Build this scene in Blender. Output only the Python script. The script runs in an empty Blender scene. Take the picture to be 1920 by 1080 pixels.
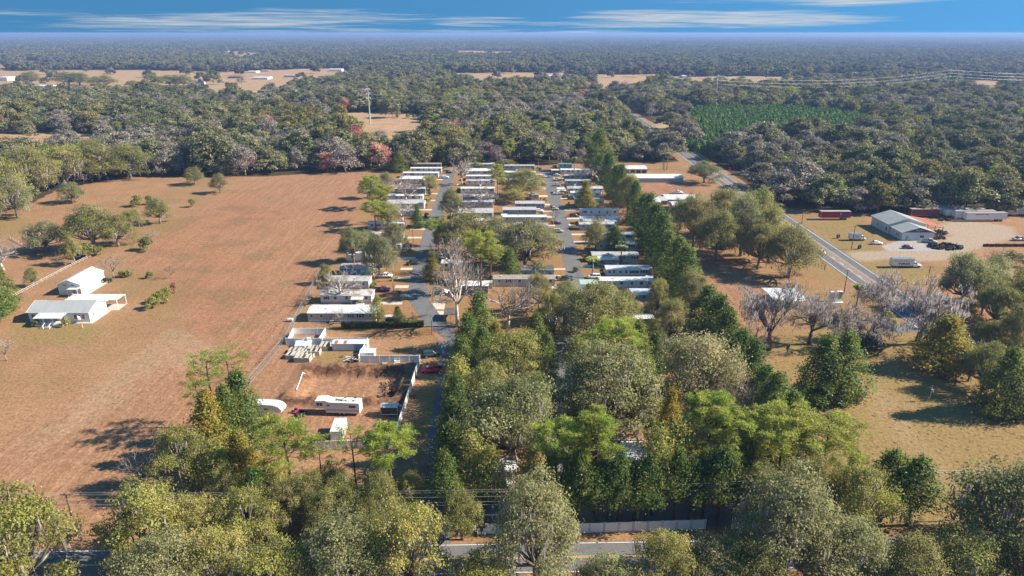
import bpy, math, random
import numpy as np
from mathutils import Vector, Matrix
R = math.radians
scene = bpy.context.scene
C = scene.collection

# ------------------------------------------------------------------ camera, sky, sun, exposure
PITCH = 20.5; CAMH = 80.0; FPX = 1280.0
cam_d = bpy.data.cameras.new('camera'); cam_d.sensor_width = 36; cam_d.lens = 24
cam_d.clip_start = 1; cam_d.clip_end = 200000
cam = bpy.data.objects.new('camera', cam_d); C.objects.link(cam)
cam.location = (0, 0, CAMH); cam.rotation_euler = (R(90 - PITCH), 0, 0)
scene.camera = cam
SUN_EL, SUN_AZ = 35.0, 2.0            # azimuth: degrees from +X towards +Y
sun_d = bpy.data.lights.new('sun', 'SUN'); sun_d.energy = 4.6; sun_d.angle = R(0.5); sun_d.color = (1.0, 0.90, 0.74)
sun = bpy.data.objects.new('sun', sun_d); C.objects.link(sun)
_sd = Vector((math.cos(R(SUN_EL)) * math.cos(R(SUN_AZ)), math.cos(R(SUN_EL)) * math.sin(R(SUN_AZ)), math.sin(R(SUN_EL))))
sun.rotation_euler = _sd.to_track_quat('Z', 'Y').to_euler()
sun.location = (0, 0, 200)
vs = scene.view_settings
vs.view_transform = 'Standard'; vs.look = 'None'; vs.gamma = 1; vs.use_curve_mapping = False; vs.exposure = 1.33
scene.display_settings.display_device = 'sRGB'
cy = scene.cycles
cy.max_bounces = 8; cy.diffuse_bounces = 5; cy.glossy_bounces = 2; cy.transmission_bounces = 5; cy.transparent_max_bounces = 6; cy.volume_bounces = 0
cy.use_denoising = True
try: cy.denoiser = 'OPENIMAGEDENOISE'
except Exception: pass

sp_, cp_ = math.sin(R(PITCH)), math.cos(R(PITCH))
def G(px, py, h=0.0):
    """ground (or height h) point seen at a pixel of the 1920x1080 photograph"""
    a = (px - 960) / FPX; b = (540 - py) / FPX
    t = (h - CAMH) / (b * cp_ - sp_)
    return (a * t, (b * sp_ + cp_) * t)
def HT(Y, py):
    k = (540 - py) / FPX
    return CAMH + Y * (k * cp_ - sp_) / (cp_ + k * sp_)
def MPP(Y, z=0.0):
    return (Y * cp_ - (z - CAMH) * sp_) / FPX

world = bpy.data.worlds.new('World'); scene.world = world; world.use_nodes = True
nt = world.node_tree; N = nt.nodes; L = nt.links; N.clear()
def wn(t, **k):
    n = N.new(t)
    for a, v in k.items(): setattr(n, a, v)
    return n
def wm(op, a, b=None, c=None):
    n = N.new('ShaderNodeMath'); n.operation = op
    for i, v in enumerate((a, b, c)):
        if v is None: continue
        if isinstance(v, (int, float)): n.inputs[i].default_value = v
        else: L.new(v, n.inputs[i])
    return n.outputs[0]
tc = wn('ShaderNodeTexCoord'); sx = wn('ShaderNodeSeparateXYZ'); L.new(tc.outputs['Generated'], sx.inputs[0])
zz = wm('MAXIMUM', sx.outputs[2], 0.0)
zl = wm('MULTIPLY_ADD', zz, 0.8, 1.0)            # clean dry air: blue well down to the horizon, all round
cb = wn('ShaderNodeCombineXYZ'); L.new(sx.outputs[0], cb.inputs[0]); L.new(sx.outputs[1], cb.inputs[1]); L.new(zl, cb.inputs[2])
nm = wn('ShaderNodeVectorMath', operation='NORMALIZE'); L.new(cb.outputs[0], nm.inputs[0])
sky = wn('ShaderNodeTexSky'); sky.sky_type = 'NISHITA'; sky.sun_disc = False
sky.sun_elevation = R(SUN_EL); sky.sun_rotation = R(90 - SUN_AZ); sky.air_density = 1.0; sky.dust_density = 0.1; sky.ozone_density = 2.2; sky.altitude = 300
L.new(nm.outputs[0], sky.inputs[0])
# thin cirrus: streaks stretched along the horizon, by azimuth and elevation
az = wm('ARCTAN2', sx.outputs[0], sx.outputs[1]); el = wm('ARCSINE', sx.outputs[2])
def cnoise(ka, ke, scale, detail, off):
    c = wn('ShaderNodeCombineXYZ'); L.new(wm('MULTIPLY_ADD', az, ka, off), c.inputs[0]); L.new(wm('MULTIPLY', el, ke), c.inputs[1]); c.inputs[2].default_value = off
    n = wn('ShaderNodeTexNoise'); n.inputs['Scale'].default_value = scale; n.inputs['Detail'].default_value = detail; n.inputs['Roughness'].default_value = 0.62; n.inputs['Distortion'].default_value = 0.6
    L.new(c.outputs[0], n.inputs['Vector']); return n.outputs[0]
n1 = cnoise(5.0, 150.0, 1.6, 6, 3.1); n2 = cnoise(16.0, 420.0, 1.0, 5, 7.7)
nn = wm('MULTIPLY_ADD', n1, 1.5, wm('MULTIPLY', n2, 0.6))          # about 1.05 mean
def azel(px, py):
    a = (px - 960) / FPX; b = (540 - py) / FPX
    v = Vector((a, b * sp_ + cp_, b * cp_ - sp_)).normalized()
    return math.atan2(v.x, v.y), math.asin(v.z)
mask = None
for px, py, wpx, hpx, s in ((430, 42, 330, 15, .95), (250, 45, 230, 8, .75), (600, 34, 240, 17, .7), (560, 58, 420, 7, .55), (900, 40, 120, 9, .75), (1240, 31, 210, 13, 1.15),
                            (1420, 36, 280, 15, 1.15), (1180, 45, 260, 8, .8), (1000, 60, 330, 5, .7), (1600, 2, 210, 9, 1.0), (1500, -8, 400, 12, .7), (40, 22, 180, 6, .4)):
    a0, e0 = azel(px, py); a1, _ = azel(px + wpx, py); _, e1 = azel(px, py - hpx * 1.3)
    qa = wm('POWER', wm('ABSOLUTE', wm('MULTIPLY', wm('SUBTRACT', az, a0), 1 / abs(a1 - a0))), 2.0)
    qe = wm('POWER', wm('ABSOLUTE', wm('MULTIPLY', wm('SUBTRACT', el, e0), 1 / abs(e1 - e0))), 2.0)
    m = wm('MULTIPLY', wm('SUBTRACT', 1.0, wm('ADD', qa, qe)), s)
    m = wm('MULTIPLY_ADD', m, 0.75, wm('MULTIPLY', wm('SUBTRACT', nn, 1.05), 1.25))
    m = wm('MULTIPLY', m, wm('MINIMUM', wm('MAXIMUM', wm('SUBTRACT', 1.6, wm('ADD', qa, qe)), 0.0), 1.0))
    mask = m if mask is None else wm('MAXIMUM', mask, m)
n3 = cnoise(2.6, 26.0, 1.2, 6, 12.3)                                # the same cirrus, sparse, higher up and all round
gen = wm('MULTIPLY', wm('SUBTRACT', n3, 0.60), wm('MINIMUM', wm('MULTIPLY', wm('MAXIMUM', wm('SUBTRACT', el, 0.05), 0.0), 14.0), 3.0))
mask = wm('MAXIMUM', mask, gen)
mr = wn('ShaderNodeMapRange'); mr.interpolation_type = 'SMOOTHSTEP'; mr.inputs['From Min'].default_value = 0.02; mr.inputs['From Max'].default_value = 1.15; mr.inputs['To Max'].default_value = 0.88
L.new(mask, mr.inputs[0])
mx = wn('ShaderNodeMix', data_type='RGBA'); L.new(mr.outputs[0], mx.inputs[0]); tm = wn('ShaderNodeMix', data_type='RGBA', blend_type='MULTIPLY'); tm.inputs[0].default_value = 1; L.new(sky.outputs[0], tm.inputs[6]); tm.inputs[7].default_value = (.285, .60, .63, 1); L.new(tm.outputs[2], mx.inputs[6]); mx.inputs[7].default_value = (1.78, 1.88, 1.92, 1)
bg = wn('ShaderNodeBackground'); bg.inputs[1].default_value = 0.145; L.new(mx.outputs[2], bg.inputs[0])
out = wn('ShaderNodeOutputWorld'); L.new(bg.outputs[0], out.inputs[0])

# ------------------------------------------------------------------ helpers
def tag(o, label=None, cat=None, group=None, kind=None):
    for k, v in (('label', label), ('category', cat), ('group', group), ('kind', kind)):
        if v: o[k] = v
    return o
def empty(name, loc, rz=0.0, scale=None, label=None, cat=None, group=None):
    o = bpy.data.objects.new(name, None); C.objects.link(o); o.empty_display_size = 0.3
    o.location = loc; o.rotation_euler = (0, 0, rz)
    if scale: o.scale = scale
    return tag(o, label, cat, group)
def inst(name, me, parent=None, loc=(0, 0, 0), rz=0.0, scale=None):
    o = bpy.data.objects.new(name, me); C.objects.link(o)
    if parent: o.parent = parent
    o.location = loc; o.rotation_euler = (0, 0, rz)
    if scale: o.scale = scale
    return o
def copy_tree(o, parent=None):
    c = o.copy(); C.objects.link(c)
    if parent: c.parent = parent
    for ch in o.children: copy_tree(ch, c)
    return c

class MB:
    """collects faces; build() links them as one mesh"""
    def __init__(s): s.v = []; s.f = []; s.m = []
    def add(s, vs_, fs, mi=0):
        b = len(s.v); s.v += [tuple(v) for v in vs_]; s.f += [tuple(i + b for i in f) for f in fs]; s.m += [mi] * len(fs); return s
    def box(s, x0, x1, y0, y1, z0, z1, mi=0):
        return s.add([(x0, y0, z0), (x1, y0, z0), (x1, y1, z0), (x0, y1, z0), (x0, y0, z1), (x1, y0, z1), (x1, y1, z1), (x0, y1, z1)],
                     [(0, 3, 2, 1), (4, 5, 6, 7), (0, 1, 5, 4), (1, 2, 6, 5), (2, 3, 7, 6), (3, 0, 4, 7)], mi)
    def loft(s, rings, mi=0, cap=True):
        n = len(rings[0]); b = []
        for r in rings: b += list(r)
        fs = [(i * n + j, i * n + (j + 1) % n, (i + 1) * n + (j + 1) % n, (i + 1) * n + j) for i in range(len(rings) - 1) for j in range(n)]
        if cap: fs += [tuple(range(n - 1, -1, -1)), tuple((len(rings) - 1) * n + j for j in range(n))]
        return s.add(b, fs, mi)
    def prism(s, poly, y0, y1, mi=0):            # poly in (x, z), extruded along y
        return s.loft([[(x, y0, z) for x, z in poly], [(x, y1, z) for x, z in poly]], mi)
    def prismx(s, poly, x0, x1, mi=0):           # poly in (y, z), extruded along x
        return s.loft([[(x0, y, z) for y, z in poly], [(x1, y, z) for y, z in poly]], mi)
    def tube(s, pts, rad, sides=6, mi=0):
        rings = []
        for i, p in enumerate(pts):
            p = Vector(p); a = Vector(pts[max(0, i - 1)]); b = Vector(pts[min(len(pts) - 1, i + 1)])
            d = (b - a).normalized() if (b - a).length > 1e-6 else Vector((0, 0, 1))
            u = d.cross(Vector((0, 1, 0)) if abs(d.y) < .9 else Vector((1, 0, 0))).normalized(); w = d.cross(u)
            r = rad[i] if isinstance(rad, (list, tuple)) else rad
            rings.append([p + (u * math.cos(k * 2 * math.pi / sides) + w * math.sin(k * 2 * math.pi / sides)) * r for k in range(sides)])
        return s.loft(rings, mi)
    def cyl(s, c, axis, r, h, n=12, mi=0):
        a = Vector(axis).normalized() * h / 2; c = Vector(c)
        return s.tube([c - a, c + a], r, n, mi)
    def mesh(s, name, mats, smooth=False):
        me = bpy.data.meshes.new(name); me.from_pydata(s.v, [], s.f)
        for m in (mats if isinstance(mats, (list, tuple)) else [mats]): me.materials.append(m)
        me.polygons.foreach_set('material_index', s.m)
        if smooth: me.polygons.foreach_set('use_smooth', [True] * len(s.f))
        me.update(); return me
    def build(s, name, mats, parent=None, smooth=False):
        return inst(name, s.mesh(name, mats, smooth), parent)

def np_mesh(name, V, F, mats, midx=None, attr=None, smooth=False):
    """V (n,3), F (m,k) constant k"""
    me = bpy.data.meshes.new(name); V = np.asarray(V, np.float32); F = np.asarray(F, np.int32); m, k = F.shape
    me.vertices.add(len(V)); me.vertices.foreach_set('co', V.ravel())
    me.loops.add(m * k); me.loops.foreach_set('vertex_index', F.ravel())
    me.polygons.add(m); me.polygons.foreach_set('loop_start', np.arange(0, m * k, k, dtype=np.int32))
    for mt in (mats if isinstance(mats, (list, tuple)) else [mats]): me.materials.append(mt)
    if midx is not None: me.polygons.foreach_set('material_index', np.asarray(midx, np.int32))
    if smooth: me.polygons.foreach_set('use_smooth', np.ones(m, bool))
    me.update(calc_edges=True)
    for an, (typ, data) in (attr or {}).items():
        a = me.attributes.new(an, typ, 'POINT')
        a.data.foreach_set('color' if typ == 'FLOAT_COLOR' else ('vector' if typ == 'FLOAT_VECTOR' else 'value'), np.asarray(data).ravel())
    return me

# ------------------------------------------------------------------ materials
class NT:
    def __init__(s, name):
        s.mat = bpy.data.materials.new(name); s.mat.use_nodes = True; s.t = s.mat.node_tree; s.t.nodes.clear()
        s.o = s.n('ShaderNodeOutputMaterial')
    def n(s, t, **k):
        x = s.t.nodes.new(t)
        for a, v in k.items(): setattr(x, a, v)
        return x
    def l(s, a, b): s.t.links.new(a, b)
    def set(s, sock, v):
        if isinstance(v, (int, float)): sock.default_value = v
        elif isinstance(v, tuple): sock.default_value = v if len(v) == 4 or len(sock.default_value) == 3 else (*v, 1)
        else: s.l(v, sock)
    def math(s, op, a, b=0.0, c=None):
        x = s.n('ShaderNodeMath', operation=op); s.set(x.inputs[0], a); s.set(x.inputs[1], b)
        if c is not None: s.set(x.inputs[2], c)
        return x.outputs[0]
    def noise(s, vec, scale, detail=3, rough=0.55, col=False):
        x = s.n('ShaderNodeTexNoise'); s.set(x.inputs['Scale'], scale); s.set(x.inputs['Detail'], detail); s.set(x.inputs['Roughness'], rough)
        if vec is not None: s.l(vec, x.inputs['Vector'])
        return x.outputs[1 if col else 0]
    def mix(s, f, a, b):
        x = s.n('ShaderNodeMix', data_type='RGBA'); s.set(x.inputs[0], f)
        for i, v in ((6, a), (7, b)): s.set(x.inputs[i], v)
        return x.outputs[2]
    def step(s, v, lo, hi):
        x = s.n('ShaderNodeMapRange', interpolation_type='SMOOTHSTEP'); s.l(v, x.inputs[0]); x.inputs[1].default_value = lo; x.inputs[2].default_value = hi; return x.outputs[0]
    def scale(s, vec, k, rz=0.0):
        x = s.n('ShaderNodeMapping'); x.inputs['Scale'].default_value = k; x.inputs['Rotation'].default_value = (0, 0, rz); s.l(vec, x.inputs[0]); return x.outputs[0]
    def attr(s, name): return s.n('ShaderNodeAttribute', attribute_name=name)
    def objco(s): return s.n('ShaderNodeTexCoord').outputs['Object']
    def pos(s): return s.n('ShaderNodeNewGeometry').outputs['Position']
    def rgb(s, c): x = s.n('ShaderNodeRGB'); x.outputs[0].default_value = (*c, 1); return x.outputs[0]
    def mulv(s, col, f):
        x = s.n('ShaderNodeVectorMath', operation='SCALE'); s.l(col, x.inputs[0]); s.set(x.inputs['Scale'], f); return x.outputs[0]
    def finish(s, col, rough=0.9, metal=0.0, spec=0.3, bump=None, bstr=0.3, bdist=0.05):
        b = s.n('ShaderNodeBsdfPrincipled'); s.set(b.inputs['Base Color'], col); s.set(b.inputs['Roughness'], rough); b.inputs['Metallic'].default_value = metal
        b.inputs['Specular IOR Level'].default_value = spec
        if bump is not None:
            x = s.n('ShaderNodeBump'); x.inputs['Strength'].default_value = bstr; x.inputs['Distance'].default_value = bdist; s.l(bump, x.inputs['Height']); s.l(x.outputs[0], b.inputs['Normal'])
        s.l(b.outputs[0], s.o.inputs[0]); return s.mat

_mc = {}
def plain(name, c, rough=0.7, metal=0.0, var=0.25, scale=0.8, spec=0.3, dirt=None):
    """painted or raw surface with blotchy weathering"""
    if name in _mc: return _mc[name]
    m = NT(name); co = m.pos()
    n = m.noise(co, scale, 5, 0.6); f = m.noise(co, scale * 9, 3)
    k = m.math('MULTIPLY_ADD', n, var, 1 - var * .55); k = m.math('MULTIPLY', k, m.math('MULTIPLY_ADD', f, var * .5, 1 - var * .25))
    col = m.mulv(m.rgb(c), k)
    if dirt: col = m.mix(m.math('MULTIPLY', m.step(m.noise(co, scale * .55, 5, .65), .52, .72), dirt[3]), col, tuple(dirt[:3]))
    _mc[name] = m.finish(col, rough, metal, spec); return _mc[name]
def roofmat(name, c, litter=0.0, rib=0.0):
    """sheet-metal or shingle roof: ribs down the slope, stains, brown leaf litter"""
    if name in _mc: return _mc[name]
    m = NT(name); co = m.pos()
    st = m.noise(m.scale(co, (2.2, .25, .25)), 1.0, 4, .6); n = m.noise(co, .35, 5, .6)
    col = m.mulv(m.rgb(c), m.math('MULTIPLY', m.math('MULTIPLY_ADD', st, .28, .84), m.math('MULTIPLY_ADD', n, .3, .84)))
    if litter: 
        li = m.step(m.math('ADD', m.noise(co, .5, 4, .7), m.math('MULTIPLY', m.noise(co, 5, 2), .35)), .82 - litter * .42, .98 - litter * .30)
        col = m.mix(m.math('MULTIPLY', li, .85), col, m.mix(m.noise(co, 3, 2), (.16, .075, .035), (.26, .13, .07)))
    bump = None
    if rib:
        w = m.n('ShaderNodeTexWave', bands_direction='X'); w.inputs['Scale'].default_value = rib; m.l(co, w.inputs[0]); bump = w.outputs[1]
    _mc[name] = m.finish(col, .55, 0, .4, bump, .6, .04); return _mc[name]
def leafmat(name, dark, light, tint=None, transl=0.55, gain=1.75):
    m = NT(name); t = m.attr('tone').outputs['Fac']; oi = m.n('ShaderNodeObjectInfo').outputs['Random']
    col = m.mix(t, dark, light)
    if tint: col = m.mix(m.math('MINIMUM', m.math('MULTIPLY_ADD', m.step(oi, .35, 1.0), .45, m.math('MULTIPLY', m.step(m.noise(m.objco(), .42, 2), .46, .62), .8)), 1.0), col, m.mix(t, tuple(x * .45 for x in tint), tint))
    h = m.n('ShaderNodeMath', operation='FRACT'); m.l(m.math('MULTIPLY', oi, 7.31), h.inputs[0])
    col = m.mulv(col, m.math('MULTIPLY_ADD', h.outputs[0], .5, gain))
    d = m.n('ShaderNodeBsdfDiffuse'); m.l(col, d.inputs[0]); tr = m.n('ShaderNodeBsdfTranslucent'); m.l(col, tr.inputs[0])
    g = m.n('ShaderNodeBsdfGlossy'); g.inputs[1].default_value = .5; g.inputs[0].default_value = (.8, .85, .8, 1)
    x = m.n('ShaderNodeMixShader'); x.inputs[0].default_value = transl; m.l(d.outputs[0], x.inputs[1]); m.l(tr.outputs[0], x.inputs[2])
    y = m.n('ShaderNodeMixShader'); y.inputs[0].default_value = .015; m.l(x.outputs[0], y.inputs[1]); m.l(g.outputs[0], y.inputs[2])
    m.l(y.outputs[0], m.o.inputs[0]); return m.mat
def barkmat(name, c):
    m = NT(name); co = m.objco(); n = m.noise(m.scale(co, (1, 1, .25)), 6, 4, .65)
    return m.finish(m.mulv(m.rgb(c), m.math('MULTIPLY_ADD', n, .9, .55)), .95, 0, .1)

LEAF = dict(
    oak=leafmat('oak_leaf', (.044, .056, .016), (.200, .205, .058), (.250, .215, .090)),
    oliv=leafmat('olive_leaf', (.066, .074, .018), (.240, .245, .058), (.320, .280, .095)),
    gray=leafmat('grey_leaf', (.062, .070, .030), (.205, .215, .090), (.240, .225, .110)),
    far=leafmat('forest_leaf', (.022, .035, .016), (.190, .202, .080), (.230, .200, .105), .27, 1.3),
    cedar=leafmat('cedar_leaf', (.022, .042, .011), (.108, .155, .032), (.150, .165, .036)),
    gold=leafmat('golden_leaf', (.060, .060, .012), (.235, .215, .038), (.310, .215, .036)),
    pine=leafmat('pine_needle', (.055, .085, .014), (.225, .275, .050), (.270, .265, .060)),
    vfar=leafmat('far_wood_leaf', (.016, .025, .015), (.150, .162, .085), (.185, .160, .110), .25, 1.15), vgray=leafmat('far_grey_leaf', (.03, .034, .026), (.165, .155, .120), (.180, .150, .130), .25, 1.15),
    midoliv=leafmat('mid_olive_leaf', (.034, .044, .016), (.235, .220, .060), (.250, .200, .070), .3, 1.28), midgray=leafmat('mid_grey_leaf', (.050, .054, .036), (.250, .235, .165), (.270, .225, .190), .3, 1.28),
    tan=leafmat('tan_leaf', (.095, .085, .045), (.300, .260, .140), (.250, .240, .105)),
    red=leafmat('red_leaf', (.130, .050, .042), (.400, .150, .125), (.380, .220, .170)),
    twig=leafmat('bare_twig', (.120, .095, .085), (.350, .285, .262), (.300, .265, .225), .1, 1.0),
    mossb=leafmat('pale_moss', (.240, .208, .205), (.520, .455, .455), None, .35, 1.0), moss=leafmat('spanish_moss', (.170, .155, .145), (.360, .325, .305), None, .3, 1.0),
    palm=leafmat('palm_frond', (.045, .060, .018), (.215, .225, .075), None, .25),
)
BARK = barkmat('oak_bark', (.24, .205, .18)); PBARK = barkmat('pine_bark', (.16, .105, .08)); WBARK = barkmat('pale_bark', (.50, .44, .40)); GBARK = barkmat('grey_bark', (.25, .215, .20))

# ------------------------------------------------------------------ tree meshes
def quads(P, Nn, size, rng, aspect=1.0, twist=True, axis=None):
    n = len(P); Nn = Nn / (np.linalg.norm(Nn, axis=1, keepdims=True) + 1e-9)
    r = rng.normal(size=(n, 3)) if axis is None else axis
    u = np.cross(Nn, r); u /= (np.linalg.norm(u, axis=1, keepdims=True) + 1e-9); w = np.cross(Nn, u)
    s = (size * rng.uniform(.6, 1.35, n))[:, None] * .5
    u = u * s * aspect; w = w * s
    V = np.stack([P - u - w * .55, P + u * .2 - w, P + u + w * .55, P - u * .2 + w], 1).reshape(-1, 3)
    return V, np.arange(4 * n).reshape(n, 4)
def unit(rng, n, up=-.5):
    v = rng.normal(size=(n * 4, 3)); v /= np.linalg.norm(v, axis=1, keepdims=True); v = v[v[:, 2] > up][:n]
    return v
class Leaves:
    def __init__(s): s.V = []; s.F = []; s.T = []; s.n = 0
    def put(s, V, F, tone):
        s.V.append(V); s.F.append(F + s.n); s.T.append(np.repeat(tone, 4)); s.n += len(V)
    def mesh(s, name, mat):
        return np_mesh(name, np.concatenate(s.V), np.concatenate(s.F), mat, attr={'tone': ('FLOAT', np.clip(np.concatenate(s.T), 0, 1).astype(np.float32))})
    def joined(s, name, mat, tb, tmat):
        V = np.concatenate(s.V); F = np.concatenate(s.F); T = np.concatenate(s.T)
        if tb is not None:
            q = [f for f in tb.f if len(f) == 4]; F2 = np.array(q) + len(V); V = np.concatenate([V, np.array(tb.v)]); mi = np.r_[np.zeros(len(F)), np.ones(len(q))]; F = np.concatenate([F, F2]); T = np.r_[T, np.full(len(tb.v), .5)]
        else: mi = np.zeros(len(F))
        return np_mesh(name, V, F, [mat, tmat], mi, {'tone': ('FLOAT', np.clip(T, 0, 1).astype(np.float32))})

def oak_lobes(rng, W, H, nl, low=.40, lsz=.155):
    L_ = []
    for k in range(nl):
        a = k * 2.399 + rng.uniform(-.5, .5); q = math.sqrt((k + .6) / nl); r = W * .40 * q * rng.uniform(.72, 1.14)
        z = H * (.85 - .60 * q ** 2.3 * rng.uniform(.6, 1.1) + rng.uniform(-.12, .07)); lr = W * lsz * rng.uniform(.65, 1.35)
        L_.append((np.array([math.cos(a) * r, math.sin(a) * r, max(z, H * low)]), lr))
    return L_
def oak_mesh(seed, mat, W=16., H=13., nl=30, ns=22, nq=28, q=.21, sr=.50, up=-.4, low=.22, tvar=.34, flat=.8, lsz=.125):
    rng = np.random.default_rng(seed); lv = Leaves(); lobes = oak_lobes(rng, W, H, nl, low, lsz)
    for c, lr in lobes:
        lt = rng.uniform(-.5, .5) * tvar
        d = unit(rng, ns, up); keep = rng.uniform(.62, 1.12, len(d)); S = c + d * (lr * keep)[:, None] * np.array([1, 1, flat])
        st = rng.uniform(-.5, .5, len(d)) * tvar * 1.3
        n = len(d) * nq; P = np.repeat(S, nq, 0) + rng.normal(size=(n, 3)) * np.array([sr, sr, sr * .6]); D = np.repeat(d, nq, 0)
        Nn = D * .9 + np.array([0, 0, .45]) + rng.normal(size=(n, 3)) * .55
        V, F = quads(P, Nn, q, rng, 1.15); lv.put(V, F, .5 + lt + np.repeat(st, nq) + rng.normal(size=n) * .11)
    return lv, lobes
def oak_trunk(rng, H, lobes, r=.45, fork=.24, every=1, sides=6):
    b = MB(); f = Vector((rng.uniform(-.3, .3), rng.uniform(-.3, .3), H * fork))
    b.tube([(0, 0, -.3), (f.x * .3, f.y * .3, H * fork * .5), f], [r * 1.25, r, r * .9], sides + 2)
    for c, lr in lobes[::every]:
        c = Vector(c); m = f.lerp(c, .5) + Vector((rng.uniform(-.4, .4), rng.uniform(-.4, .4), -.08 * (c - f).length)); b.tube([f, m, c, c + (c - m) * .35], [r * .55, r * .34, r * .2, r * .06], sides)
    return b
def moss_mesh(rng, lobes, mat, n=14, ln=1.6):
    lv = Leaves()
    for c, lr in lobes:
        k = rng.integers(n // 2, n + 1); a = rng.uniform(0, 6.283, k); rr = lr * rng.uniform(.5, 1.08, k)
        P = c + np.stack([np.cos(a) * rr, np.sin(a) * rr, -lr * rng.uniform(-.15, .6, k)], 1)
        P = np.repeat(P, 4, 0) + rng.normal(size=(k * 4, 3)) * .25; m = len(P)
        l = ln * rng.uniform(.4, 1.3, m); Nn = np.stack([rng.normal(size=m), rng.normal(size=m), np.zeros(m)], 1)
        V, F = quads(P - np.stack([l * 0, l * 0, l * .4], 1), Nn, l, rng, .22, axis=np.tile(np.array([[0, 0, 1.]]), (m, 1)) * 1.0)
        lv.put(V, F, rng.uniform(.2, 1, m))
    return lv.mesh('moss', mat)
def cedar_leaves(seed, W=6.5, H=12., base=.06, n=430, nq=21, q=.215, sr=.40, pw=.75, wob=.38):
    rng = np.random.default_rng(seed); lv = Leaves(); ph = rng.uniform(0, 6.28, 6)
    t = rng.uniform(0, 1, n) ** 1.25; a = rng.uniform(0, 6.283, n)
    wobv = 1 + wob * np.sin(3 * a + ph[0] + 5 * t) * .6 + wob * np.sin(7 * a + ph[1] - 11 * t) * .5
    prof = np.minimum(1.0, ((1 - t) ** pw) * 1.12) * np.minimum(1, .62 + t * 2.4)
    r = W / 2 * prof * wobv * rng.uniform(.72, 1.06, n); z = H * (base + (1 - base) * t)
    S = np.stack([np.cos(a) * r, np.sin(a) * r, z], 1); D = np.stack([np.cos(a), np.sin(a), np.full(n, .55)], 1); st = rng.uniform(-.28, .28, n)
    P = np.repeat(S, nq, 0) + rng.normal(size=(n * nq, 3)) * np.array([sr, sr, sr * .9]); Nn = np.repeat(D, nq, 0) + rng.normal(size=(n * nq, 3)) * .55
    V, F = quads(P, Nn, q, rng, 1.2); lv.put(V, F, .48 + np.repeat(st, nq) + rng.normal(size=n * nq) * .15)
    return lv
def pine_tree_mesh(seed, W=8., H=18., base=.52, nb=34, nt=7, nq=56, q=.36, flat=.6):
    rng = np.random.default_rng(seed); lv = Leaves(); b = MB(); lean = rng.uniform(-.5, .5, 2)
    ax = lambda t: Vector((lean[0] * t * t, lean[1] * t * t, H * t))
    b.tube([ax(t) - Vector((0, 0, .3 if t == 0 else 0)) for t in (0, .3, .6, .85, .97)], [.24, .2, .16, .1, .04], 7)
    for k in range(nb):
        t = base + (.97 - base) * ((k + rng.uniform(0, 1)) / nb); a = k * 2.4 + rng.uniform(-.5, .5); u = (t - base) / (1 - base)
        ln = W / 2 * (flat + (1 - flat) * math.sin(math.pi * min(1, .25 + u * .6))) * (1 - .55 * u ** 3) * rng.uniform(.65, 1.12)
        p0 = ax(t); d = Vector((math.cos(a), math.sin(a), .12 + .35 * u)); p1 = p0 + d * ln * .55; p2 = p0 + d * ln + Vector((0, 0, ln * .22)); b.tube([p0, p1, p2], [.06, .04, .015], 4)
        for j in range(nt):
            c = np.array(p1.lerp(p2, rng.uniform(.2, 1.08))) + rng.normal(size=3) * np.array([.42, .42, .2]); st = rng.uniform(-.25, .25)
            v = unit(rng, nq, -.45); n = len(v); P = c + v * np.array([.72, .72, .5]) * rng.uniform(.3, 1, n)[:, None]
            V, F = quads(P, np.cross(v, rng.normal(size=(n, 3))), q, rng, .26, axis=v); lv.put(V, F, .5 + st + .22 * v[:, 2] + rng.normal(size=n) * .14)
    return lv, b
def bare_mesh(seed, W=12., H=12., fork=.2, depth=5, r0=.32, up=.55, sides=(6, 5, 4, 3, 3, 3), nchild=(5, 4, 4, 3, 4)):
    rng = random.Random(seed); big = MB(); fine = MB(); tips = []
    def grow(p, d, ln, r, k):
        q1 = p + d * ln * .5 + Vector((rng.uniform(-1, 1), rng.uniform(-1, 1), rng.uniform(-.5, .8))) * ln * .07; q = q1 + (d + Vector((0, 0, .06))).normalized() * ln * .5
        (big if k < 3 else fine).tube([p, q1, q], [r, r * .8, r * .6], sides[min(k, 5)])
        if k >= depth: tips.append(q); return
        m = nchild[min(k, 4)]
        for j in range(m):
            a = rng.uniform(0, 6.283) if k else j * 6.283 / m + rng.uniform(-.5, .5)
            sp = rng.uniform(.35, .85) if k else rng.uniform(.45, .95)
            u = d.cross(Vector((.3, .8, .2))).normalized(); w = d.cross(u)
            nd = (d + (u * math.cos(a) + w * math.sin(a)) * sp * 1.25 + Vector((0, 0, .12 * up))).normalized()
            s = q if (j == 0 or k == 0) else p.lerp(q, rng.uniform(.35, 1))
            grow(s, nd, ln * rng.uniform(.58, .82) * (1.35 if k == 0 else 1), r * (.6 if k else .5), k + 1)
    grow(Vector((0, 0, -.2)), Vector((rng.uniform(-.08, .08), rng.uniform(-.08, .08), 1)).normalized(), H * fork + .2, r0, 0)
    V = np.array(big.v + fine.v); zx = V[:, 2].max(); wx = np.percentile(np.abs(V[:, :2]), 97) * 2; sc = np.array([W / wx, W / wx, H / zx])
    for b in (big, fine): b.v = [tuple(np.array(v) * sc) for v in b.v]
    return big, fine, np.array(tips) * sc
def tone_attr(me, rng):
    a = me.attributes.new('tone', 'FLOAT', 'POINT'); a.data.foreach_set('value', rng.uniform(.1, .9, len(me.vertices)).astype(np.float32)); return me

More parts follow.
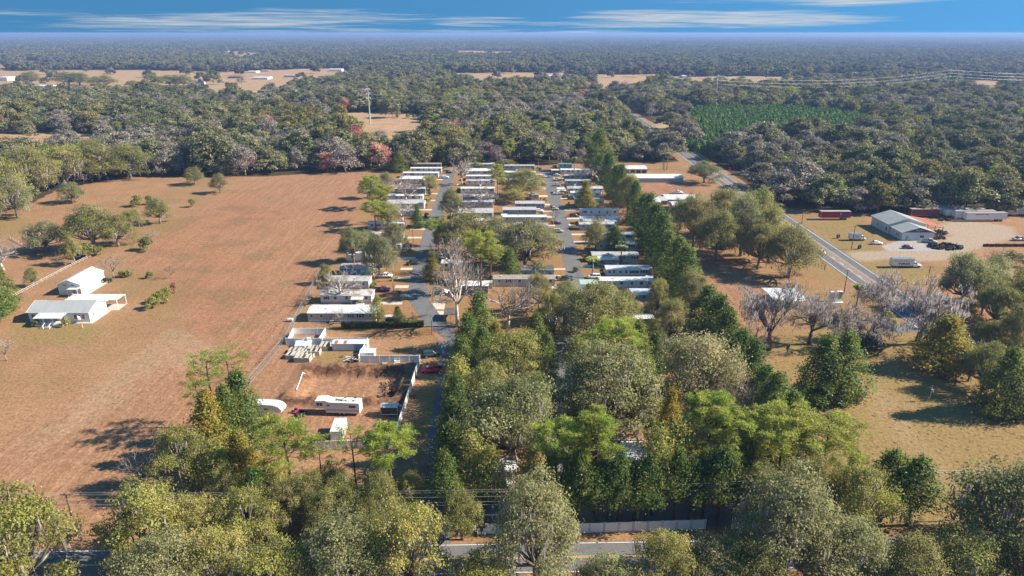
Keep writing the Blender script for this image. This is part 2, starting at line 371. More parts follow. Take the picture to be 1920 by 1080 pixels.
PROTO = {}           # kind -> list of (W, H, [(part name, mesh), ...])
def protos():
    for kind, mat, n, kw in (('oak', 'oak', 4, {}), ('oliv', 'oliv', 4, dict(nl=27, ns=17, nq=32, sr=.48, tvar=.5, lsz=.108)), ('gray', 'gray', 3, dict(nl=30, ns=24, sr=.5, tvar=.38)), ('tan', 'tan', 2, dict(nl=22, ns=22, nq=22, q=.22, sr=.75, tvar=.5))):
        for k in range(n):
            seed = 100 + k + 17 * len(kind) + ord(kind[0]); rng = np.random.default_rng(seed)
            lv, lobes = oak_mesh(seed, LEAF[mat], **kw); parts = [('crown', lv.mesh('crown', LEAF[mat])), ('trunk', oak_trunk(rng, 13., lobes).mesh('trunk', BARK, True))]
            if kind in ('oak', 'gray', 'oliv'): parts.append(('moss', moss_mesh(rng, lobes, LEAF['moss'], {'gray': 7, 'oliv': 6}.get(kind, 3), 1.1)))
            PROTO.setdefault(kind, []).append((16., 13., parts))
    for kind, mat, kw in (('cedar', 'cedar', {}), ('gold', 'gold', dict(W=6, pw=.9)), ('cedarup', 'cedar', dict(base=.42, W=6, n=260)), ('olivup', 'oliv', dict(base=.34, W=6, n=230, sr=.55))):
        for k in range(3):
            lv = cedar_leaves(300 + k + len(kind) * 7, **kw); b = MB().tube([(0, 0, -.3), (.1, 0, 4), (0, 0, 11)], [.26, .18, .05], 6)
            rng = random.Random(k + len(kind))
            for j in range(9):
                a = rng.uniform(0, 6.28); z = 12 * (kw.get('base', .1) + .08 * j); rr = 2.6 - .22 * j
                b.tube([(0, 0, z - .6), (math.cos(a) * rr, math.sin(a) * rr, z + .5)], [.07, .02], 4)
            PROTO.setdefault(kind, []).append((kw.get('W', 6.5), 12., [('crown', lv.mesh('crown', LEAF[mat])), ('trunk', b.mesh('trunk', PBARK, True))]))
    for k in range(4):
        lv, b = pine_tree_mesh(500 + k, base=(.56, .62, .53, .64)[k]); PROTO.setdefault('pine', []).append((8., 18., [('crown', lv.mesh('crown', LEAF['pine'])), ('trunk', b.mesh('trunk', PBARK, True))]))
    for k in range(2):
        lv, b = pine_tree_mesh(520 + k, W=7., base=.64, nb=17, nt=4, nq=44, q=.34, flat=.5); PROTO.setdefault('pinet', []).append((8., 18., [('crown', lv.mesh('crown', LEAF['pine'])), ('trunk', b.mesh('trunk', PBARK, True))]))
    DBARK = barkmat('dark_bark', (.13, .11, .105))
    for kind, bm_, n, kw in (('bare', WBARK, 3, dict(fork=.22)), ('barem', DBARK, 3, dict(fork=.16, r0=.30, W=13)), ('twig', GBARK, 2, dict(W=5, H=6, r0=.1, fork=.16, nchild=(5, 3, 3, 3, 3)))):
        for k in range(n):
            big, fine, tips = bare_mesh(700 + k * 3 + len(kind), **kw); rng = np.random.default_rng(k)
            parts = [('trunk', big.mesh('trunk', bm_, True)), ('crown', tone_attr(fine.mesh('crown', LEAF['twig']), rng))]
            if kind == 'barem':
                sel = tips[rng.permutation(len(tips))[:230]]; parts.append(('moss', moss_mesh(rng, [(t, .6) for t in sel], LEAF['mossb'], 4, .58)))
            PROTO.setdefault(kind, []).append((kw.get('W', 12.), kw.get('H', 12.), parts))
    # cabbage palms
    for k in range(2):
        rng = np.random.default_rng(40 + k); b = MB().tube([(0, 0, -.2), (.1, .05, 4), (.15, .1, 8.6)], [.24, .19, .2], 8); lv = Leaves()
        for j in range(46):
            a = j * 2.4 + rng.uniform(-.2, .2); e = 1.25 - 2.1 * (j / 46); ln = rng.uniform(1.6, 2.1); c = np.array([.15, .1, 8.7])
            for s in range(6):
                u = (s + .5) / 6; ee = e - 1.0 * u * u; p = c + np.array([math.cos(a) * math.cos(ee), math.sin(a) * math.cos(ee), math.sin(e) * (1 - .5 * u) - .45 * u * u]) * ln * u
                n = 5; ax_ = np.tile(np.array([[math.cos(a), math.sin(a), math.sin(ee)]]), (n, 1)) + rng.normal(size=(n, 3)) * .55
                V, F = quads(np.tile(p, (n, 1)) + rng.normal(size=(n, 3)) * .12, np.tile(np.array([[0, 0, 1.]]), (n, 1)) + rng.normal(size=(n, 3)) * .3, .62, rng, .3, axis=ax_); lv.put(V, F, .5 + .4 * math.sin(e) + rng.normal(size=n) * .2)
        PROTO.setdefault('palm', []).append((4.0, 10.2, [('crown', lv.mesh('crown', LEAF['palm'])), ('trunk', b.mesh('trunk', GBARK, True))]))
    for kind, mat in (('shrub', 'oak'), ('shrubo', 'oliv'), ('shrubr', 'red'), ('dark', 'cedar')):
        for k in range(2):
            lv, lobes = oak_mesh(900 + k + len(kind), LEAF[mat], 3., 2.4, nl=9, ns=16, nq=13, q=.2, sr=.2, up=-.8, low=.25); rng = np.random.default_rng(k)
            PROTO.setdefault(kind, []).append((3., 2.4, [('crown', lv.mesh('crown', LEAF[mat])), ('trunk', oak_trunk(rng, 2.4, lobes, .06, .1, 2, 4).mesh('trunk', BARK))]))
protos()
KNAME = dict(oak=('live_oak', 'oak tree'), oliv=('live_oak', 'oak tree'), gray=('live_oak', 'oak tree'), tan=('broadleaf_tree', 'tree'), cedar=('cedar_tree', 'cedar tree'), gold=('cedar_tree', 'cedar tree'),
             cedarup=('cedar_tree', 'cedar tree'), olivup=('broadleaf_tree', 'tree'), pine=('pine_tree', 'pine tree'), pinet=('pine_tree', 'pine tree'), bare=('bare_tree', 'bare tree'), barem=('bare_tree', 'bare tree'), twig=('bare_tree', 'bare tree'),
             palm=('palm_tree', 'palm tree'), shrub=('shrub', 'shrub'), shrubo=('shrub', 'shrub'), shrubr=('shrub', 'shrub'), dark=('shrub', 'shrub'))
_pc = {}
def plant(kind, x, y, w, h, label, group=None, var=None, rz=None):
    k = _pc.get(kind, 0); _pc[kind] = k + 1
    W, H, parts = PROTO[kind][(k if var is None else var) % len(PROTO[kind])]
    nm_, cat = KNAME[kind]; r = random.Random(k * 7 + len(kind))
    e = empty(nm_, (x, y, 0), r.uniform(0, 6.28) if rz is None else rz, (w / W, w / W, h / H), label, cat, group)
    for pn, me in parts:
        o = inst(pn, me, e)
        if pn == 'moss': o['kind'] = 'stuff'
    return e
def tree(kind, bx, by, ty, wpx, label, group=None, var=None):
    x, y = G(bx, by); h = HT(y, ty); w = wpx * MPP(y, h * .6) * dict(bare=1.32, barem=1.0, twig=1.25, oak=1.10, gray=1.10, tan=1.08, pine=1.08).get(kind, 1.0)
    return plant(kind, x, y, w, h, label, group, var)

# ------------------------------------------------------------------ ground: one sheet to the horizon, soil and turf by place
def WP(*px): return np.array([G(a, b) for a, b in px])
def inside(poly, X, Y):
    r = np.zeros(X.shape, bool); n = len(poly)
    for i in range(n):
        x0, y0 = poly[i]; x1, y1 = poly[(i + 1) % n]
        if y0 == y1: continue
        c = ((y0 > Y) != (y1 > Y)) & (X < (x1 - x0) * (Y - y0) / (y1 - y0) + x0); r ^= c
    return r
OPEN_NEAR = WP((-900, 470), (-120, 440), (0, 398), (60, 380), (112, 354), (225, 333), (490, 331), (600, 325), (740, 320), (860, 313), (1040, 308), (1130, 306), (1290, 303), (1330, 306), (1400, 347), (1480, 391), (1540, 399), (1920, 403), (2900, 440), (3600, 1500), (-2000, 1500))
PASTURES = [WP((-500, 138), (0, 133), (200, 130), (420, 134), (640, 127), (656, 134), (648, 152), (560, 174), (480, 190), (330, 186), (250, 180), (100, 182), (0, 184), (-500, 205)),
            WP((405, 97), (502, 94), (503, 106), (430, 116)), WP((-200, 98), (12, 101), (18, 136), (-200, 134)),
            WP((590, 214), (650, 211), (790, 213), (812, 224), (796, 268), (745, 288), (690, 274), (640, 242)),
            WP((745, 137), (1070, 136), (1064, 158), (900, 168), (880, 161)),
            WP((1120, 140), (1260, 139), (1232, 158), (1195, 178), (1122, 172)),
            WP((1225, 143), (1500, 143), (1480, 166), (1290, 170)),
            WP((840, 95), (1010, 96.5), (1002, 108), (850, 107)), WP((-60, 250), (182, 252), (188, 297), (-60, 300)),
            WP((1510, 137), (1625, 138), (1622, 156), (1500, 156)), WP((1805, 150), (1870, 151), (1852, 182), (1796, 180)), WP((1880, 146), (1925, 146), (1908, 184), (1866, 182)),
            WP((1215, 110.5), (1260, 110), (1256, 118), (1208, 118)), WP((90, 94), (170, 95), (170, 103), (92, 102)), WP((190, 96), (215, 96.5), (214, 104), (188, 103)), WP((1225, 222), (1290, 218), (1288, 238), (1228, 240)), WP((1700, 118), (1790, 118), (1786, 127), (1700, 127)), WP((60, 112), (86, 113), (84, 124), (58, 123)), WP((640, 88), (760, 87.5), (755, 92), (640, 92)), WP((1330, 118), (1400, 117), (1396, 126), (1330, 127)), WP((300, 70.5), (520, 70), (510, 72), (310, 72.2))]
PLANT = WP((1290, 210), (1480, 206), (1640, 224), (1610, 262), (1430, 268), (1314, 296))
RX0, RX1 = 117.4, 128.2                                      # the highway runs straight away from the camera
def road_y(x): return 88.6 + x * .023                       # centre of the near road
def clear(X, Y, rag=True):
    c = inside(OPEN_NEAR, X, Y) | ((X > RX0 - 6) & (X < RX1 + 5) & (Y < 2400))
    k = np.clip(Y / 900, .6, 3) * .8; xj = X + 8 * k * np.sin(Y / 17 / k + 2 * np.sin(X / 23 / k)); yj = Y + 8 * k * np.sin(X / 19 / k + 2 * np.sin(Y / 31 / k))
    for p in PASTURES: c |= inside(p, xj, yj) if rag else inside(p, X, Y)
    return c
def axis_lines(segs, lo, hi, grow=1.075):
    a = []
    for s, e, st in segs: a += list(np.arange(s, e, st))
    a.append(segs[-1][1]); st = 2.
    while a[-1] < hi: st *= grow; a.append(a[-1] + st)
    st = 2.
    while a[0] > lo: st *= grow; a.insert(0, a[0] - st)
    return np.array(a)
gx = axis_lines([(-260, -70, 2), (-70, -16, 1), (-16, 300, 2)], -42000, 42000); gy = axis_lines([(66, 120, 2), (120, 186, 1), (186, 480, 2)], -300, 42000)
GX, GY = np.meshgrid(gx, gy)
def poly_mask(*polys):
    m = np.zeros(GX.shape, bool)
    for p in polys: m |= inside(p, GX, GY)
    return m.astype(np.float32)
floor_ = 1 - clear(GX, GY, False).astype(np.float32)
past = poly_mask(*PASTURES)
field = poly_mask(WP((705, 324), (600, 328), (490, 333), (400, 374), (330, 425), (262, 470), (236, 490), (345, 540), (345, 600), (150, 740), (-500, 1130), (150, 1000), (310, 950), (415, 800), (440, 742), (492, 690), (590, 528), (640, 452), (685, 380), (715, 335)),
                  WP((480, 640), (640, 690), (790, 690), (762, 830), (450, 845)), WP((1290, 480), (1380, 500), (1470, 560), (1420, 650), (1350, 600)), WP((1170, 345), (1300, 343), (1330, 362), (1180, 366)))
litter = poly_mask(WP((735, 322), (1050, 312), (1120, 314), (1240, 560), (1330, 690), (1480, 840), (1330, 990), (880, 1003), (850, 720), (800, 640), (600, 606), (620, 520), (690, 400)),
                   WP((-400, 1075), (560, 1040), (1000, 1024), (2400, 1000), (2400, 1016), (1000, 1042), (-400, 1066)))
gravel = poly_mask(WP((1745, 428), (1795, 413), (1900, 424), (1905, 444), (1830, 468), (1775, 488), (1600, 487), (1579, 473), (1660, 470), (1668, 455), (1740, 462), (1790, 440)), WP((1608, 486), (1640, 482), (1640, 490), (1612, 492)))
green = poly_mask(WP((1500, 418), (1620, 405), (1660, 450), (1650, 472), (1580, 470)), WP((1600, 490), (1700, 488), (1760, 520), (1700, 560), (1650, 530)), WP((1380, 370), (1470, 420), (1560, 500), (1590, 560), (1560, 545), (1450, 440)),
                  WP((1420, 640), (1600, 600), (1960, 700), (1960, 800), (1700, 830), (1500, 760)), WP((1600, 790), (1720, 770), (1760, 850), (1650, 880)), WP((1500, 770), (1700, 800), (1960, 790), (1960, 1012), (1560, 1008)),
                  WP((-300, 400), (70, 405), (40, 440), (-300, 460)), WP((30, 600), (230, 610), (160, 650), (20, 640)), WP((540, 665), (640, 662), (630, 690), (530, 690)), WP((1760, 640), (1920, 640), (1920, 700), (1800, 690)),
                  WP((600, 712), (700, 708), (720, 722), (610, 726)), WP((560, 734), (640, 734), (640, 742), (560, 742)), WP((530, 662), (640, 660), (650, 690), (500, 700)), WP((680, 790), (740, 785), (735, 800), (640, 805)), WP((800, 700), (845, 690), (850, 800), (780, 860), (760, 800)))
pale = poly_mask(WP((395, 700), (425, 660), (330, 610), (200, 700), (20, 850), (60, 860), (230, 750), (300, 680)), WP((1600, 715), (1660, 735), (1790, 905), (1760, 915), (1620, 745)), WP((230, 565), (270, 560), (272, 580), (225, 590)))
def blur(a, k):
    for _ in range(k):
        p = np.pad(a, 1, mode='edge'); a = (p[1:-1, 1:-1] * 2 + p[:-2, 1:-1] + p[2:, 1:-1] + p[1:-1, :-2] + p[1:-1, 2:]) / 6
    return a
Z = np.zeros(GX.shape, np.float32)
# the dug basin in the fenced yard: cut bank behind, spoil bank in front
bx0, by0 = G(545, 748); bx1, by1 = G(762, 690)
rs = np.random.default_rng(5)
dxb = np.maximum(bx0 - GX, GX - bx1); dyb = np.maximum(by0 - GY, GY - by1); sdb = np.maximum(dxb, dyb) + .5 * np.sin(GX * 1.1) * np.sin(GY * .9) + .35 * np.sin(GX * 2.3 + 1)
tpr = np.clip((-sdb) / 2.4, 0, 1); Z -= 1.7 * tpr * tpr * (3 - 2 * tpr)
berm = np.exp(-((sdb - 1.4) / 1.3) ** 2) * np.where(GY < by0 + 2, 1.3, .45); near = (GX > bx0 - 6) & (GX < bx1 + 5) & (GY > by0 - 6) & (GY < by1 + 6); Z += np.where(near, berm, 0)
Z += np.where(near & (sdb < 3), .12 * rs.normal(size=GX.shape), 0)
spoil = np.where(near, np.maximum(np.exp(-((sdb + .3) / 1.5) ** 2) * np.where(GY > by1 - 5, 1.2, .35), np.exp(-((sdb - 2.2) / 1.2) ** 2) * np.where(GY < by0 + 1, 1.1, .2)), 0).astype(np.float32)
ny, nx = GX.shape; idx = np.arange(nx * ny).reshape(ny, nx)
F = np.stack([idx[:-1, :-1], idx[:-1, 1:], idx[1:, 1:], idx[1:, :-1]], -1).reshape(-1, 4)
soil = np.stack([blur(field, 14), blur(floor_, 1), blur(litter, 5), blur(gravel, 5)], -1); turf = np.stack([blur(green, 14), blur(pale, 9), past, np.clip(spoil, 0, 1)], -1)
m = NT('ground'); P = m.pos()
n_lo = m.noise(P, .012, 4, .6); n_md = m.noise(P, .07, 5, .62); n_hi = m.noise(P, .55, 4, .65); n_sp = m.noise(P, 1.7, 2, .5)
streak = m.noise(m.scale(P, (.75, .035, 1)), 1.0, 4, .7); streak2 = m.noise(m.scale(P, (.22, .012, 1)), 1.0, 3, .6)
so = m.n('ShaderNodeSeparateColor'); a1 = m.attr('soil'); m.l(a1.outputs['Color'], so.inputs[0]); tu = m.n('ShaderNodeSeparateColor'); a2 = m.attr('turf'); m.l(a2.outputs['Color'], tu.inputs[0])
def soft(v, w=.5, e=.14): return m.step(m.math('ADD', v, m.math('MULTIPLY', m.math('SUBTRACT', m.math('MULTIPLY_ADD', n_hi, .45, m.math('MULTIPLY', n_md, .55)), .5), w * 2)), .5 - e, .5 + e)
grass = m.mix(m.step(n_md, .35, .68), (.455, .255, .142), (.380, .218, .112)); grass = m.mix(m.math('MULTIPLY', m.step(m.math('MULTIPLY_ADD', n_hi, .5, m.math('MULTIPLY', n_lo, .6)), .52, .66), .55), grass, (.200, .165, .055))
gg = m.mix(m.step(n_hi, .3, .7), (.385, .262, .110), (.270, .205, .075)); col = m.mix(m.math('MULTIPLY', soft(tu.outputs[0], 1.1, .35), .85), grass, gg)
fs = m.math('MULTIPLY_ADD', m.step(streak, .40, .62), .34, m.math('MULTIPLY_ADD', streak2, .4, m.math('MULTIPLY', n_hi, .28)))
fcol = m.mix(m.step(fs, .30, .78), (.375, .200, .112), (.470, .260, .155)); fcol = m.mix(m.math('MULTIPLY', m.step(n_lo, .45, .62), .5), fcol, (.440, .200, .110))
fcol = m.mix(m.math('MULTIPLY', m.step(m.math('MULTIPLY_ADD', n_md, .7, m.math('MULTIPLY', n_lo, .5)), .60, .74), .5), fcol, (.230, .160, .082))
fcol = m.mix(m.math('MULTIPLY', m.step(m.math('MULTIPLY_ADD', n_sp, .8, m.math('MULTIPLY', n_md, .35)), .74, .82), .55), fcol, (.50, .34, .215))
col = m.mix(soft(so.outputs[0], .8, .4), col, fcol)
lcol = m.mix(m.step(n_hi, .32, .66), (.450, .250, .115), (.320, .180, .085)); lcol = m.mix(m.math('MULTIPLY', m.step(n_md, .5, .64), .5), lcol, (.300, .215, .080)); col = m.mix(m.math('MULTIPLY', soft(so.outputs[2], .8, .25), .9), col, lcol)
col = m.mix(m.math('MULTIPLY', soft(tu.outputs[1], 1.0, .4), .5), col, (.46, .325, .195))
col = m.mix(m.math('MULTIPLY', soft(a1.outputs['Alpha'], .8, .3), .8), col, m.mix(m.step(n_hi, .3, .7), (.56, .46, .36), (.42, .335, .25)))
col = m.mix(tu.outputs[2], col, m.mix(m.step(n_md, .3, .7), (.58, .375, .23), (.45, .30, .165)))
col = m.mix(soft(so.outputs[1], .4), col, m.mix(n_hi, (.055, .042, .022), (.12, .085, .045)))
col = m.mix(m.math('MINIMUM', m.math('MULTIPLY', a2.outputs['Alpha'], m.math('MULTIPLY_ADD', m.step(n_hi, .36, .6), 1.1, .25)), 1.0), col, (.150, .075, .045))
n_fn = m.noise(P, 1.3, 3, .7); col = m.mulv(col, m.math('MULTIPLY', m.math('MULTIPLY_ADD', n_hi, .45, .42), m.math('MULTIPLY_ADD', m.step(n_fn, .3, .7), .42, .79)))
gm = m.finish(col, .95, 0, .08, m.math('MULTIPLY_ADD', n_hi, .6, n_sp), .45, .25)
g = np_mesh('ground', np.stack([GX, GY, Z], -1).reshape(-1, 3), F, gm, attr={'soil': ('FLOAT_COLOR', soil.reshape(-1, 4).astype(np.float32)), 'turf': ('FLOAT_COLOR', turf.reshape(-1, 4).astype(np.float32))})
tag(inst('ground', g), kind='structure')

# ------------------------------------------------------------------ roads, drives and markings
def asphalt(name, c, crack=.5):
    m = NT(name); P = m.pos(); n = m.noise(P, .25, 5, .6); h = m.noise(P, 4, 3); l = m.noise(m.scale(P, (.6, .05, 1)), 1, 3)
    col = m.mulv(m.rgb(c), m.math('MULTIPLY', m.math('MULTIPLY_ADD', n, .5, .75), m.math('MULTIPLY', m.math('MULTIPLY_ADD', h, .4, .8), m.math('MULTIPLY_ADD', l, .35, .82))))
    v = m.n('ShaderNodeTexVoronoi', feature='DISTANCE_TO_EDGE'); v.inputs['Scale'].default_value = .16; m.l(P, v.inputs[0])
    w = m.math('LESS_THAN', v.outputs[0], .006); return m.finish(m.mix(m.math('MULTIPLY', w, crack), col, (.03, .03, .03)), .9, 0, .2)
AS = asphalt('street_asphalt', (.135, .132, .135)); HW = asphalt('highway_asphalt', (.115, .118, .130)); HWM = asphalt('median_asphalt', (.185, .180, .178))
CONC = plain('concrete', (.48, .43, .37), .9, var=.4); WHITEL = plain('white_line', (.72, .72, .70), .8, var=.4, scale=2); ORANGEL = plain('orange_line', (.62, .27, .085), .8, var=.4, scale=2); YELL = plain('yellow_line', (.58, .38, .07), .8, var=.4, scale=2)
def strip(name, pts, w, z, mat, parent=None, kind='structure', step=4.0, jit=0.0, seed=1):
    rng = random.Random(seed); P = [Vector(p) for p in pts]; Q = []
    for a, b in zip(P[:-1], P[1:]):
        n = max(1, int((b - a).length / step)); Q += [a.lerp(b, i / n) for i in range(n)]
    Q.append(P[-1]); V = []
    for i, p in enumerate(Q):
        d = (Q[min(i + 1, len(Q) - 1)] - Q[max(i - 1, 0)]).normalized(); nrm = Vector((-d.y, d.x)); ww = w[0] + (w[1] - w[0]) * i / (len(Q) - 1) if isinstance(w, tuple) else w
        V += [(*(p + nrm * (ww / 2 + rng.uniform(-jit, jit))), z), (*(p - nrm * (ww / 2 + rng.uniform(-jit, jit))), z)]
    b = MB().add(V, [(2 * i + 1, 2 * i + 3, 2 * i + 2, 2 * i) for i in range(len(Q) - 1)])
    o = b.build(name, mat, parent); 
    if not parent: tag(o, kind=kind)
    return o
hw = strip('highway', [(122.8, 60), (122.8, 3200)], 12.4, .02, HW, step=60)
strip('turn_lane', [(122.9, 60), (122.9, 420)], 3.1, .026, HWM, hw, step=60)
for x, mt in ((RX0, WHITEL), (RX1, WHITEL), (121.2, ORANGEL), (121.45, ORANGEL), (124.35, ORANGEL), (124.6, ORANGEL)): strip('road_line', [(x, 60), (x, 900)], .20 if mt is WHITEL else .17, .034, mt, hw, step=80)
for k in range(8): strip('lane_dash', [(121.9, 196 + k * 7.), (121.9, 199 + k * 7.)], .15, .034, WHITEL, hw, step=10)
rd = strip('main_road', [(-400, road_y(-400)), (400, road_y(400))], 7.0, .02, AS, step=12)
for o_ in (-.13, .13): strip('road_line', [(-400, road_y(-400) + o_), (400, road_y(400) + o_)], .12, .03, YELL, rd, step=40)
for o_ in (-3.2, 3.2): strip('road_line', [(-400, road_y(-400) + o_), (400, road_y(400) + o_)], .12, .03, WHITEL, rd, step=40)
WST = [G(*p) for p in ((846, 317), (836, 350), (820, 400), (803, 452), (790, 500), (783, 540), (788, 566), (806, 592), (828, 618), (842, 640), (846, 680), (840, 740), (833, 800), (826, 880), (815, 960), (806, 1040))]
strip('street', WST, 6.2, .024, AS, jit=.12, step=3)
EST = [G(*p) for p in ((1024, 318), (1034, 355), (1048, 400), (1061, 450), (1074, 500), (1086, 548), (1080, 590), (1064, 630), (1056, 680), (1048, 740), (1050, 800), (1070, 900), (1110, 955), (1180, 966), (1320, 966), (1400, 962))]
strip('street', EST, 6.0, .028, AS, jit=.12, step=3)
strip('side_road', [G(1660, 618), G(1720, 614)], 5.5, .016, AS, jit=.2)
strip('cross_street', [G(846, 317), G(1024, 318)], 5.0, .016, AS)
# parking apron and driveways
def slab(name, px, mat, z=.012):
    w = WP(*px); return tag(MB().add([(a, b, z) for a, b in w], [tuple(range(len(w)))][::1]).build(name, mat), kind='structure')
slab('parking_apron', ((1652, 462), (1700, 447), (1752, 456), (1768, 471), (1664, 471)), asphalt('apron_asphalt', (.30, .275, .26)), .03)
slab('sidewalk', ((1692, 449), (1694, 446.5), (1734, 452.5), (1730, 455.5)), CONC, .04)
DRIVES = [(747, 790, 519, 523), (752, 792, 502, 506), (742, 786, 535, 540), (752, 790, 551, 556), (745, 796, 482, 486), (760, 800, 463, 466), (765, 803, 444, 447), (770, 806, 428, 431), (775, 815, 410, 413), (790, 825, 392, 394.5), (805, 835, 375, 377), (800, 832, 362, 364), (815, 840, 348, 350), (820, 842, 336, 337.5),
          (1032, 1066, 503, 506), (1028, 1068, 516, 520), (1032, 1072, 523, 526), (1036, 1075, 536, 541), (1022, 1056, 433, 436), (1020, 1050, 421, 424), (1018, 1046, 405, 408), (1010, 1042, 394, 397), (1006, 1040, 382, 385), (1005, 1036, 366, 369), (1002, 1032, 352, 354.5), (1000, 1028, 338, 340), (998, 1026, 326, 328),
          (1085, 1122, 529, 534), (1082, 1110, 497, 501), (1075, 1104, 452, 455), (1070, 1100, 438, 441), (1066, 1092, 420, 423), (1060, 1090, 408, 411), (1055, 1088, 392, 395), (1050, 1080, 370, 373), (1046, 1070, 356, 358), (1042, 1064, 346, 348), (1038, 1058, 333, 335),
          (780, 835, 568, 580), (800, 842, 583, 590), (850, 880, 452, 456), (848, 872, 432, 435), (850, 868, 404, 406), (855, 872, 378, 380), (858, 874, 362, 364), (858, 876, 345, 347), (1010, 1062, 590, 607), (1085, 1120, 588, 598), (700, 755, 566, 571), (690, 745, 590, 596)]
for a, b, c, d in DRIVES: slab('driveway', ((a - 2, d), (b - 2, d), (b, c), (a, c)), CONC, .014)
slab('patio', ((1088, 533), (1124, 533), (1116, 524), (1086, 524)), plain('teal_concrete', (.32, .42, .38), .9, var=.3), .03)
slab('kerb_strip', ((800, 617), (806, 613), (838, 640), (830, 643)), plain('rust_mulch', (.30, .14, .07), .95, var=.4), .03)

# ------------------------------------------------------------------ woods
rngF = np.random.default_rng(77)
def jgrid(y0, y1, sp, wide=.80, pad=70):
    ys = np.arange(y0, y1, sp * .9); X = []; Y = []
    for k, y in enumerate(ys):
        hw_ = wide * y + pad; x = np.arange(-hw_, hw_, sp) + (k % 2) * sp / 2; X.append(x); Y.append(np.full(len(x), y))
    X = np.concatenate(X); Y = np.concatenate(Y); return X + rngF.uniform(-.42, .42, len(X)) * sp, Y + rngF.uniform(-.42, .42, len(Y)) * sp
def fractal(X, Y, s):
    return (np.sin(X / s + 1.3 * np.sin(Y / s * .7)) + np.sin(Y / s * 1.1 + 1.7 * np.sin(X / s * .6 + 2)) + .6 * np.sin((X + Y) / s * 2.3 + 1)) / 2.6
# mid-distance trees, one mesh each (crown, trunk) or as parts for the nearest
MID = []
def mid(kind, mat, seed, W, H, **kw):
    rng = np.random.default_rng(seed); lv, lobes = oak_mesh(seed, LEAF[mat], W, H, **kw); tb = oak_trunk(rng, H, lobes, .4, .2, 2, 4)
    MID.append((kind, W, H, lv.mesh('crown', LEAF[mat]), tb.mesh('trunk', BARK, True), lv.joined('forest_tree', LEAF[mat], tb, BARK)))
for k in range(5): mid('oak', 'far', 1000 + k, 20, 15, nl=19, ns=26, nq=14, q=.62, sr=.6, up=-.5, low=.2, tvar=.5, lsz=.155)
for k in range(2): mid('oliv', 'midoliv', 1020 + k, 15, 15, nl=18, ns=20, nq=12, q=.6, sr=.65, up=-.6, low=.22, tvar=.45, lsz=.14)
for k in range(2): mid('gray', 'midgray', 1030 + k, 19, 15, nl=22, ns=20, nq=12, q=.6, sr=.75, up=-.5, low=.24, tvar=.5, lsz=.13)
for k in range(2): mid('bare', 'twig', 1040 + k, 14, 14, nl=15, ns=17, nq=12, q=.42, sr=1.0, up=-.6, low=.28, tvar=.6)
mid('red', 'red', 1050, 12, 13, nl=12, ns=15, nq=10, q=.5, sr=.8, up=-.6, low=.3, tvar=.5)
for k in range(2):
    lv, b = pine_tree_mesh(1060 + k, W=9, H=18, nb=26, nt=5, nq=16, q=.8); MID.append(('pine', 8., 18., lv.mesh('crown', LEAF['pine']), b.mesh('trunk', PBARK, True), lv.joined('forest_tree', LEAF['pine'], b, PBARK)))
MK = [t[0] for t in MID]; byk = {k: [i for i, t in enumerate(MID) if t[0] == k] for k in set(MK)}
X1, Y1 = jgrid(225, 1180, 13.8)
ok = (~clear(X1, Y1) | ((rngF.uniform(size=len(X1)) < .02) & ~inside(OPEN_NEAR, X1, Y1))) & ~inside(PLANT, X1, Y1) & ~((X1 > RX0 - 9) & (X1 < RX1 + 8)); X1, Y1 = X1[ok], Y1[ok]
f1 = fractal(X1, Y1, 60) + rngF.normal(size=len(X1)) * .35; f2 = fractal(X1 + 500, Y1 - 200, 85) + rngF.normal(size=len(X1)) * .4; u = rngF.uniform(size=len(X1))
kind1 = np.full(len(X1), 'oak', dtype=object); kind1[(f1 > .45)] = 'gray'; kind1[(f1 < -.42)] = 'oliv'
cen = (np.abs(X1 + 20) < 170) & (Y1 > 395)                      # the bare and red maples stand mostly behind the park
kind1[(f2 > .70) & (u < np.where(cen, .55, .25))] = 'bare'; kind1[(f2 > .2) & cen & (u < .14)] = 'bare'; kind1[(u > np.where(cen, .93, .97)) & (cen | (X1 < -120))] = 'red'; kind1[(u < .03)] = 'pine'
i1 = np.array([byk[k][int(v * len(byk[k])) % len(byk[k])] for k, v in zip(kind1, rngF.uniform(size=len(X1)))])
s1 = .58 + .95 * rngF.uniform(size=len(X1)) ** 1.6; h1 = (.42 + .56 * s1) * rngF.uniform(.8, 1.2, len(X1)); r1 = rngF.uniform(0, 6.283, len(X1))
h1[kind1 == 'pine'] *= .85
order = np.argsort(Y1); vis = np.abs(X1) < Y1 * .76 + 10
quota = dict(oak=235, bare=45, red=16, pine=14); quota_used = {}
single = np.zeros(len(X1), bool)
for i in order:
    if not vis[i] or Y1[i] > 760: continue
    k = 'oak' if kind1[i] in ('oak', 'oliv', 'gray') else kind1[i]
    if quota_used.get(k, 0) < quota[k]: single[i] = True; quota_used[k] = quota_used.get(k, 0) + 1
NM = dict(oak='live_oak', oliv='live_oak', gray='live_oak', bare='bare_tree', red='maple_tree', pine='pine_tree'); CT = dict(oak='oak tree', oliv='oak tree', gray='oak tree', bare='bare tree', red='maple tree', pine='pine tree')
LK = dict(oak='dense dark green oak', oliv='olive green oak', gray='grey green mossy oak', bare='greyish pink leafless tree', red='red leaved maple', pine='tall bright green pine')
for i in np.nonzero(single)[0]:
    k = kind1[i]; W, H, mc, mt = MID[i1[i]][1:5]; x, y = X1[i], Y1[i]
    where = 'in the wood left of the mobile home park' if x < -75 else ('in the wood right of the highway' if x > 118 else 'in the wood behind the mobile home park')
    e = empty(NM[k], (x, y, 0), r1[i], (s1[i], s1[i], h1[i]), LK[k] + ' standing ' + where, CT[k], LK[k] + 's ' + where); inst('crown', mc, e); inst('trunk', mt, e)

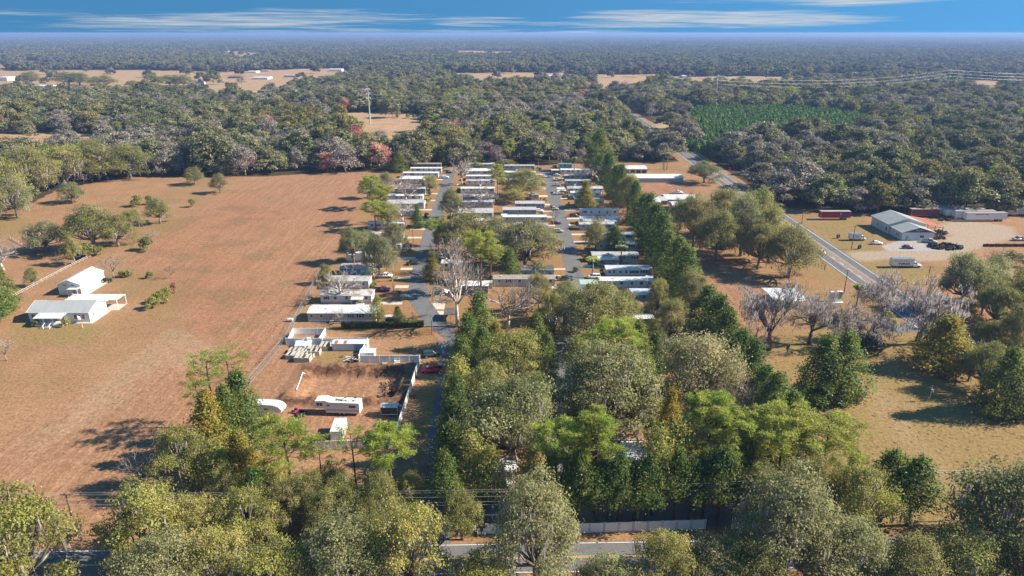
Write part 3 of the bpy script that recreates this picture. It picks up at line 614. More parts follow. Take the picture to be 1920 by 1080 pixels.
def scatter(name, X, Y, idx, rz, sxy, sz, meshes, mats=None, kind='stuff'):
    protos_ = [bpy.data.objects.new('proto_tree', me) for me in meshes]
    me = bpy.data.meshes.new(name); me.vertices.add(len(X)); me.vertices.foreach_set('co', np.stack([X, Y, np.zeros(len(X))], -1).astype(np.float32).ravel())
    for an, t, d in (('idx', 'INT', idx.astype(np.int32)), ('rz', 'FLOAT', rz.astype(np.float32))): me.attributes.new(an, t, 'POINT').data.foreach_set('value', d)
    me.attributes.new('scl', 'FLOAT_VECTOR', 'POINT').data.foreach_set('vector', np.stack([sxy, sxy, sz], -1).astype(np.float32).ravel())
    o = tag(inst(name, me), kind=kind); ng = bpy.data.node_groups.new(name, 'GeometryNodeTree')
    ng.interface.new_socket('Geometry', in_out='INPUT', socket_type='NodeSocketGeometry'); ng.interface.new_socket('Geometry', in_out='OUTPUT', socket_type='NodeSocketGeometry')
    gi = ng.nodes.new('NodeGroupInput'); go = ng.nodes.new('NodeGroupOutput'); jn = ng.nodes.new('GeometryNodeJoinGeometry')
    def na(n_, t): a = ng.nodes.new('GeometryNodeInputNamedAttribute'); a.data_type = t; a.inputs[0].default_value = n_; return a.outputs[0]
    ri = ng.nodes.new('ShaderNodeCombineXYZ'); ng.links.new(na('rz', 'FLOAT'), ri.inputs[2]); sc_ = na('scl', 'FLOAT_VECTOR'); ix = na('idx', 'INT')
    e2r = ng.nodes.new('FunctionNodeEulerToRotation'); ng.links.new(ri.outputs[0], e2r.inputs[0])
    for k, po in enumerate(protos_):
        oi = ng.nodes.new('GeometryNodeObjectInfo'); oi.inputs['Object'].default_value = po; oi.inputs['As Instance'].default_value = True
        cm = ng.nodes.new('FunctionNodeCompare'); cm.data_type = 'INT'; cm.operation = 'EQUAL'; ng.links.new(ix, cm.inputs[2]); cm.inputs[3].default_value = k
        ip = ng.nodes.new('GeometryNodeInstanceOnPoints'); ng.links.new(gi.outputs[0], ip.inputs['Points']); ng.links.new(cm.outputs[0], ip.inputs['Selection']); ng.links.new(oi.outputs['Geometry'], ip.inputs['Instance'])
        ng.links.new(e2r.outputs[0], ip.inputs['Rotation']); ng.links.new(sc_, ip.inputs['Scale']); ng.links.new(ip.outputs[0], jn.inputs[0])
    ng.links.new(jn.outputs[0], go.inputs[0]); md = o.modifiers.new('scatter', 'NODES'); md.node_group = ng; return o
q = ~single
scatter('woods', X1[q], Y1[q], i1[q], r1[q], s1[q], h1[q], [t[5] for t in MID])
# understorey along the edges of the woods
# farther woods: lighter trees
LOW = []
for k, (mt, W, H) in enumerate((('vfar', 20, 15), ('vfar', 18, 14), ('vfar', 22, 15), ('far', 17, 15), ('vgray', 20, 14), ('vgray', 15, 13))):
    lv, lobes = oak_mesh(1100 + k, LEAF[mt], W, H, nl=14, ns=13, nq=5, q=1.5, sr=.9, up=-.55, low=.24, tvar=.5, lsz=.14); LOW.append(lv.mesh('far_tree', LEAF[mt]))
X2, Y2 = jgrid(1180, 3000, 15.0); ok = ~clear(X2, Y2) | ((rngF.uniform(size=len(X2)) < .022) & ~((X2 > RX0 - 9) & (X2 < RX1 + 8))); X2, Y2 = X2[ok], Y2[ok]
f = fractal(X2, Y2, 110) + rngF.normal(size=len(X2)) * .4; gap = fractal(X2 * .55 + 900, Y2 * 1.5, 150) > .66; X2, Y2, f = X2[~gap], Y2[~gap], f[~gap]
i2 = rngF.integers(0, 3, len(X2)); i2[f > .55] = 4; i2[f < -.5] = 3; i2[(f > .2) & (rngF.uniform(size=len(f)) < .12)] = 5
s2 = rngF.uniform(.75, 1.35, len(X2)); scatter('far_woods', X2, Y2, i2, rngF.uniform(0, 6.28, len(X2)), s2, s2 * rngF.uniform(.8, 1.1, len(X2)), LOW)
# beyond: patches of canopy
def patch(seed, size, n, W, H, ns, q, gaps):
    rng = np.random.default_rng(seed); lv = Leaves(); k = 0
    P = rng.uniform(-size / 2, size / 2, (n, 2)); P = P[fractal(P[:, 0] + seed * 77, P[:, 1], size / 7) < gaps]
    for x, y in P:
        d = unit(rng, ns, -.2); s = rng.uniform(.7, 1.3); S = d * np.array([W / 2, W / 2, H * .42]) * s + np.array([x, y, H * .55 * s]); V, F = quads(S, d + rng.normal(size=d.shape) * .5, q, rng, 1.2)
        lv.put(V, F, np.full(len(d), .45 + rng.uniform(-.3, .3)) + rng.normal(size=len(d)) * .12)
    return lv.mesh('canopy', LEAF['vfar'])
PA = [patch(10 + k, 140, 75, 23, 15, 30, 3.8, (.8, .65, 1.2)[k]) for k in range(3)]; PB = [patch(20 + k, 480, 420, 30, 14, 14, 9, (.7, .55)[k]) for k in range(2)]
X3, Y3 = jgrid(3000, 9000, 132, .80, 200); X4, Y4 = jgrid(9000, 34000, 460, .82, 900)
ok = ~clear(X3, Y3) & (fractal(X3 * .5, Y3 * 1.2, 300) < .58); X3, Y3 = X3[ok], Y3[ok]
scatter('distant_woods', X3, Y3, rngF.integers(0, 3, len(X3)), rngF.integers(0, 4, len(X3)) * 1.5708, np.full(len(X3), 1.02), rngF.uniform(.8, 1.15, len(X3)), PA)
scatter('horizon_woods', X4, Y4, rngF.integers(0, 2, len(X4)), rngF.integers(0, 4, len(X4)) * 1.5708, np.full(len(X4), 1.02), rngF.uniform(.8, 1.15, len(X4)), PB)
# young pine plantation beyond the highway
lv = cedar_leaves(1200, W=3.6, H=6.5, base=.04, n=70, nq=7, q=.62, sr=.4, pw=.9); pl = np_mesh('young_pine', np.concatenate(lv.V), np.concatenate(lv.F), leafmat('young_pine_needle', (.035, .075, .018), (.155, .250, .060), None, .3, 1.3), attr={'tone': ('FLOAT', np.clip(np.concatenate(lv.T), 0, 1).astype(np.float32))})
px_ = np.arange(100, 420, 3.6); py_ = np.arange(440, 900, 3.2); PX, PY = [a.ravel() for a in np.meshgrid(px_, py_)]; PX = PX + rngF.uniform(-.5, .5, len(PX)); PY = PY + rngF.uniform(-.6, .6, len(PY)); ok = inside(PLANT, PX + 9 * np.sin(PY / 13), PY + 8 * np.sin(PX / 11)) & (rngF.uniform(size=len(PX)) > .14); PX, PY = PX[ok], PY[ok]
sp2 = rngF.uniform(.6, 1.3, len(PX)); scatter('pine_plantation', PX, PY, np.zeros(len(PX)), rngF.uniform(0, 6.28, len(PX)), sp2, sp2, [pl])

# ------------------------------------------------------------------ haze: closed box of thin air round the camera and the whole scene
hb = MB().box(-43000, 43000, -400, 43500, -2.7, 81.6); hm = NT('haze'); pv = hm.n('ShaderNodeVolumePrincipled'); pv.inputs['Color'].default_value = (.31, .48, .86, 1); pv.inputs['Density'].default_value = 1.4e-4; pv.inputs['Anisotropy'].default_value = .1
hm.l(pv.outputs[0], hm.o.inputs['Volume']); ho = hb.build('haze', hm.mat); ho['kind'] = 'stuff'

# ------------------------------------------------------------------ buildings
WHITE = plain('white_siding', (.74, .74, .72), .6, var=.18, dirt=(.45, .42, .36, .35)); TRIM = plain('white_trim', (.80, .80, .79), .5, var=.08)
SKIRT = plain('skirting', (.52, .50, .47), .8, var=.3); DOOR = plain('door_paint', (.30, .31, .34), .5); WOOD = plain('weathered_wood', (.30, .24, .18), .9, var=.5, scale=2)
GLASS = NT('window_glass').finish((.035, .045, .055, 1), .08, 0, .6); DARK = plain('dark_void', (.02, .02, .022), .9, var=.1); STEEL = plain('galvanised_steel', (.45, .46, .47), .45, .4); BLACK = plain('black_rubber', (.022, .022, .024), .8, var=.3)
WALLC = dict(white=WHITE, tan=plain('tan_siding', (.46, .40, .34), .7, dirt=(.35, .30, .24, .3)), grey=plain('grey_siding', (.42, .44, .46), .7, dirt=(.3, .3, .28, .3)), blue=plain('blue_and_shade_siding', (.30, .37, .45), .7, dirt=(.3, .32, .33, .3)), beige=plain('beige_siding', (.56, .51, .43), .7, dirt=(.4, .36, .3, .3)),  # blue: own blue-grey on some homes, painted-in shade on others
             dark=plain('dark_siding', (.13, .14, .17), .7), green=plain('green_siding', (.30, .36, .30), .7), brown=plain('brown_siding', (.22, .16, .12), .8), pale=plain('pale_siding', (.62, .63, .64), .7, dirt=(.42, .42, .4, .35)))
ROOFC = dict(white=roofmat('white_roof', (.60, .61, .61), .10, 3.0), white2=roofmat('white_roof_littered', (.52, .52, .51), .55, 3.0), grey=roofmat('grey_roof', (.40, .40, .40), .35), shingle=roofmat('shingle_roof', (.34, .35, .355), .05), dark=roofmat('dark_roof', (.10, .10, .11), .4), brown=roofmat('brown_roof', (.30, .265, .245), .4),
             pink=roofmat('pinkish_roof', (.46, .36, .32), .35), green=roofmat('green_roof', (.10, .24, .17), .2, 3.0), leaf=roofmat('leaf_covered_roof', (.36, .30, .25), 1.25), silver=roofmat('silver_roof', (.56, .58, .60), .15, 3.0), cream=roofmat('cream_roof', (.74, .69, .60), .05, 3.0), blue=roofmat('shade_blue_roof', (.50, .55, .62), .25, 3.0))  # blue roof: tree shade put into the roof colour
_u = MB(); _u.box(-.5, .5, -.5, .5, 0, 1); UNIT = {}
def ubox(name, mat, parent, x0, x1, y0, y1, z0, z1):
    if mat.name not in UNIT: UNIT[mat.name] = _u.mesh('block_' + mat.name, mat)
    return inst(name, UNIT[mat.name], parent, ((x0 + x1) / 2, (y0 + y1) / 2, z0), 0, (x1 - x0, y1 - y0, z1 - z0))
_wm = {}
def window(parent, x, y, z, w=.95, h=1.15, side='y', shut=None):
    """window proud of a wall: frame, with its pane and shutters as pieces; side 'y' faces -y, 'x' faces +x"""
    if not _wm:
        b = MB(); b.box(-.5, .5, -.05, .0, 0, .08); b.box(-.5, .5, -.05, 0, .92, 1); b.box(-.5, -.42, -.05, 0, .08, .92); b.box(.42, .5, -.05, 0, .08, .92); b.box(-.42, .42, -.045, -.005, .48, .52); _wm['f'] = b.mesh('window', TRIM)
        _wm['p'] = MB().box(-.42, .42, -.035, -.012, .08, .92).mesh('pane', GLASS)
    f = inst('window', _wm['f'], parent, (x, y, z), {'y': 0, 'x': R(90), 'b': R(180), '-x': R(-90)}[side], (w, 1.2, h)); inst('pane', _wm['p'], f)
    if shut:
        for s in (-1, 1): ubox('shutter', shut, f, s * .72 - .18, s * .72 + .18, -.045, -.004, 0, 1)
    return f
def door(parent, x, y, z, side='y', mat=None):
    f = inst('door', (mat and MB().box(-.46, .46, -.06, -.002, 0, 2.0).mesh('door', mat)) or _wm.setdefault('d', MB().box(-.46, .46, -.06, -.002, 0, 2.0).mesh('door', DOOR)), parent, (x, y, z), {'y': 0, 'x': R(90)}[side])
    ubox('handle', STEEL, f, .30, .38, -.10, -.06, .95, 1.03); return f
def gable_roof(parent, w, d, h, ridge, mat, ov=.18, th=.07, name='roof', axis='x'):
    y0, y1 = -ov, d + ov; ym = d / 2; b = MB()
    b.prismx([(y0, h), (ym, h + ridge), (y1, h), (y1, h + th), (ym, h + ridge + th), (y0, h + th)], -w / 2 - ov, w / 2 + ov); return b.build(name, mat, parent)
def steps(parent, x, y, h, mat=WOOD, rail=True):
    b = MB(); b.box(x - .7, x + .7, y - 1.2, y - .02, h - .12, h); n = 3
    for k in range(n): b.box(x - .5, x + .5, y - 1.2 - .3 * (k + 1), y - 1.2 - .3 * k, h - .18 * (k + 1) - .08, h - .18 * (k + 1))
    for sx_ in (-.65, .65):
        for yy in (-1.15, -.1): b.box(x + sx_ - .05, x + sx_ + .05, y + yy - .05, y + yy + .05, 0, h + (.9 if rail else 0))
        if rail: b.box(x + sx_ - .03, x + sx_ + .03, y - 1.2, y - .02, h + .85, h + .92)
    return b.build('steps', mat, parent)
_hn = [0]; HOMES = []
def home(x0, x1, yb, ye, yr, wall, roof, label, dmin=4.0, dmax=8.5, carport=0, porch=None, seed=None, group='mobile homes of the park', nwin=None, doors=1, fall=None):
    _hn[0] += 1; rg = random.Random(_hn[0] * 31)
    a = G(x0, yb); b_ = G(x1, yb); w = b_[0] - a[0]; Y = (a[1] + b_[1]) / 2; h = min(3.5, max(2.7, HT(Y, ye))); d = min(dmax, max(dmin, G((x0 + x1) / 2, yr, h)[1] - Y))
    e = empty('mobile_home', ((a[0] + b_[0]) / 2, Y, 0), 0, None, label, 'mobile home', group); wm_ = WALLC[wall]
    ridge = .32 if d < 6 else .6
    b = MB(); b.box(-w / 2, w / 2, 0, d, .62, h); b.add([(-w / 2, 0, h), (-w / 2, d, h), (-w / 2, d / 2, h + ridge)], [(0, 2, 1)]); b.add([(w / 2, 0, h), (w / 2, d, h), (w / 2, d / 2, h + ridge)], [(0, 1, 2)]); b.build('wall', wm_, e)
    ubox('skirting', SKIRT if wall != 'tan' else WHITE, e, -w / 2 + .05, w / 2 - .05, .05, d - .05, 0, .62); gable_roof(e, w, d, h, ridge, ROOFC[roof])
    for s in (-1, 1): ubox('fascia', TRIM, e, *(sorted((s * (w / 2 + .182), s * (w / 2 + .215)))), -.1, d + .1, h - .1, h + .06)
    ubox('gutter', TRIM, e, -w / 2 - .15, w / 2 + .15, -.26, -.183, h - .04, h + .08)
    big = w > 8; n = nwin if nwin is not None else max(1, int(w / 3.6)); dx = w / (n + doors)
    slots = [-w / 2 + dx * (k + .5) + rg.uniform(-.3, .3) for k in range(n + doors)]; dslot = rg.randrange(1, len(slots)) if doors and len(slots) > 1 else -1
    for k, sx_ in enumerate(slots):
        if k == dslot: door(e, sx_, -.002, .68); steps(e, sx_, 0, .66, WOOD if rg.random() < .6 else TRIM)
        else: window(e, sx_, -.002, 1.35, rg.choice((.9, 1.1, 1.3)), rg.choice((1.0, 1.2)), 'y', (DARK if rg.random() < .25 else None))
    window(e, w / 2 + .002, d * .5, 1.35, 1.1, 1.1, 'x')
    rb = MB()
    for k in range(rg.randrange(1, 4)): x_ = rg.uniform(-w * .42, w * .42); rb.box(x_ - .18, x_ + .18, d * .3, d * .3 + .36, h + ridge * .5, h + ridge + .28)
    rb.build('roof_vent', TRIM, e); HOMES.append((e.location.x, Y, w, d, label))
    if carport:           # awning roof on posts off the street end, +1 right end, -1 left end
        s = carport; x_a = s * (w / 2 + .25); x_b = s * (w / 2 + 5.6); X0, X1 = min(x_a, x_b), max(x_a, x_b)
        c = MB().box(X0, X1, .2, min(d, 4.2), h - .32, h - .24).build('carport_roof', ROOFC['white'], e)
        for px in (X0 + .2, X1 - .2):
            for py in (.35, min(d, 4.2) - .15): ubox('carport_post', TRIM, e, px - .05, px + .05, py - .05, py + .05, 0, h - .32)
    if porch:             # (x from, x to, depth, roof colour): roofed porch along the camera side
        p0, p1, pd, pc = porch; X0, X1 = -w / 2 + w * p0, -w / 2 + w * p1
        b = MB(); b.prismx([(-.30, h - .28), (-pd, h - .62), (-pd, h - .54), (-.30, h - .20)], X0, X1); b.build('porch_roof', ROOFC[pc], e)
        for k in range(max(2, int((X1 - X0) / 2.6) + 1)):
            px = X0 + .1 + (X1 - X0 - .2) * k / max(1, int((X1 - X0) / 2.6)); ubox('porch_post', TRIM, e, px - .05, px + .05, -pd + .05, -pd + .15, 0, h - .6)
        ubox('porch_deck', CONC, e, X0, X1, -pd + .02, -.01, 0, .18)
    return e
# west side of the west street, from the hedge outwards
home(578, 705, 603, 588.5, 570, 'tan', 'white', 'long tan mobile home with white roof beside the clipped hedge', dmax=6.4, nwin=5, doors=2)
home(602, 697, 569, 556, 543, 'white', 'white2', 'white mobile home with littered roof, first behind the long tan one', porch=(.62, .86, 2.2, 'white'))
home(618, 692, 542, 527, 517, 'pale', 'grey', 'pale mobile home with plain tall side wall, second behind the long tan one')
home(638, 700, 517, 505, 494, 'blue', 'white2', 'blue grey mobile home with a white deck, under the mossy oak', porch=(.66, .97, 2.4, 'white'))
home(650, 696, 491, 481, 472, 'white', 'white', 'short white mobile home half hidden behind the mossy oak', doors=0)
home(690, 756, 452, 444, 435, 'white', 'white2', 'white mobile home under the spreading oak by the poled verge')
home(690, 758, 430, 423, 415, 'pale', 'white', 'white roofed mobile home hidden by the bright green tree clump')
home(724, 795, 392, 384, 374, 'grey', 'grey', 'grey roofed mobile home with a pale trellis end', carport=0)
home(726, 793, 377, 371, 365, 'white', 'white', 'white roofed mobile home directly behind the grey roofed one')
home(741, 797, 366, 354, 347, 'dark', 'grey', 'dark walled mobile home beside the round street oak')
home(750, 795, 344.5, 337, 330, 'white', 'white', 'white mobile home just behind the round street oak')
home(756, 822, 333, 327, 322, 'pale', 'white', 'white mobile home third from the wood on the west row')
home(770, 828, 324, 319, 315, 'white', 'white', 'narrow white mobile home second from the wood on the west row')
home(777, 827, 315.5, 312, 309, 'brown', 'brown', 'brown roofed mobile home under the trees at the end of the west row')
# between the streets, facing the west street
home(878, 925, 316, 312, 308, 'grey', 'grey', 'grey mobile home at the wood end between the streets')
home(872, 925, 329, 321.5, 314, 'beige', 'white', 'white roofed home next to the bare street tree, nearest the wood')
home(874, 928, 339, 334.5, 330.5, 'pale', 'white', 'white roofed home with litter on its eaves, second from the wood', nwin=3)
home(874, 928, 348, 343.5, 337.5, 'white', 'white2', 'white home with stained roof, third from the wood on the middle row')
home(864, 927, 363, 358, 352.5, 'white', 'white', 'long bright white roofed home in the middle row behind a dark pole')
home(868, 926, 378, 369.5, 364.5, 'blue', 'white', 'white roofed home with shade tinted blue walls in the middle row', carport=0)  # blue wall colour stands for the shade on this side
home(863, 924, 389, 385, 379, 'grey', 'grey', 'low grey roofed home squeezed between two white roofed ones')
home(859, 924, 411, 399, 389, 'beige', 'grey', 'wide beige mobile home under the big middle oaks', carport=0)
home(828, 866, 507, 498, 489, 'white', 'white', 'white mobile home hidden behind the bare pinkish street tree', doors=0)
home(862, 915, 552, 536, 527, 'dark', 'white', 'dark mobile home with white roof and white corner post by the pine trunk', carport=0)
# between the streets, facing the east street
home(946, 1002, 319, 315.5, 309.5, 'blue', 'grey', 'bluish grey mobile home at the wood end of the east street')
home(966, 1021, 392, 384, 377, 'blue', 'grey', 'grey blue mobile home with small gable beside the round oak')
home(996, 1010, 375, 369, 363, 'tan', 'brown', 'small tan cottage with a brown gable roof', nwin=1, doors=0)
home(943, 1005, 404, 396, 388, 'blue', 'grey', 'blue grey home with a grey roof between two drives')
home(943, 1025, 418, 411, 404.5, 'grey', 'white', 'grey home with long white roof in front of the blue grey one')
home(962, 1026, 434, 427, 421, 'brown', 'brown', 'brown home mostly behind the wide mid-park oak')
home(977, 1038, 523, 506, 497, 'blue', 'dark', 'blue grey home with dark flat roof and brown litter')
home(925, 1040, 537, 527, 519, 'grey', 'brown', 'long home with brownish grey roof in front of the dark roofed one', nwin=5)
# east side of the east street
home(1047, 1072, 316, 312, 308, 'white', 'green', 'small home with a green roof by the palm')
home(1051, 1107, 327, 321, 316, 'white', 'white', 'white roofed home behind the palm on the east row', carport=-1)
home(1058, 1108, 338, 335, 329, 'beige', 'pink', 'home with pinkish brown roof on the east row')
home(1060, 1108, 348, 345, 339, 'grey', 'grey', 'grey roofed home behind the pinkish roofed one')
home(1064, 1131, 363, 355, 349, 'white', 'white2', 'white home with dappled roof beyond the golden street tree', carport=-1)
home(1078, 1132, 386, 382, 376, 'beige', 'grey', 'grey roofed home in the shade behind the golden street tree')
home(1088, 1160, 405, 401, 393, 'white', 'white', 'white roofed home dappled by the cedar row shadows')
home(1088, 1162, 421, 413, 405.5, 'grey', 'silver', 'silver ribbed roof home next to the pink bare tree', carport=0, porch=(.05, .9, 2.6, 'silver'))
home(1110, 1197, 492, 481, 472, 'grey', 'grey', 'grey home with light carport roof behind the fan palm', porch=(.10, .55, 3.4, 'cream'))
home(1136, 1222, 519, 510, 497.5, 'white', 'blue', 'wide home with shade-tinted roof and a row of dark porch windows', nwin=7)
home(1124, 1226, 541, 533, 521, 'white', 'white', 'long home with half shaded white roof beside the teal patio')
home(1184, 1232, 567, 556, 541, 'blue', 'blue', 'home with shade-tinted roof below the cedar row')  # blue of walls and roof is shade put into the colour
home(1185, 1228, 592, 585, 568, 'brown', 'leaf', 'home with roof buried in orange brown leaves')
home(1070, 1126, 371, 367.5, 362, 'white', 'white', 'white home squeezed between two roofs before the golden street tree', doors=0)
home(1086, 1152, 432, 426, 419, 'grey', 'white2', 'littered white roof home just beyond the round golden green oak', doors=0)
home(1126, 1190, 452, 445, 437, 'white', 'grey', 'grey roofed home in shade behind the round golden green oak', doors=0)
home(1118, 1192, 470, 463, 455, 'pale', 'silver', 'silver roofed home in deep shade before the carport roofed grey one', doors=0)
home(718, 786, 406, 399, 391.5, 'white', 'grey', 'grey roofed home behind the pinkish bare tree of the west row')
home(664, 752, 471, 464, 456, 'pale', 'white', 'white roofed home behind the mossy oaks of the west row', doors=0)
home(947, 1002, 346, 340, 334, 'beige', 'white', 'white roofed home hidden by the round dense oak', doors=0)
home(948, 1004, 332, 327, 321, 'grey', 'white', 'white roofed home just before the wood end of the east street', doors=0)
home(862, 922, 425, 418, 411, 'white', 'white', 'white roofed home in front of the wide beige one', doors=0)
home(958, 1022, 452, 445, 438, 'grey', 'grey', 'grey home under the widest mid park oak', doors=0)
# near end of the park, under the trees
home(1140, 1225, 884, 868, 849, 'white', 'blue', 'big white trailer with shade-tinted roof under the near pines', doors=0, nwin=3)  # white roof, its blue tone is painted-in tree shade
home(1146, 1205, 846, 824, 809, 'white', 'leaf', 'white trailer with leaf strewn roof and glazed porch under the pines', porch=(.28, .95, 1.6, 'white'))
home(1146, 1205, 806, 796, 786, 'dark', 'dark', 'dark trailer in the deep shade under the big mossy oak')
home(921, 970, 906, 890, 878, 'white', 'white', 'white camper behind the forked oak trunk near the lane')
home(893, 962, 988, 968, 956, 'dark', 'dark', 'navy grey home with one white window behind the near vinyl fence', nwin=1, doors=0)
home(1335, 1385, 895, 878, 862, 'white', 'blue', 'white trailer glimpsed below the bright pines', doors=0)
home(1395, 1450, 938, 920, 905, 'blue', 'blue', 'bluish trailer half hidden by the grey green oak', doors=0)
home(1372, 1420, 792, 780, 768, 'grey', 'white2', 'trailer with white littered roof under the brown bare trees', doors=0)

def carport_thing(x0, x1, yb, ye, yr, roof, label, cat='carport', name='carport', posts=3, wall=None):
    a = G(x0, yb); b_ = G(x1, yb); w = b_[0] - a[0]; Y = a[1]; h = max(2.3, HT(Y, ye)); d = max(3.5, G((x0 + x1) / 2, yr, h)[1] - Y)
    e = empty(name, ((a[0] + b_[0]) / 2, Y, 0), 0, None, label, cat); b = MB(); b.prismx([(-.2, h - .1), (d / 2, h + .25), (d + .2, h - .1), (d + .2, h - .03), (d / 2, h + .33), (-.2, h - .03)], -w / 2, w / 2); b.build('roof', ROOFC[roof], e)
    for k in range(posts):
        for yy in (.08, d - .08): ubox('post', STEEL, e, -w / 2 + .1 + (w - .3) * k / (posts - 1), -w / 2 + .2 + (w - .3) * k / (posts - 1), yy - .05, yy + .05, 0, h - .08)
    return e
carport_thing(1185, 1226, 613, 597, 588, 'silver', 'light carport with one white post in front of the leaf covered roof')
carport_thing(1450, 1513, 577, 564, 540, 'silver', 'silver metal carport in the field behind the mossy bare trees', posts=4)
carport_thing(832, 858, 603, 590, 577, 'dark', 'dark canopy shelter by the pale trunk of the bare street tree')

# ------------------------------------------------------------------ the farmhouse and its barn in the red field
def oriented(name, label, cat, p0, p1):
    a, b = Vector(G(*p0)), Vector(G(*p1)); return empty(name, ((a.x + b.x) / 2, (a.y + b.y) / 2, 0), math.atan2(b.y - a.y, b.x - a.x), None, label, cat), (b - a).length
FE, FW = oriented('farmhouse', 'white farmhouse with grey shingle roof in the red field', 'house', (57, 604), (170, 604)); d_ = 9.0; h_ = 3.1; rg_ = 1.9
b = MB(); b.box(-FW / 2, FW / 2, 0, d_, 0, h_)
for s in (-1, 1): b.add([(s * FW / 2, 0, h_), (s * FW / 2, d_, h_), (s * FW / 2, d_ / 2, h_ + rg_)], [(0, 1, 2) if s > 0 else (0, 2, 1)])
b.build('wall', WHITE, FE); gable_roof(FE, FW, d_, h_, rg_, ROOFC['shingle'], .35, .12)
for s in (-1, 1):
    b = MB(); b.prismx([(-.4, h_ - .12), (d_ / 2, h_ + rg_ - .12), (d_ + .4, h_ - .12), (d_ + .4, h_ + .13), (d_ / 2, h_ + rg_ + .13), (-.4, h_ + .13)], *sorted((s * (FW / 2 + .352), s * (FW / 2 + .42)))); b.build('barge_board', TRIM, FE)
ubox('gutter', TRIM, FE, -FW / 2 - .3, FW / 2 + .3, -.46, -.352, h_ - .03, h_ + .1)
for x_ in (-.40, .27, .33): window(FE, FW * x_, -.002, 1.0, .95, 1.45, 'y', DARK if x_ < 0 else None)
for x_ in (-.19, .06): window(FE, FW * x_, -.002, 1.1, 1.0, 1.2)
for y_ in (2.2, 6.4): window(FE, FW / 2 + .002, y_, 1.2, .8, 1.0, 'x')
window(FE, FW * .40, -.002, 1.0, .95, 1.45); door(FE, -FW * .06, -.002, .55)
b = MB(); pw0, pw1 = -FW * .30, FW * .16; b.prismx([(-.36, h_ - .05), (-3.6, h_ - .5), (-3.6, h_ - .42), (-.36, h_ + .03)], pw0, pw1); b.build('porch_roof', ROOFC['white'], FE)
ubox('porch_deck', TRIM, FE, pw0 + .1, pw1 - .1, -3.4, -.01, .35, .5); ubox('porch_skirt', WHITE, FE, pw0 + .15, pw1 - .15, -3.35, -.06, 0, .35)
for k in range(4): x_ = pw0 + .2 + (pw1 - pw0 - .4) * k / 3; ubox('porch_post', TRIM, FE, x_ - .08, x_ + .08, -3.4, -3.24, .5, h_ - .46)
rl = MB()
for xa, xb in ((pw0 + .2, -FW * .115), (-FW * .02, pw1 - .2)):
    rl.box(xa, xb, -3.36, -3.28, 1.3, 1.38); rl.box(xa, xb, -3.36, -3.28, .62, .68)
    n = int((xb - xa) / .22)
    for k in range(n): x_ = xa + (xb - xa) * (k + .5) / n; rl.box(x_ - .03, x_ + .03, -3.35, -3.29, .68, 1.3)
rl.build('porch_railing', TRIM, FE)
for k in range(4): ubox('step', CONC, FE, -FW * .11, -FW * .02, -3.4 - .32 * (k + 1), -3.4 - .32 * k - .002, 0, .42 - .1 * k)
for s in (-.115, -.015): 
    rl = MB(); rl.tube([(FW * s, -3.4, 1.35), (FW * s, -4.8, .85)], .07, 4); rl.box(FW * s - .12, FW * s + .12, -4.95, -4.7, 0, .95); rl.build('stair_railing', TRIM, FE)
ubox('carport_roof', ROOFC['white'], FE, -FW * .22, FW / 2 + 3.2, d_ + .36, d_ + 5.6, h_ + .1, h_ + .2)
for x_ in (-FW * .2, FW * .15, FW / 2 + 3.0): ubox('carport_post', TRIM, FE, x_ - .08, x_ + .08, d_ + 5.3, d_ + 5.46, 0, h_ + .1); 
ubox('carport_post', TRIM, FE, FW / 2 + 2.92, FW / 2 + 3.08, d_ + .5, d_ + .66, 0, h_ + .1)
ubox('carport_slab', CONC, FE, -FW * .2, FW / 2 + 3.1, d_ + .05, d_ + 5.6, 0, .06); ubox('walkway', CONC, FE, FW / 2 + .05, FW / 2 + 1.1, -1.0, d_ + .0, 0, .05); ubox('walkway', CONC, FE, FW * .16, FW / 2 + 1.1, -1.1, -.05, 0, .054)
BE, BW = oriented('barn', 'white metal barn behind the farmhouse carport', 'barn', (112, 553), (154, 553)); bd = 13.5; bh = 3.6; br = 1.5
b = MB(); b.box(-BW / 2, BW / 2, 0, bd, 0, bh)
for y_, fc in ((0, (0, 1, 2)), (bd, (0, 2, 1))): b.add([(-BW / 2, y_, bh), (BW / 2, y_, bh), (0, y_, bh + br)], [fc])
b.build('wall', WHITE, BE); b = MB(); b.prism([(-BW / 2 - .3, bh - .1), (0, bh + br), (BW / 2 + .3, bh - .1), (BW / 2 + .3, bh), (0, bh + br + .1), (-BW / 2 - .3, bh)], -.3, bd + .3); b.build('roof', ROOFC['white'], BE)
for x_ in (-1.2, 1.2): ubox('vent', DARK, BE, x_ - .5, x_ + .5, -.03, .01, bh - .35, bh - .12)
ubox('canopy', ROOFC['white'], BE, .4, BW / 2 + .2, -2.2, -.01, 2.6, 2.68); 
for x_ in (.55, BW / 2 + .05): ubox('canopy_post', TRIM, BE, x_ - .06, x_ + .06, -2.15, -2.03, 0, 2.6)
door(BE, 1.4, -.002, .05); ubox('table', TRIM, BE, .7, 1.5, -1.4, -.9, .7, .76); ubox('slab', CONC, BE, BW / 2, BW / 2 + 1.8, .5, bd, 0, .04)

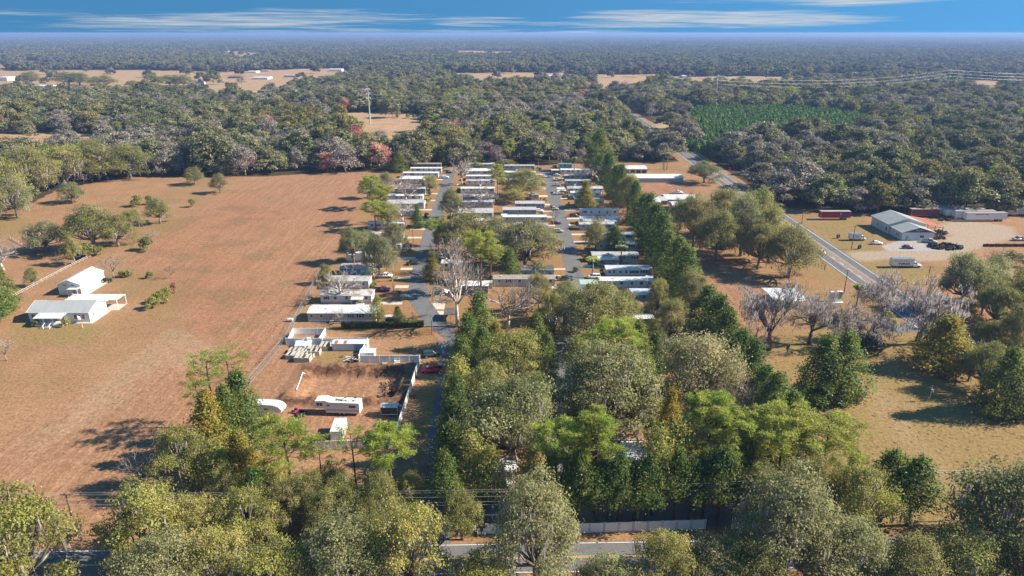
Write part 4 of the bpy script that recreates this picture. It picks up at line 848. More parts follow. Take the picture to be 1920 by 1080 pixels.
# ------------------------------------------------------------------ the tyre shop by the highway
TY = [Vector(G(*p)) for p in ((1690, 451), (1752, 449), (1634, 426))]       # near left corner, near right corner, far left corner
ta = math.atan2(TY[1].y - TY[0].y, TY[1].x - TY[0].x); tb_ = (TY[2] - TY[0]); 
SE = empty('tyre_shop', (TY[0].x, TY[0].y, 0), 0, None, 'white metal tyre shop with grey gable roofs beside the highway', 'shop'); SW, SD, sd1, sh = 15.5, 26.5, 10.5, 4.4
sb = MB()
SBL = plain('shop_metal', (.60, .60, .60), .6, var=.12, dirt=(.45, .44, .42, .3))
def shop_block(xa, xb, y0, y1, h, r, nm):
    b = MB(); b.box(xa, xb, y0, y1, 0, h); xm = (xa + xb) / 2
    b.add([(xa, y0, h), (xb, y0, h), (xm, y0, h + r)], [(0, 1, 2)]); b.add([(xa, y1, h), (xb, y1, h), (xm, y1, h + r)], [(0, 2, 1)]); b.build('wall', SBL, SE)
    b = MB(); b.prism([(xa - .4, h - .12), (xm, h + r), (xb + .4, h - .12), (xb + .4, h), (xm, h + r + .12), (xa - .4, h)], y0 - .4, y1 + .3); b.build('roof', roofmat('shop_roof', (.33, .335, .325), .02, 2.0), SE)
    for s, xe in ((-1, xa - .402), (1, xb + .402)): ubox('eave_trim', TRIM, SE, xe - .05, xe + .05, y0 - .4, y1 + .3, h - .2, h + .02)
shop_block(0, 13.0, 0, 9.5, 3.5, 1.9, 'front'); shop_block(-.6, 14.6, 9.81, 24.5, 4.3, 2.4, 'back')
b = MB(); b.add([(-.1, -.06, 3.45), (13.1, -.06, 3.45), (6.5, -.06, 5.34)], [(0, 1, 2)]); b.build('gable_panel', plain('brown_gable', (.10, .085, .09), .7), SE)
b = MB(); b.tube([(5.1, -.10, 4.15), (5.8, -.10, 4.35), (6.5, -.10, 4.15), (7.2, -.1, 4.35), (7.8, -.1, 4.15)], .12, 4); b.build('sign_emblem', TRIM, SE)
window(SE, 8.1, -.002, 1.0, 2.2, 1.3); door(SE, 2.0, -.002, .05); window(SE, -.002, 2.6, 1.1, .9, 1.2, '-x'); window(SE, -.002, 4.0, 1.1, .9, 1.2, '-x'); window(SE, -.602, 18.5, 1.4, 1.3, 1.2, '-x'); window(SE, -.602, 11.5, 1.0, 1.6, 1.8, '-x')
rust = plain('rusty_steel', (.36, .105, .055), .8, var=.5, scale=2)
CE = empty('steel_canopy', (SE.location.x + 15.1, SE.location.y + 8, 0), 0, None, 'rusty orange lean-to canopy on posts along the tyre shop', 'canopy')
b = MB(); b.prism([(0.1, 4.3), (6.5, 3.2), (6.5, 3.28), (0.1, 4.38)], 0, 16); b.build('roof', roofmat('rusty_roof', (.38, .13, .075), .25), CE)
for y_ in (0.2, 5.4, 10.6, 15.6): ubox('post', rust, CE, 6.2, 6.4, y_, y_ + .2, 0, 3.2); ubox('beam', rust, CE, .2, 6.6, y_, y_ + .15, 3.05, 3.18)

# ------------------------------------------------------------------ storage sheds and yard at the far end of the cedar row
def shed(x0, x1, yb, ye, yr, wall, roof, label, name='storage_shed', cat='shed', ndoor=0, dcol=None, dmax=12, win=0, hmax=5.):
    a = G(x0, yb); b_ = G(x1, yb); w = b_[0] - a[0]; Y = a[1]; h = min(hmax, max(2.1, HT(Y, ye))); d = min(dmax, max(2.5, G((x0 + x1) / 2, yr, h)[1] - Y))
    e = empty(name, ((a[0] + b_[0]) / 2, Y, 0), 0, None, label, cat); r = min(.9, d * .09); b = MB(); b.box(-w / 2, w / 2, 0, d, 0, h)
    for s in (-1, 1): b.add([(s * w / 2, 0, h), (s * w / 2, d, h), (s * w / 2, d / 2, h + r)], [(0, 1, 2) if s > 0 else (0, 2, 1)])
    b.build('wall', WALLC[wall] if isinstance(wall, str) else wall, e); gable_roof(e, w, d, h, r, ROOFC[roof], .2)
    ubox('gutter', TRIM, e, -w / 2 - .1, w / 2 + .1, -.28, -.203, h - .05, h + .06)
    for k in range(ndoor): x_ = -w / 2 + w * (k + .5) / ndoor; ubox('roller_door', dcol, e, x_ - min(1.5, w / ndoor * .35), x_ + min(1.5, w / ndoor * .35), -.04, .0, .02, h * .8)
    for k in range(win): window(e, -w / 2 + w * (k + .5) / win, -.002, 1.1, .9, 1.0)
    return e
REDD = plain('maroon_door', (.20, .05, .055), .6)
shed(1148, 1213, 325, 317, 308.5, 'beige', 'silver', 'long beige storage building with maroon roller doors by the wood', ndoor=6, dcol=REDD, name='storage_building', cat='building')
shed(1160, 1281, 342, 334, 324.5, 'grey', 'cream', 'very long grey storage building with cream roof and blank wall', name='storage_building', cat='building')
shed(1214, 1238, 388, 379, 370, 'grey', 'white', 'small white roofed workshop beside the red tractors', win=1)
shed(1248, 1306, 382, 374, 364.5, 'tan', 'silver', 'tan house with silver roof behind the oak grove', name='house', cat='house', win=3)
shed(1261, 1290, 395, 386, 378, 'tan', 'white', 'low white roofed wing at the front of the tan house', win=1)
shed(1235, 1250, 384, 377, 368, 'dark', 'grey', 'narrow dark lean-to between workshop and tan house')
# far farm buildings
for x0, x1, yb, ye, yr, wl, rf, lb in ((351, 373, 160, 155, 151, 'white', 'green', 'far shed with pale green roof in the left pasture'), (427, 453, 147, 144.5, 141, 'dark', 'dark', 'far grey hip roofed house in the left pasture'), (474, 502, 149, 145.5, 142, 'white', 'white', 'far long white barn in the left pasture'),
        (533, 556, 145, 141.5, 137, 'grey', 'shingle', 'far grey house at the right of the left pasture'), (617, 640, 134, 130, 126.5, 'white', 'silver', 'far light building at the end of the left pasture'), (464, 480, 136.5, 134, 132, 'white', 'silver', 'far small shed against the tree line'), (488, 503, 134, 132.5, 130.5, 'brown', 'pink', 'far red roofed shed against the tree line'),
        (42, 90, 170, 161.5, 153, 'white', 'white', 'far big white barn at the left edge'), (0, 14, 152, 145, 139, 'white', 'white', 'far white house at the left edge'), (112, 132, 150, 146, 142, 'white', 'white', 'far white shed among oaks at the left'), (1027, 1050, 144.5, 142.5, 140, 'white', 'silver', 'far white hall in the middle pasture'), (1142, 1176, 138, 134, 129, 'grey', 'silver', 'far house with light roof beyond the right pasture'),
        (1280, 1297, 146, 142.5, 139.5, 'white', 'silver', 'far small white shed in the right pasture'), (1555, 1569, 132, 129, 126, 'white', 'silver', 'far roof among the trees at upper right'), (1600, 1628, 142, 137, 130, 'grey', 'silver', 'far light roofed house at upper right'), (565, 582, 221, 216, 210, 'tan', 'grey', 'house half hidden in the wood by the small clearing'), (580, 598, 219, 215, 207, 'dark', 'dark', 'dark roofed house by the small clearing'),
        (1078, 1090, 204, 201, 197, 'white', 'white', 'white roof among trees behind the park'), (740, 766, 96.8, 95.5, 94.3, 'white', 'white', 'tiny far white warehouse below the horizon'), (415, 428, 99, 96.5, 95, 'white', 'silver', 'tiny far building left of the sand clearing')):
    shed(x0, x1, yb, ye, yr, wl, rf, lb, name='farm_building', cat='building', dmax=26, win=2 if yb > 140 else 0, hmax=7)

# ------------------------------------------------------------------ fences
VINYL = plain('white_vinyl', (.80, .80, .80), .5, var=.15, scale=.5); CHAIN = plain('chain_wire', (.36, .37, .37), .6, .3); POSTW = plain('rail_wood', (.46, .42, .37), .9, var=.5, scale=2)
_fm = {}
def vinyl_fence(p0, p1, label, h=2.0, sp=2.4, cat='fence'):
    a, b = Vector(p0), Vector(p1); ln = (b - a).length; n = max(1, round(ln / sp)); s = ln / n
    e = empty('vinyl_fence', (a.x, a.y, 0), math.atan2(b.y - a.y, b.x - a.x), None, label, cat, 'white vinyl fences')
    if 'p' not in _fm:
        m_ = MB(); m_.box(.06, .94, -.035, .035, .04, 1.0); m_.box(.05, .95, -.055, .055, .97, 1.04); m_.box(.05, .95, -.055, .055, .03, .10)
        for k in range(1, 6): m_.box(.06 + .147 * k - .006, .06 + .147 * k + .006, -.042, .042, .10, .97)
        _fm['p'] = m_.mesh('fence_panel', VINYL); m_ = MB(); m_.box(-.065, .065, -.065, .065, 0, 1.06); m_.add([(-.085, -.085, 1.06), (.085, -.085, 1.06), (.085, .085, 1.06), (-.085, .085, 1.06), (0, 0, 1.12)], [(0, 1, 4), (1, 2, 4), (2, 3, 4), (3, 0, 4), (3, 2, 1, 0)]); _fm['q'] = m_.mesh('fence_post', VINYL)
    for k in range(n): inst('fence_panel', _fm['p'], e, (k * s, 0, 0), 0, (s, 1, h))
    for k in range(n + 1): inst('fence_post', _fm['q'], e, (k * s, 0, 0), 0, (1, 1, h))
    return e
yl = G(537, 647); yr_ = G(690, 648); yc = G(673, 680); yd = G(787, 678); ye_ = G(744, 816)
vinyl_fence(yl, (yr_[0], yl[1]), 'white fence along the back of the fenced yard, behind the rusty roofed shed')
vinyl_fence((yr_[0], yl[1] - .2), yc, 'short white fence stepping forward beside the rusty roofed shed')
vinyl_fence((yc[0] + .2, yc[1]), (yd[0], yc[1]), 'white fence facing the dug basin, with wooden steps against it')
vinyl_fence((yd[0] + .2, yc[1] - .2), ye_, 'white fence running towards the camera along the shaded lane')
vinyl_fence(G(478, 848), G(760, 838), 'white fence at the front of the yard behind the pines')
pen0 = (yl[0] + .6, yl[1] + .3)
vinyl_fence((pen0[0], pen0[1]), (pen0[0] - .6, pen0[1] + 6.5), 'left side of the small open pen behind the yard fence', 1.9); vinyl_fence((pen0[0] - .4, pen0[1] + 6.6), (pen0[0] + 8.4, pen0[1] + 6.6), 'back side of the small open pen behind the yard fence', 1.9); vinyl_fence((pen0[0] + 8.4, pen0[1] + 6.4), (pen0[0] + 8.4, pen0[1] + .2), 'right side of the small open pen behind the yard fence', 1.9)
vinyl_fence(G(911, 1001), G(1020, 1001), 'white fence beside the road in front of the navy home'); vinyl_fence(G(1050, 1000.5), G(1322, 992), 'long white fence beside the road below the row of tall trunks', 1.9)
vinyl_fence(G(1370, 1000), G(1470, 998), 'white fence by the road behind the grey green oak', 1.9)
def wire_fence(pts, label, h=1.5, sp=3.0):
    P = [Vector(p) for p in pts]; e = empty('wire_fence', (P[0].x, P[0].y, 0), 0, None, label, 'fence'); o = P[0]; net = MB()
    pm = _fm.setdefault('cp', MB().tube([(0, 0, 0), (0, 0, 1.06)], .035, 6).mesh('fence_post', STEEL))
    for a, b in zip(P[:-1], P[1:]):
        n = max(1, int((b - a).length / sp))
        for k in range(n): p = a.lerp(b, k / n) - o; inst('fence_post', pm, e, (p.x, p.y, 0), 0, (1, 1, h))
        a3, b3 = (a.x - o.x, a.y - o.y), (b.x - o.x, b.y - o.y)
        for z in (.05, h): net.tube([(*a3, z), (*b3, z)], .03, 4)
        L_ = (b - a).length; m_ = int(L_ / .28); d = (b - a) / L_
        for k in range(m_):
            for s in (0, 1):
                s0 = k * .28; s1 = s0 + h * .5; 
                if s1 > L_: continue
                q0 = a - o + d * (s0 if s == 0 else s1); q1 = a - o + d * (s1 if s == 0 else s0); net.tube([(q0.x, q0.y, .05), (q1.x, q1.y, h)], .011, 3)
    o_ = net.build('wire_mesh', CHAIN, e); o_['kind'] = 'stuff'; return e
wire_fence([G(607, 506), G(596, 522), G(560, 590), G(538, 636), G(492, 692), G(440, 752)], 'grey wire fence between the red field and the mobile homes', 1.9)
def rail_fence(pts, label, sp=2.6, rails=(.45, .95), h=1.25):
    P = [Vector(p) for p in pts]; e = empty('rail_fence', (P[0].x, P[0].y, 0), 0, None, label, 'fence', 'wooden rail fences'); o = P[0]; pm = _fm.setdefault('wp', MB().box(-.07, .07, -.07, .07, 0, 1).mesh('fence_post', POSTW)); rm = _fm.setdefault('wr', MB().box(0, 1, -.03, .03, -.07, .07).mesh('rail', POSTW))
    for a, b in zip(P[:-1], P[1:]):
        n = max(1, round((b - a).length / sp)); an = math.atan2(b.y - a.y, b.x - a.x); s = (b - a).length / n
        for k in range(n):
            p = a.lerp(b, k / n) - o; inst('fence_post', pm, e, (p.x, p.y, 0), an, (1, 1, h))
            for z in rails: inst('rail', rm, e, (p.x, p.y, z), an, (s, 1, 1))
    return e
rail_fence([G(-40, 596), G(31, 555), G(88, 524), G(140, 497), G(186, 474)], 'double rail wooden fence climbing past the barn')
rail_fence([G(20, 448), G(62, 470), G(150, 466)], 'thin wooden rail fence under the oak left of the clump', 3.2)
rail_fence([G(1705, 987), G(1760, 984), G(1880, 976), G(1990, 968)], 'low post fence along the right field near the road', 5.0, (.8,), 1.2)
# black screened fence at the tyre yard
e = empty('screen_fence', (*G(1842, 463), 0), 0, None, 'black slatted fence beside the tyre yard at the right edge', 'fence'); w_ = G(1925, 459)[0] - G(1842, 463)[0]
for k in range(int(w_ / 1.2)): ubox('slat_panel', BLACK, e, k * 1.2, k * 1.2 + 1.12, -.04 + .02 * (k % 2), .04, 0, 1.25 + .12 * (k % 3 == 1))

# ------------------------------------------------------------------ vehicles
PAINT = {}
def paint(n, c, r=.32): 
    if n not in PAINT: PAINT[n] = plain('paint_' + n, c, r, 0, .12, 1.0, .5)
    return PAINT[n]
P_ = dict(white=paint('white', (.74, .74, .73)), silver=paint('silver', (.42, .43, .45)), red=paint('red', (.58, .025, .065)), maroon=paint('maroon', (.10, .025, .06)), black=paint('black', (.025, .026, .03)), green=paint('dark_green', (.02, .055, .045)), blue=paint('blue', (.05, .09, .18)), tan=paint('tan', (.36, .31, .24)), pink=paint('pinkish_red', (.50, .055, .10)))
RIM = plain('wheel_rim', (.40, .40, .41), .35, .6); LAMP = NT('lamp_lens').finish((.75, .75, .72, 1), .15, 0, .6); TAIL = NT('tail_lens').finish((.35, .02, .02, 1), .2, 0, .5)
_vm = {}
def wheel(e, x, y, r=.33, w=.24):
    if 'w' not in _vm: _vm['w'] = MB().cyl((0, 0, 0), (0, 1, 0), 1, 1, 18).mesh('tyre', BLACK, False); _vm['r'] = MB().cyl((0, 0, 0), (0, 1, 0), .58, 1.06, 12).mesh('rim', RIM)
    t = inst('wheel', _vm['w'], e, (x, y, r), 0, (r, w, r)); inst('rim', _vm['r'], t); return t
def ring(x, zl, zh, hw, t=.9): zm = zl + .62 * (zh - zl); return [(x, -hw * .95, zl), (x, -hw, zm), (x, -hw * t, zh), (x, hw * t, zh), (x, hw, zm), (x, hw * .95, zl)]
def greenhouse(e, x0, x1, u0, u1, zb, zt, hw, hu, mat):
    b = MB(); b.loft([[(x0, -hw, zb), (x1, -hw, zb), (x1, hw, zb), (x0, hw, zb)], [(u0, -hu, zt), (u1, -hu, zt), (u1, hu, zt), (u0, hu, zt)]]); b.build('window', GLASS, e)
    b = MB(); b.loft([[(u0 - .04, -hu - .03, zt), (u1 + .04, -hu - .03, zt), (u1 + .04, hu + .03, zt), (u0 - .04, hu + .03, zt)], [(u0 + .1, -hu + .08, zt + .07), (u1 - .1, -hu + .08, zt + .07), (u1 - .1, hu - .08, zt + .07), (u0 + .1, hu - .08, zt + .07)]]); 
    for s in (-1, 1):
        for (xa, ua) in ((x0, u0), (x1, u1), ((x0 + x1) / 2, (u0 + u1) / 2)): b.tube([(xa, s * hw, zb - .02), (ua, s * hu, zt + .02)], .05, 4)
    b.build('roof', mat, e)
def lights(e, xf, xr, hw, z):
    for s in (-1, 1): ubox('headlight', LAMP, e, xf - .06, xf + .03, s * hw - .17, s * hw + .17, z, z + .16); ubox('taillight', TAIL, e, xr - .03, xr + .06, s * hw - .14, s * hw + .14, z + .05, z + .24)
def car(kind, col, px, py, head, label, group=None, cat='car'):
    x, y = G(px, py); mt = P_[col]; nm_ = {'pickup': 'pickup_truck', 'suv': 'parked_car', 'sedan': 'parked_car'}[kind]; e = empty(nm_, (x, y, .03), R(head), None, label, cat, group)
    if kind == 'sedan':
        b = MB().loft([ring(-2.28, .45, .78, .70), ring(-2.12, .30, .95, .85), ring(-1.2, .26, .99, .91), ring(.8, .26, .97, .91), ring(1.1, .26, .92, .91), ring(1.95, .3, .80, .87), ring(2.25, .4, .66, .72)]); b.build('body', mt, e, True); greenhouse(e, -1.75, 1.0, -1.1, .25, .95, 1.38, .80, .63, mt); wx, lf, lr, tr = 1.38, 2.2, -2.26, .33
    elif kind == 'suv':
        b = MB().loft([ring(-2.3, .5, .95, .80), ring(-2.2, .35, 1.08, .92), ring(-1.2, .32, 1.08, .95), ring(.9, .32, 1.06, .95), ring(1.9, .36, .98, .92), ring(2.3, .45, .8, .8)]); b.build('body', mt, e, True); greenhouse(e, -2.2, 1.1, -2.0, .45, 1.05, 1.68, .84, .68, mt); wx, lf, lr, tr = 1.42, 2.26, -2.3, .37
    else:
        b = MB().loft([ring(-2.9, .5, .82, .88), ring(-2.75, .42, .84, .97), ring(-.5, .40, .84, .99), ring(.0, .4, 1.12, .99), ring(1.35, .4, 1.10, .98), ring(2.5, .42, 1.02, .95), ring(2.85, .5, .85, .85)]); b.build('body', mt, e, True)
        for s in (-1, 1): ubox('bed_side', mt, e, -2.85, -.25, *sorted((s * .99, s * .87)), .80, 1.18)
        ubox('tailgate', mt, e, -2.88, -2.78, -.86, .86, .78, 1.16); ubox('bed_floor', DARK, e, -2.77, -.26, -.86, .86, .82, .855); greenhouse(e, -.25, 1.55, -.15, .9, 1.08, 1.72, .88, .70, mt); wx, lf, lr, tr = 1.75, 2.8, -2.88, .38
    for sx_ in (-wx, wx):
        for sy in (-1, 1): wheel(e, sx_, sy * (.80 if kind == 'sedan' else .86), tr)
    lights(e, lf, lr, .58, .55); ubox('bumper', RIM if kind == 'pickup' else mt, e, lf - .02, lf + .09, -.7, .7, .36, .52); return e
car('sedan', 'white', 1540, 475, -90, 'white car driving down the near lane of the highway')
car('sedan', 'white', 1643, 458, 0, 'white sedan parked on the grass left of the tyre shop'); car('sedan', 'maroon', 1702, 466, -3, 'dark maroon sedan on the apron before the tyre shop'); car('pickup', 'silver', 1741, 455, -22, 'silver pickup by the right corner of the tyre shop', cat='pickup'); car('pickup', 'silver', 1911, 451, 182, 'silver pickup beyond the black screen fence at the right edge', cat='pickup')
car('pickup', 'red', 811, 697, 184, 'bright red pickup parked on the shaded lane by the white fence', cat='pickup'); car('suv', 'green', 808, 668, 20, 'dark green vehicle in tree shade behind the red pickup'); car('suv', 'black', 774, 496, 200, 'dark car parked on the verge of the west street')
for px, py, c, hd, k, lb in ((1077, 407, 'black', 5, 'suv', 'dark car in front of the white dappled home on the east street'), (1072, 374, 'green', 8, 'suv', 'dark car beside the golden street tree'), (1066, 352, 'black', 4, 'sedan', 'dark car at the end of a drive opposite the round oak'), (1062, 333, 'blue', 4, 'sedan', 'dark blue car beside the pinkish roofed home'), (1044, 330, 'silver', 0, 'sedan', 'silver car on the farthest drive of the east street'),
                          (1010, 397, 'white', 0, 'sedan', 'white car beside the blue grey home with grey roof'), (860, 359, 'black', 90, 'suv', 'dark car against the long bright roofed home'), (1135, 491, 'white', 0, 'sedan', 'pale car under the light carport roof behind the fan palm'), (826, 552, 'white', 10, 'suv', 'white car beside the branch pile on the west street'), (938, 838, 'black', 0, 'suv', 'dark car under the oaks near the white camper'),
                          (1200, 373, 'silver', 150, 'suv', 'silver car at the yard edge by the cedar row'), (1210, 380, 'black', 140, 'sedan', 'dark car at the yard edge near the workshop'), (1258, 395, 'white', 75, 'pickup', 'white pickup nosing out of the yard by the oak grove'), (1270, 363, 'white', 5, 'pickup', 'white pickup on the dirt strip behind the tan house')): car(k, c, px, py, hd, lb, cat='pickup' if k == 'pickup' else 'car')
def text(body, size, mat, parent, loc, rot=(90, 0, 0), ext=.01, sx_=1.0, name='lettering'):
    c = bpy.data.curves.new(name, 'FONT'); c.body = body; c.size = size; c.extrude = ext; c.align_x = 'CENTER'; c.align_y = 'CENTER'; c.offset = size * .022; c.materials.append(mat)
    o_ = bpy.data.objects.new('text_source', c); me = bpy.data.meshes.new_from_object(o_); me.name = name; bpy.data.objects.remove(o_); me.materials.clear(); me.materials.append(mat)
    o = bpy.data.objects.new(name, me); C.objects.link(o); o.parent = parent; o.location = loc; o.rotation_euler = tuple(R(a) for a in rot); o.scale = (sx_, 1, 1); return o
INK = plain('black_ink', (.02, .02, .025), .6, var=.1); REDINK = plain('red_ink', (.45, .06, .06), .6, var=.2); BLUEINK = plain('blue_panel', (.05, .09, .28), .5, var=.2)
def box_truck(px0, px1, py, label, L_=10.5, blen=7.0, bh=3.3, wb=2.35, words=None):
    a = G(px0, py); b_ = G(px1, py); e = empty('box_truck', ((a[0] + b_[0]) / 2, a[1] + 1.2, 0), math.atan2(b_[1] - a[1], b_[0] - a[0]), None, label, 'truck'); x0 = -L_ / 2; x1 = x0 + blen
    ubox('cargo_box', P_['white'], e, x0, x1, -wb / 2, wb / 2, .85, bh)
    for z in (.85, bh - .08): ubox('box_rail', RIM, e, x0 - .02, x1 + .02, -wb / 2 - .02, wb / 2 + .02, z, z + .1)
    n = int(blen / .6)
    for k in range(n + 1): ubox('side_rib', TRIM, e, x0 + blen * k / n - .03, x0 + blen * k / n + .03, -wb / 2 - .015, -wb / 2, .96, bh - .09)
    ubox('chassis', BLACK, e, x0 + .2, L_ / 2 - .4, -.5, .5, .5, .84)
    b = MB().loft([ring(x1 + .08, .45, 1.5, 1.0, .92), ring(x1 + 1.3, .45, 1.45, 1.0, .92), ring(L_ / 2 - 1.2, .45, 1.25, .98, .88), ring(L_ / 2 - .15, .5, 1.08, .90, .85), ring(L_ / 2, .6, .95, .8, .8)]); b.build('cab', P_['white'], e); greenhouse(e, x1 + .1, x1 + 1.55, x1 + .15, x1 + .95, 1.42, 2.15, .92, .80, P_['white'])
    for x_ in (x0 + blen * .24, L_ / 2 - 1.15):
        for s in (-1, 1): wheel(e, x_, s * .92, .42, .3)
    lights(e, L_ / 2 - .02, x0, .66, .7)
    if words: text(words, 1.15, INK, e, (x0 + blen * .53, -wb / 2 - .03, 1.62), sx_=1.55)
    return e
tk = box_truck(1674, 1727, 503, 'long white box truck with big black TIRES lettering on its side', 11.0, 7.8, 3.5, words='TIRES')
bx_ = MB()                    # the small upper line of lettering is worn past reading: a broken row of strokes
rr = random.Random(3)
for k in range(26):
    x_ = -4.9 + k * .24
    if rr.random() < .85: bx_.box(x_, x_ + rr.uniform(.08, .19), -1.205, -1.195, 2.55 + rr.uniform(0, .12), 2.85 + rr.uniform(-.1, .1))
bx_.build('worn_lettering', INK, tk)
tk2 = box_truck(1594, 1624, 452, 'short white box truck standing on the grass by the highway pole', 6.6, 4.4, 3.0)
bx_ = MB()
for r_ in range(3):
    for k in range(11):
        x_ = -2.9 + k * .3
        if rr.random() < .8: bx_.box(x_, x_ + rr.uniform(.1, .22), -1.205, -1.195, 1.35 + r_ * .48, 1.58 + r_ * .48)
bx_.build('worn_lettering', plain('grey_ink', (.22, .23, .26), .6), tk2)
def semi_trailer(x, y, ln, rz, wall, roof, label, group=None, flip=1, words=None, h=4.0):
    e = empty('semi_trailer', (x, y, 0), R(rz), None, label, 'trailer', group); ubox('body', wall, e, -ln / 2, ln / 2, -1.28, 1.28, 1.15, h); ubox('roof', roof, e, -ln / 2 - .02, ln / 2 + .02, -1.30, 1.30, h + .001, h + .06)
    ubox('bottom_rail', RIM, e, -ln / 2, ln / 2, -1.31, 1.31, 1.05, 1.18); ubox('top_rail', RIM, e, -ln / 2, ln / 2, -1.31, -1.281, h - .14, h)
    n = int(ln / 1.25)
    for k in range(n + 1): ubox('side_post', wall, e, -ln / 2 + ln * k / n - .04, -ln / 2 + ln * k / n + .04, -1.305, -1.281, 1.2, h - .15)
    for d in (2.0, 3.3):
        for s in (-1, 1): wheel(e, flip * (ln / 2 - d), s * 1.0, .5, .45)
    for s in (-.9, .9): ubox('landing_leg', STEEL, e, -flip * (ln / 2 - 2.6) - .08, -flip * (ln / 2 - 2.6) + .08, s - .08, s + .08, 0, 1.1)
    ubox('end_frame', RIM, e, *sorted((-ln / 2 - .03, -ln / 2 + .12)), -1.32, 1.32, 1.1, h + .02)
    for s in (-.62, .62): ubox('end_door', TRIM if wall is P_['white'] else wall, e, -ln / 2 - .05, -ln / 2 - .031, s - .58, s + .58, 1.22, h - .12)
    if words: text(words, .62, REDINK, e, (-1.2 * 1.9, -1.33, h - .75), sx_=1.5)
    return e
REDT = plain('red_trailer', (.36, .018, .050), .45, var=.2, dirt=(.25, .16, .15, .3)); REDT2 = plain('faded_maroon_trailer', (.20, .03, .05), .55, var=.3, dirt=(.22, .13, .13, .5)); TROOF = plain('trailer_roof', (.33, .30, .275), .7, var=.45, dirt=(.30, .20, .13, .7))
t_ = semi_trailer(147.2, 303.5, 13.6, 0, REDT, TROOF, 'bright red semi trailer parked by the highway before the wood'); ubox('sign_panel', BLUEINK, t_, 2.6, 5.4, -1.33, -1.31, 2.4, 3.5); ubox('sign_panel', TRIM, t_, 2.0, 2.5, -1.33, -1.31, 2.7, 3.2)
semi_trailer(190.5, 308, 13, 1, REDT2, TROOF, 'faded maroon semi trailer behind the rusty canopy'); 
TL = [(214.0, 300.8, 'nearest white semi trailer in the row, with red lettering'), (211.3, 304.3, 'second white semi trailer in the row, just behind the lettered one'), (208.8, 307.8, 'third white semi trailer in the row, two behind the lettered one'), (206.3, 311.3, 'rearmost white semi trailer of the row against the wood')]
for k, (x_, y_, lb) in enumerate(TL): semi_trailer(x_, y_, 18.5, 1, P_['white'], TROOF, lb, 'row of white semi trailers', words='BENNETT TIRE' if k == 0 else None)
semi_trailer(200.5, 316, 8, 1, P_['white'], TROOF, 'short pale trailer end poking out left of the white row'); semi_trailer(237, 310, 14, -6, P_['silver'], TROOF, 'grey semi trailer at the right edge before the wood')
# tyres: two stood up as markers on the grass, the rest heaped beside the shop
TYM = MB()
n1_, n2_ = 18, 8
TYM.add([((.36 + .17 * math.cos(b_ * 2 * math.pi / n2_)) * math.cos(a_ * 2 * math.pi / n1_), (.36 + .17 * math.cos(b_ * 2 * math.pi / n2_)) * math.sin(a_ * 2 * math.pi / n1_), .14 * math.sin(b_ * 2 * math.pi / n2_)) for a_ in range(n1_) for b_ in range(n2_)],
        [(a_ * n2_ + b_, ((a_ + 1) % n1_) * n2_ + b_, ((a_ + 1) % n1_) * n2_ + (b_ + 1) % n2_, a_ * n2_ + (b_ + 1) % n2_) for a_ in range(n1_) for b_ in range(n2_)])
TYM = TYM.mesh('tyre', BLACK, True)
for px, py, lb in ((1571, 447, 'big tyre stood upright on the grass left of the short box truck'), (1611, 467, 'big tyre stood upright on the grass below the short box truck')):
    x_, y_ = G(px, py); o = inst('tyre', TYM, None, (x_, y_, .95), 0, 1 and (1.8, 1.8, 2.2)); o.rotation_euler = (R(90), 0, R(25)); tag(o, lb, 'tyre', 'tyres stood up as markers')
rt = random.Random(11)
def tyre_heap(cx_, cy_, rx, ry, n, lb, top=2.2):
    for k in range(n):
        a_ = rt.uniform(0, 6.28); q_ = math.sqrt(rt.random()); x_, y_ = cx_ + math.cos(a_) * q_ * rx, cy_ + math.sin(a_) * q_ * ry; z_ = .15 + rt.random() ** 1.6 * top * (1 - q_ * .7)
        o = inst('tyre', TYM, None, (x_, y_, z_), 0, (1.35,) * 3); o.rotation_euler = (rt.choice((0, 0, R(rt.uniform(-60, 80)))), R(rt.uniform(-25, 25)), rt.uniform(0, 6)); tag(o, lb, 'tyre', lb + ' heap')
tyre_heap(*G(1772, 464), 6.5, 4.0, 95, 'black tyre in the long heap right of the tyre shop'); tyre_heap(*G(1752, 446), 4.0, 3.0, 34, 'black tyre heaped under the end of the rusty canopy', 1.8); tyre_heap(*G(1763, 437), 2.4, 2.6, 22, 'black tyre in the small heap behind the canopy', 2.0); tyre_heap(*G(1772, 413), 3.5, 1.8, 14, 'black tyre dumped before the white trailers', 1.0)

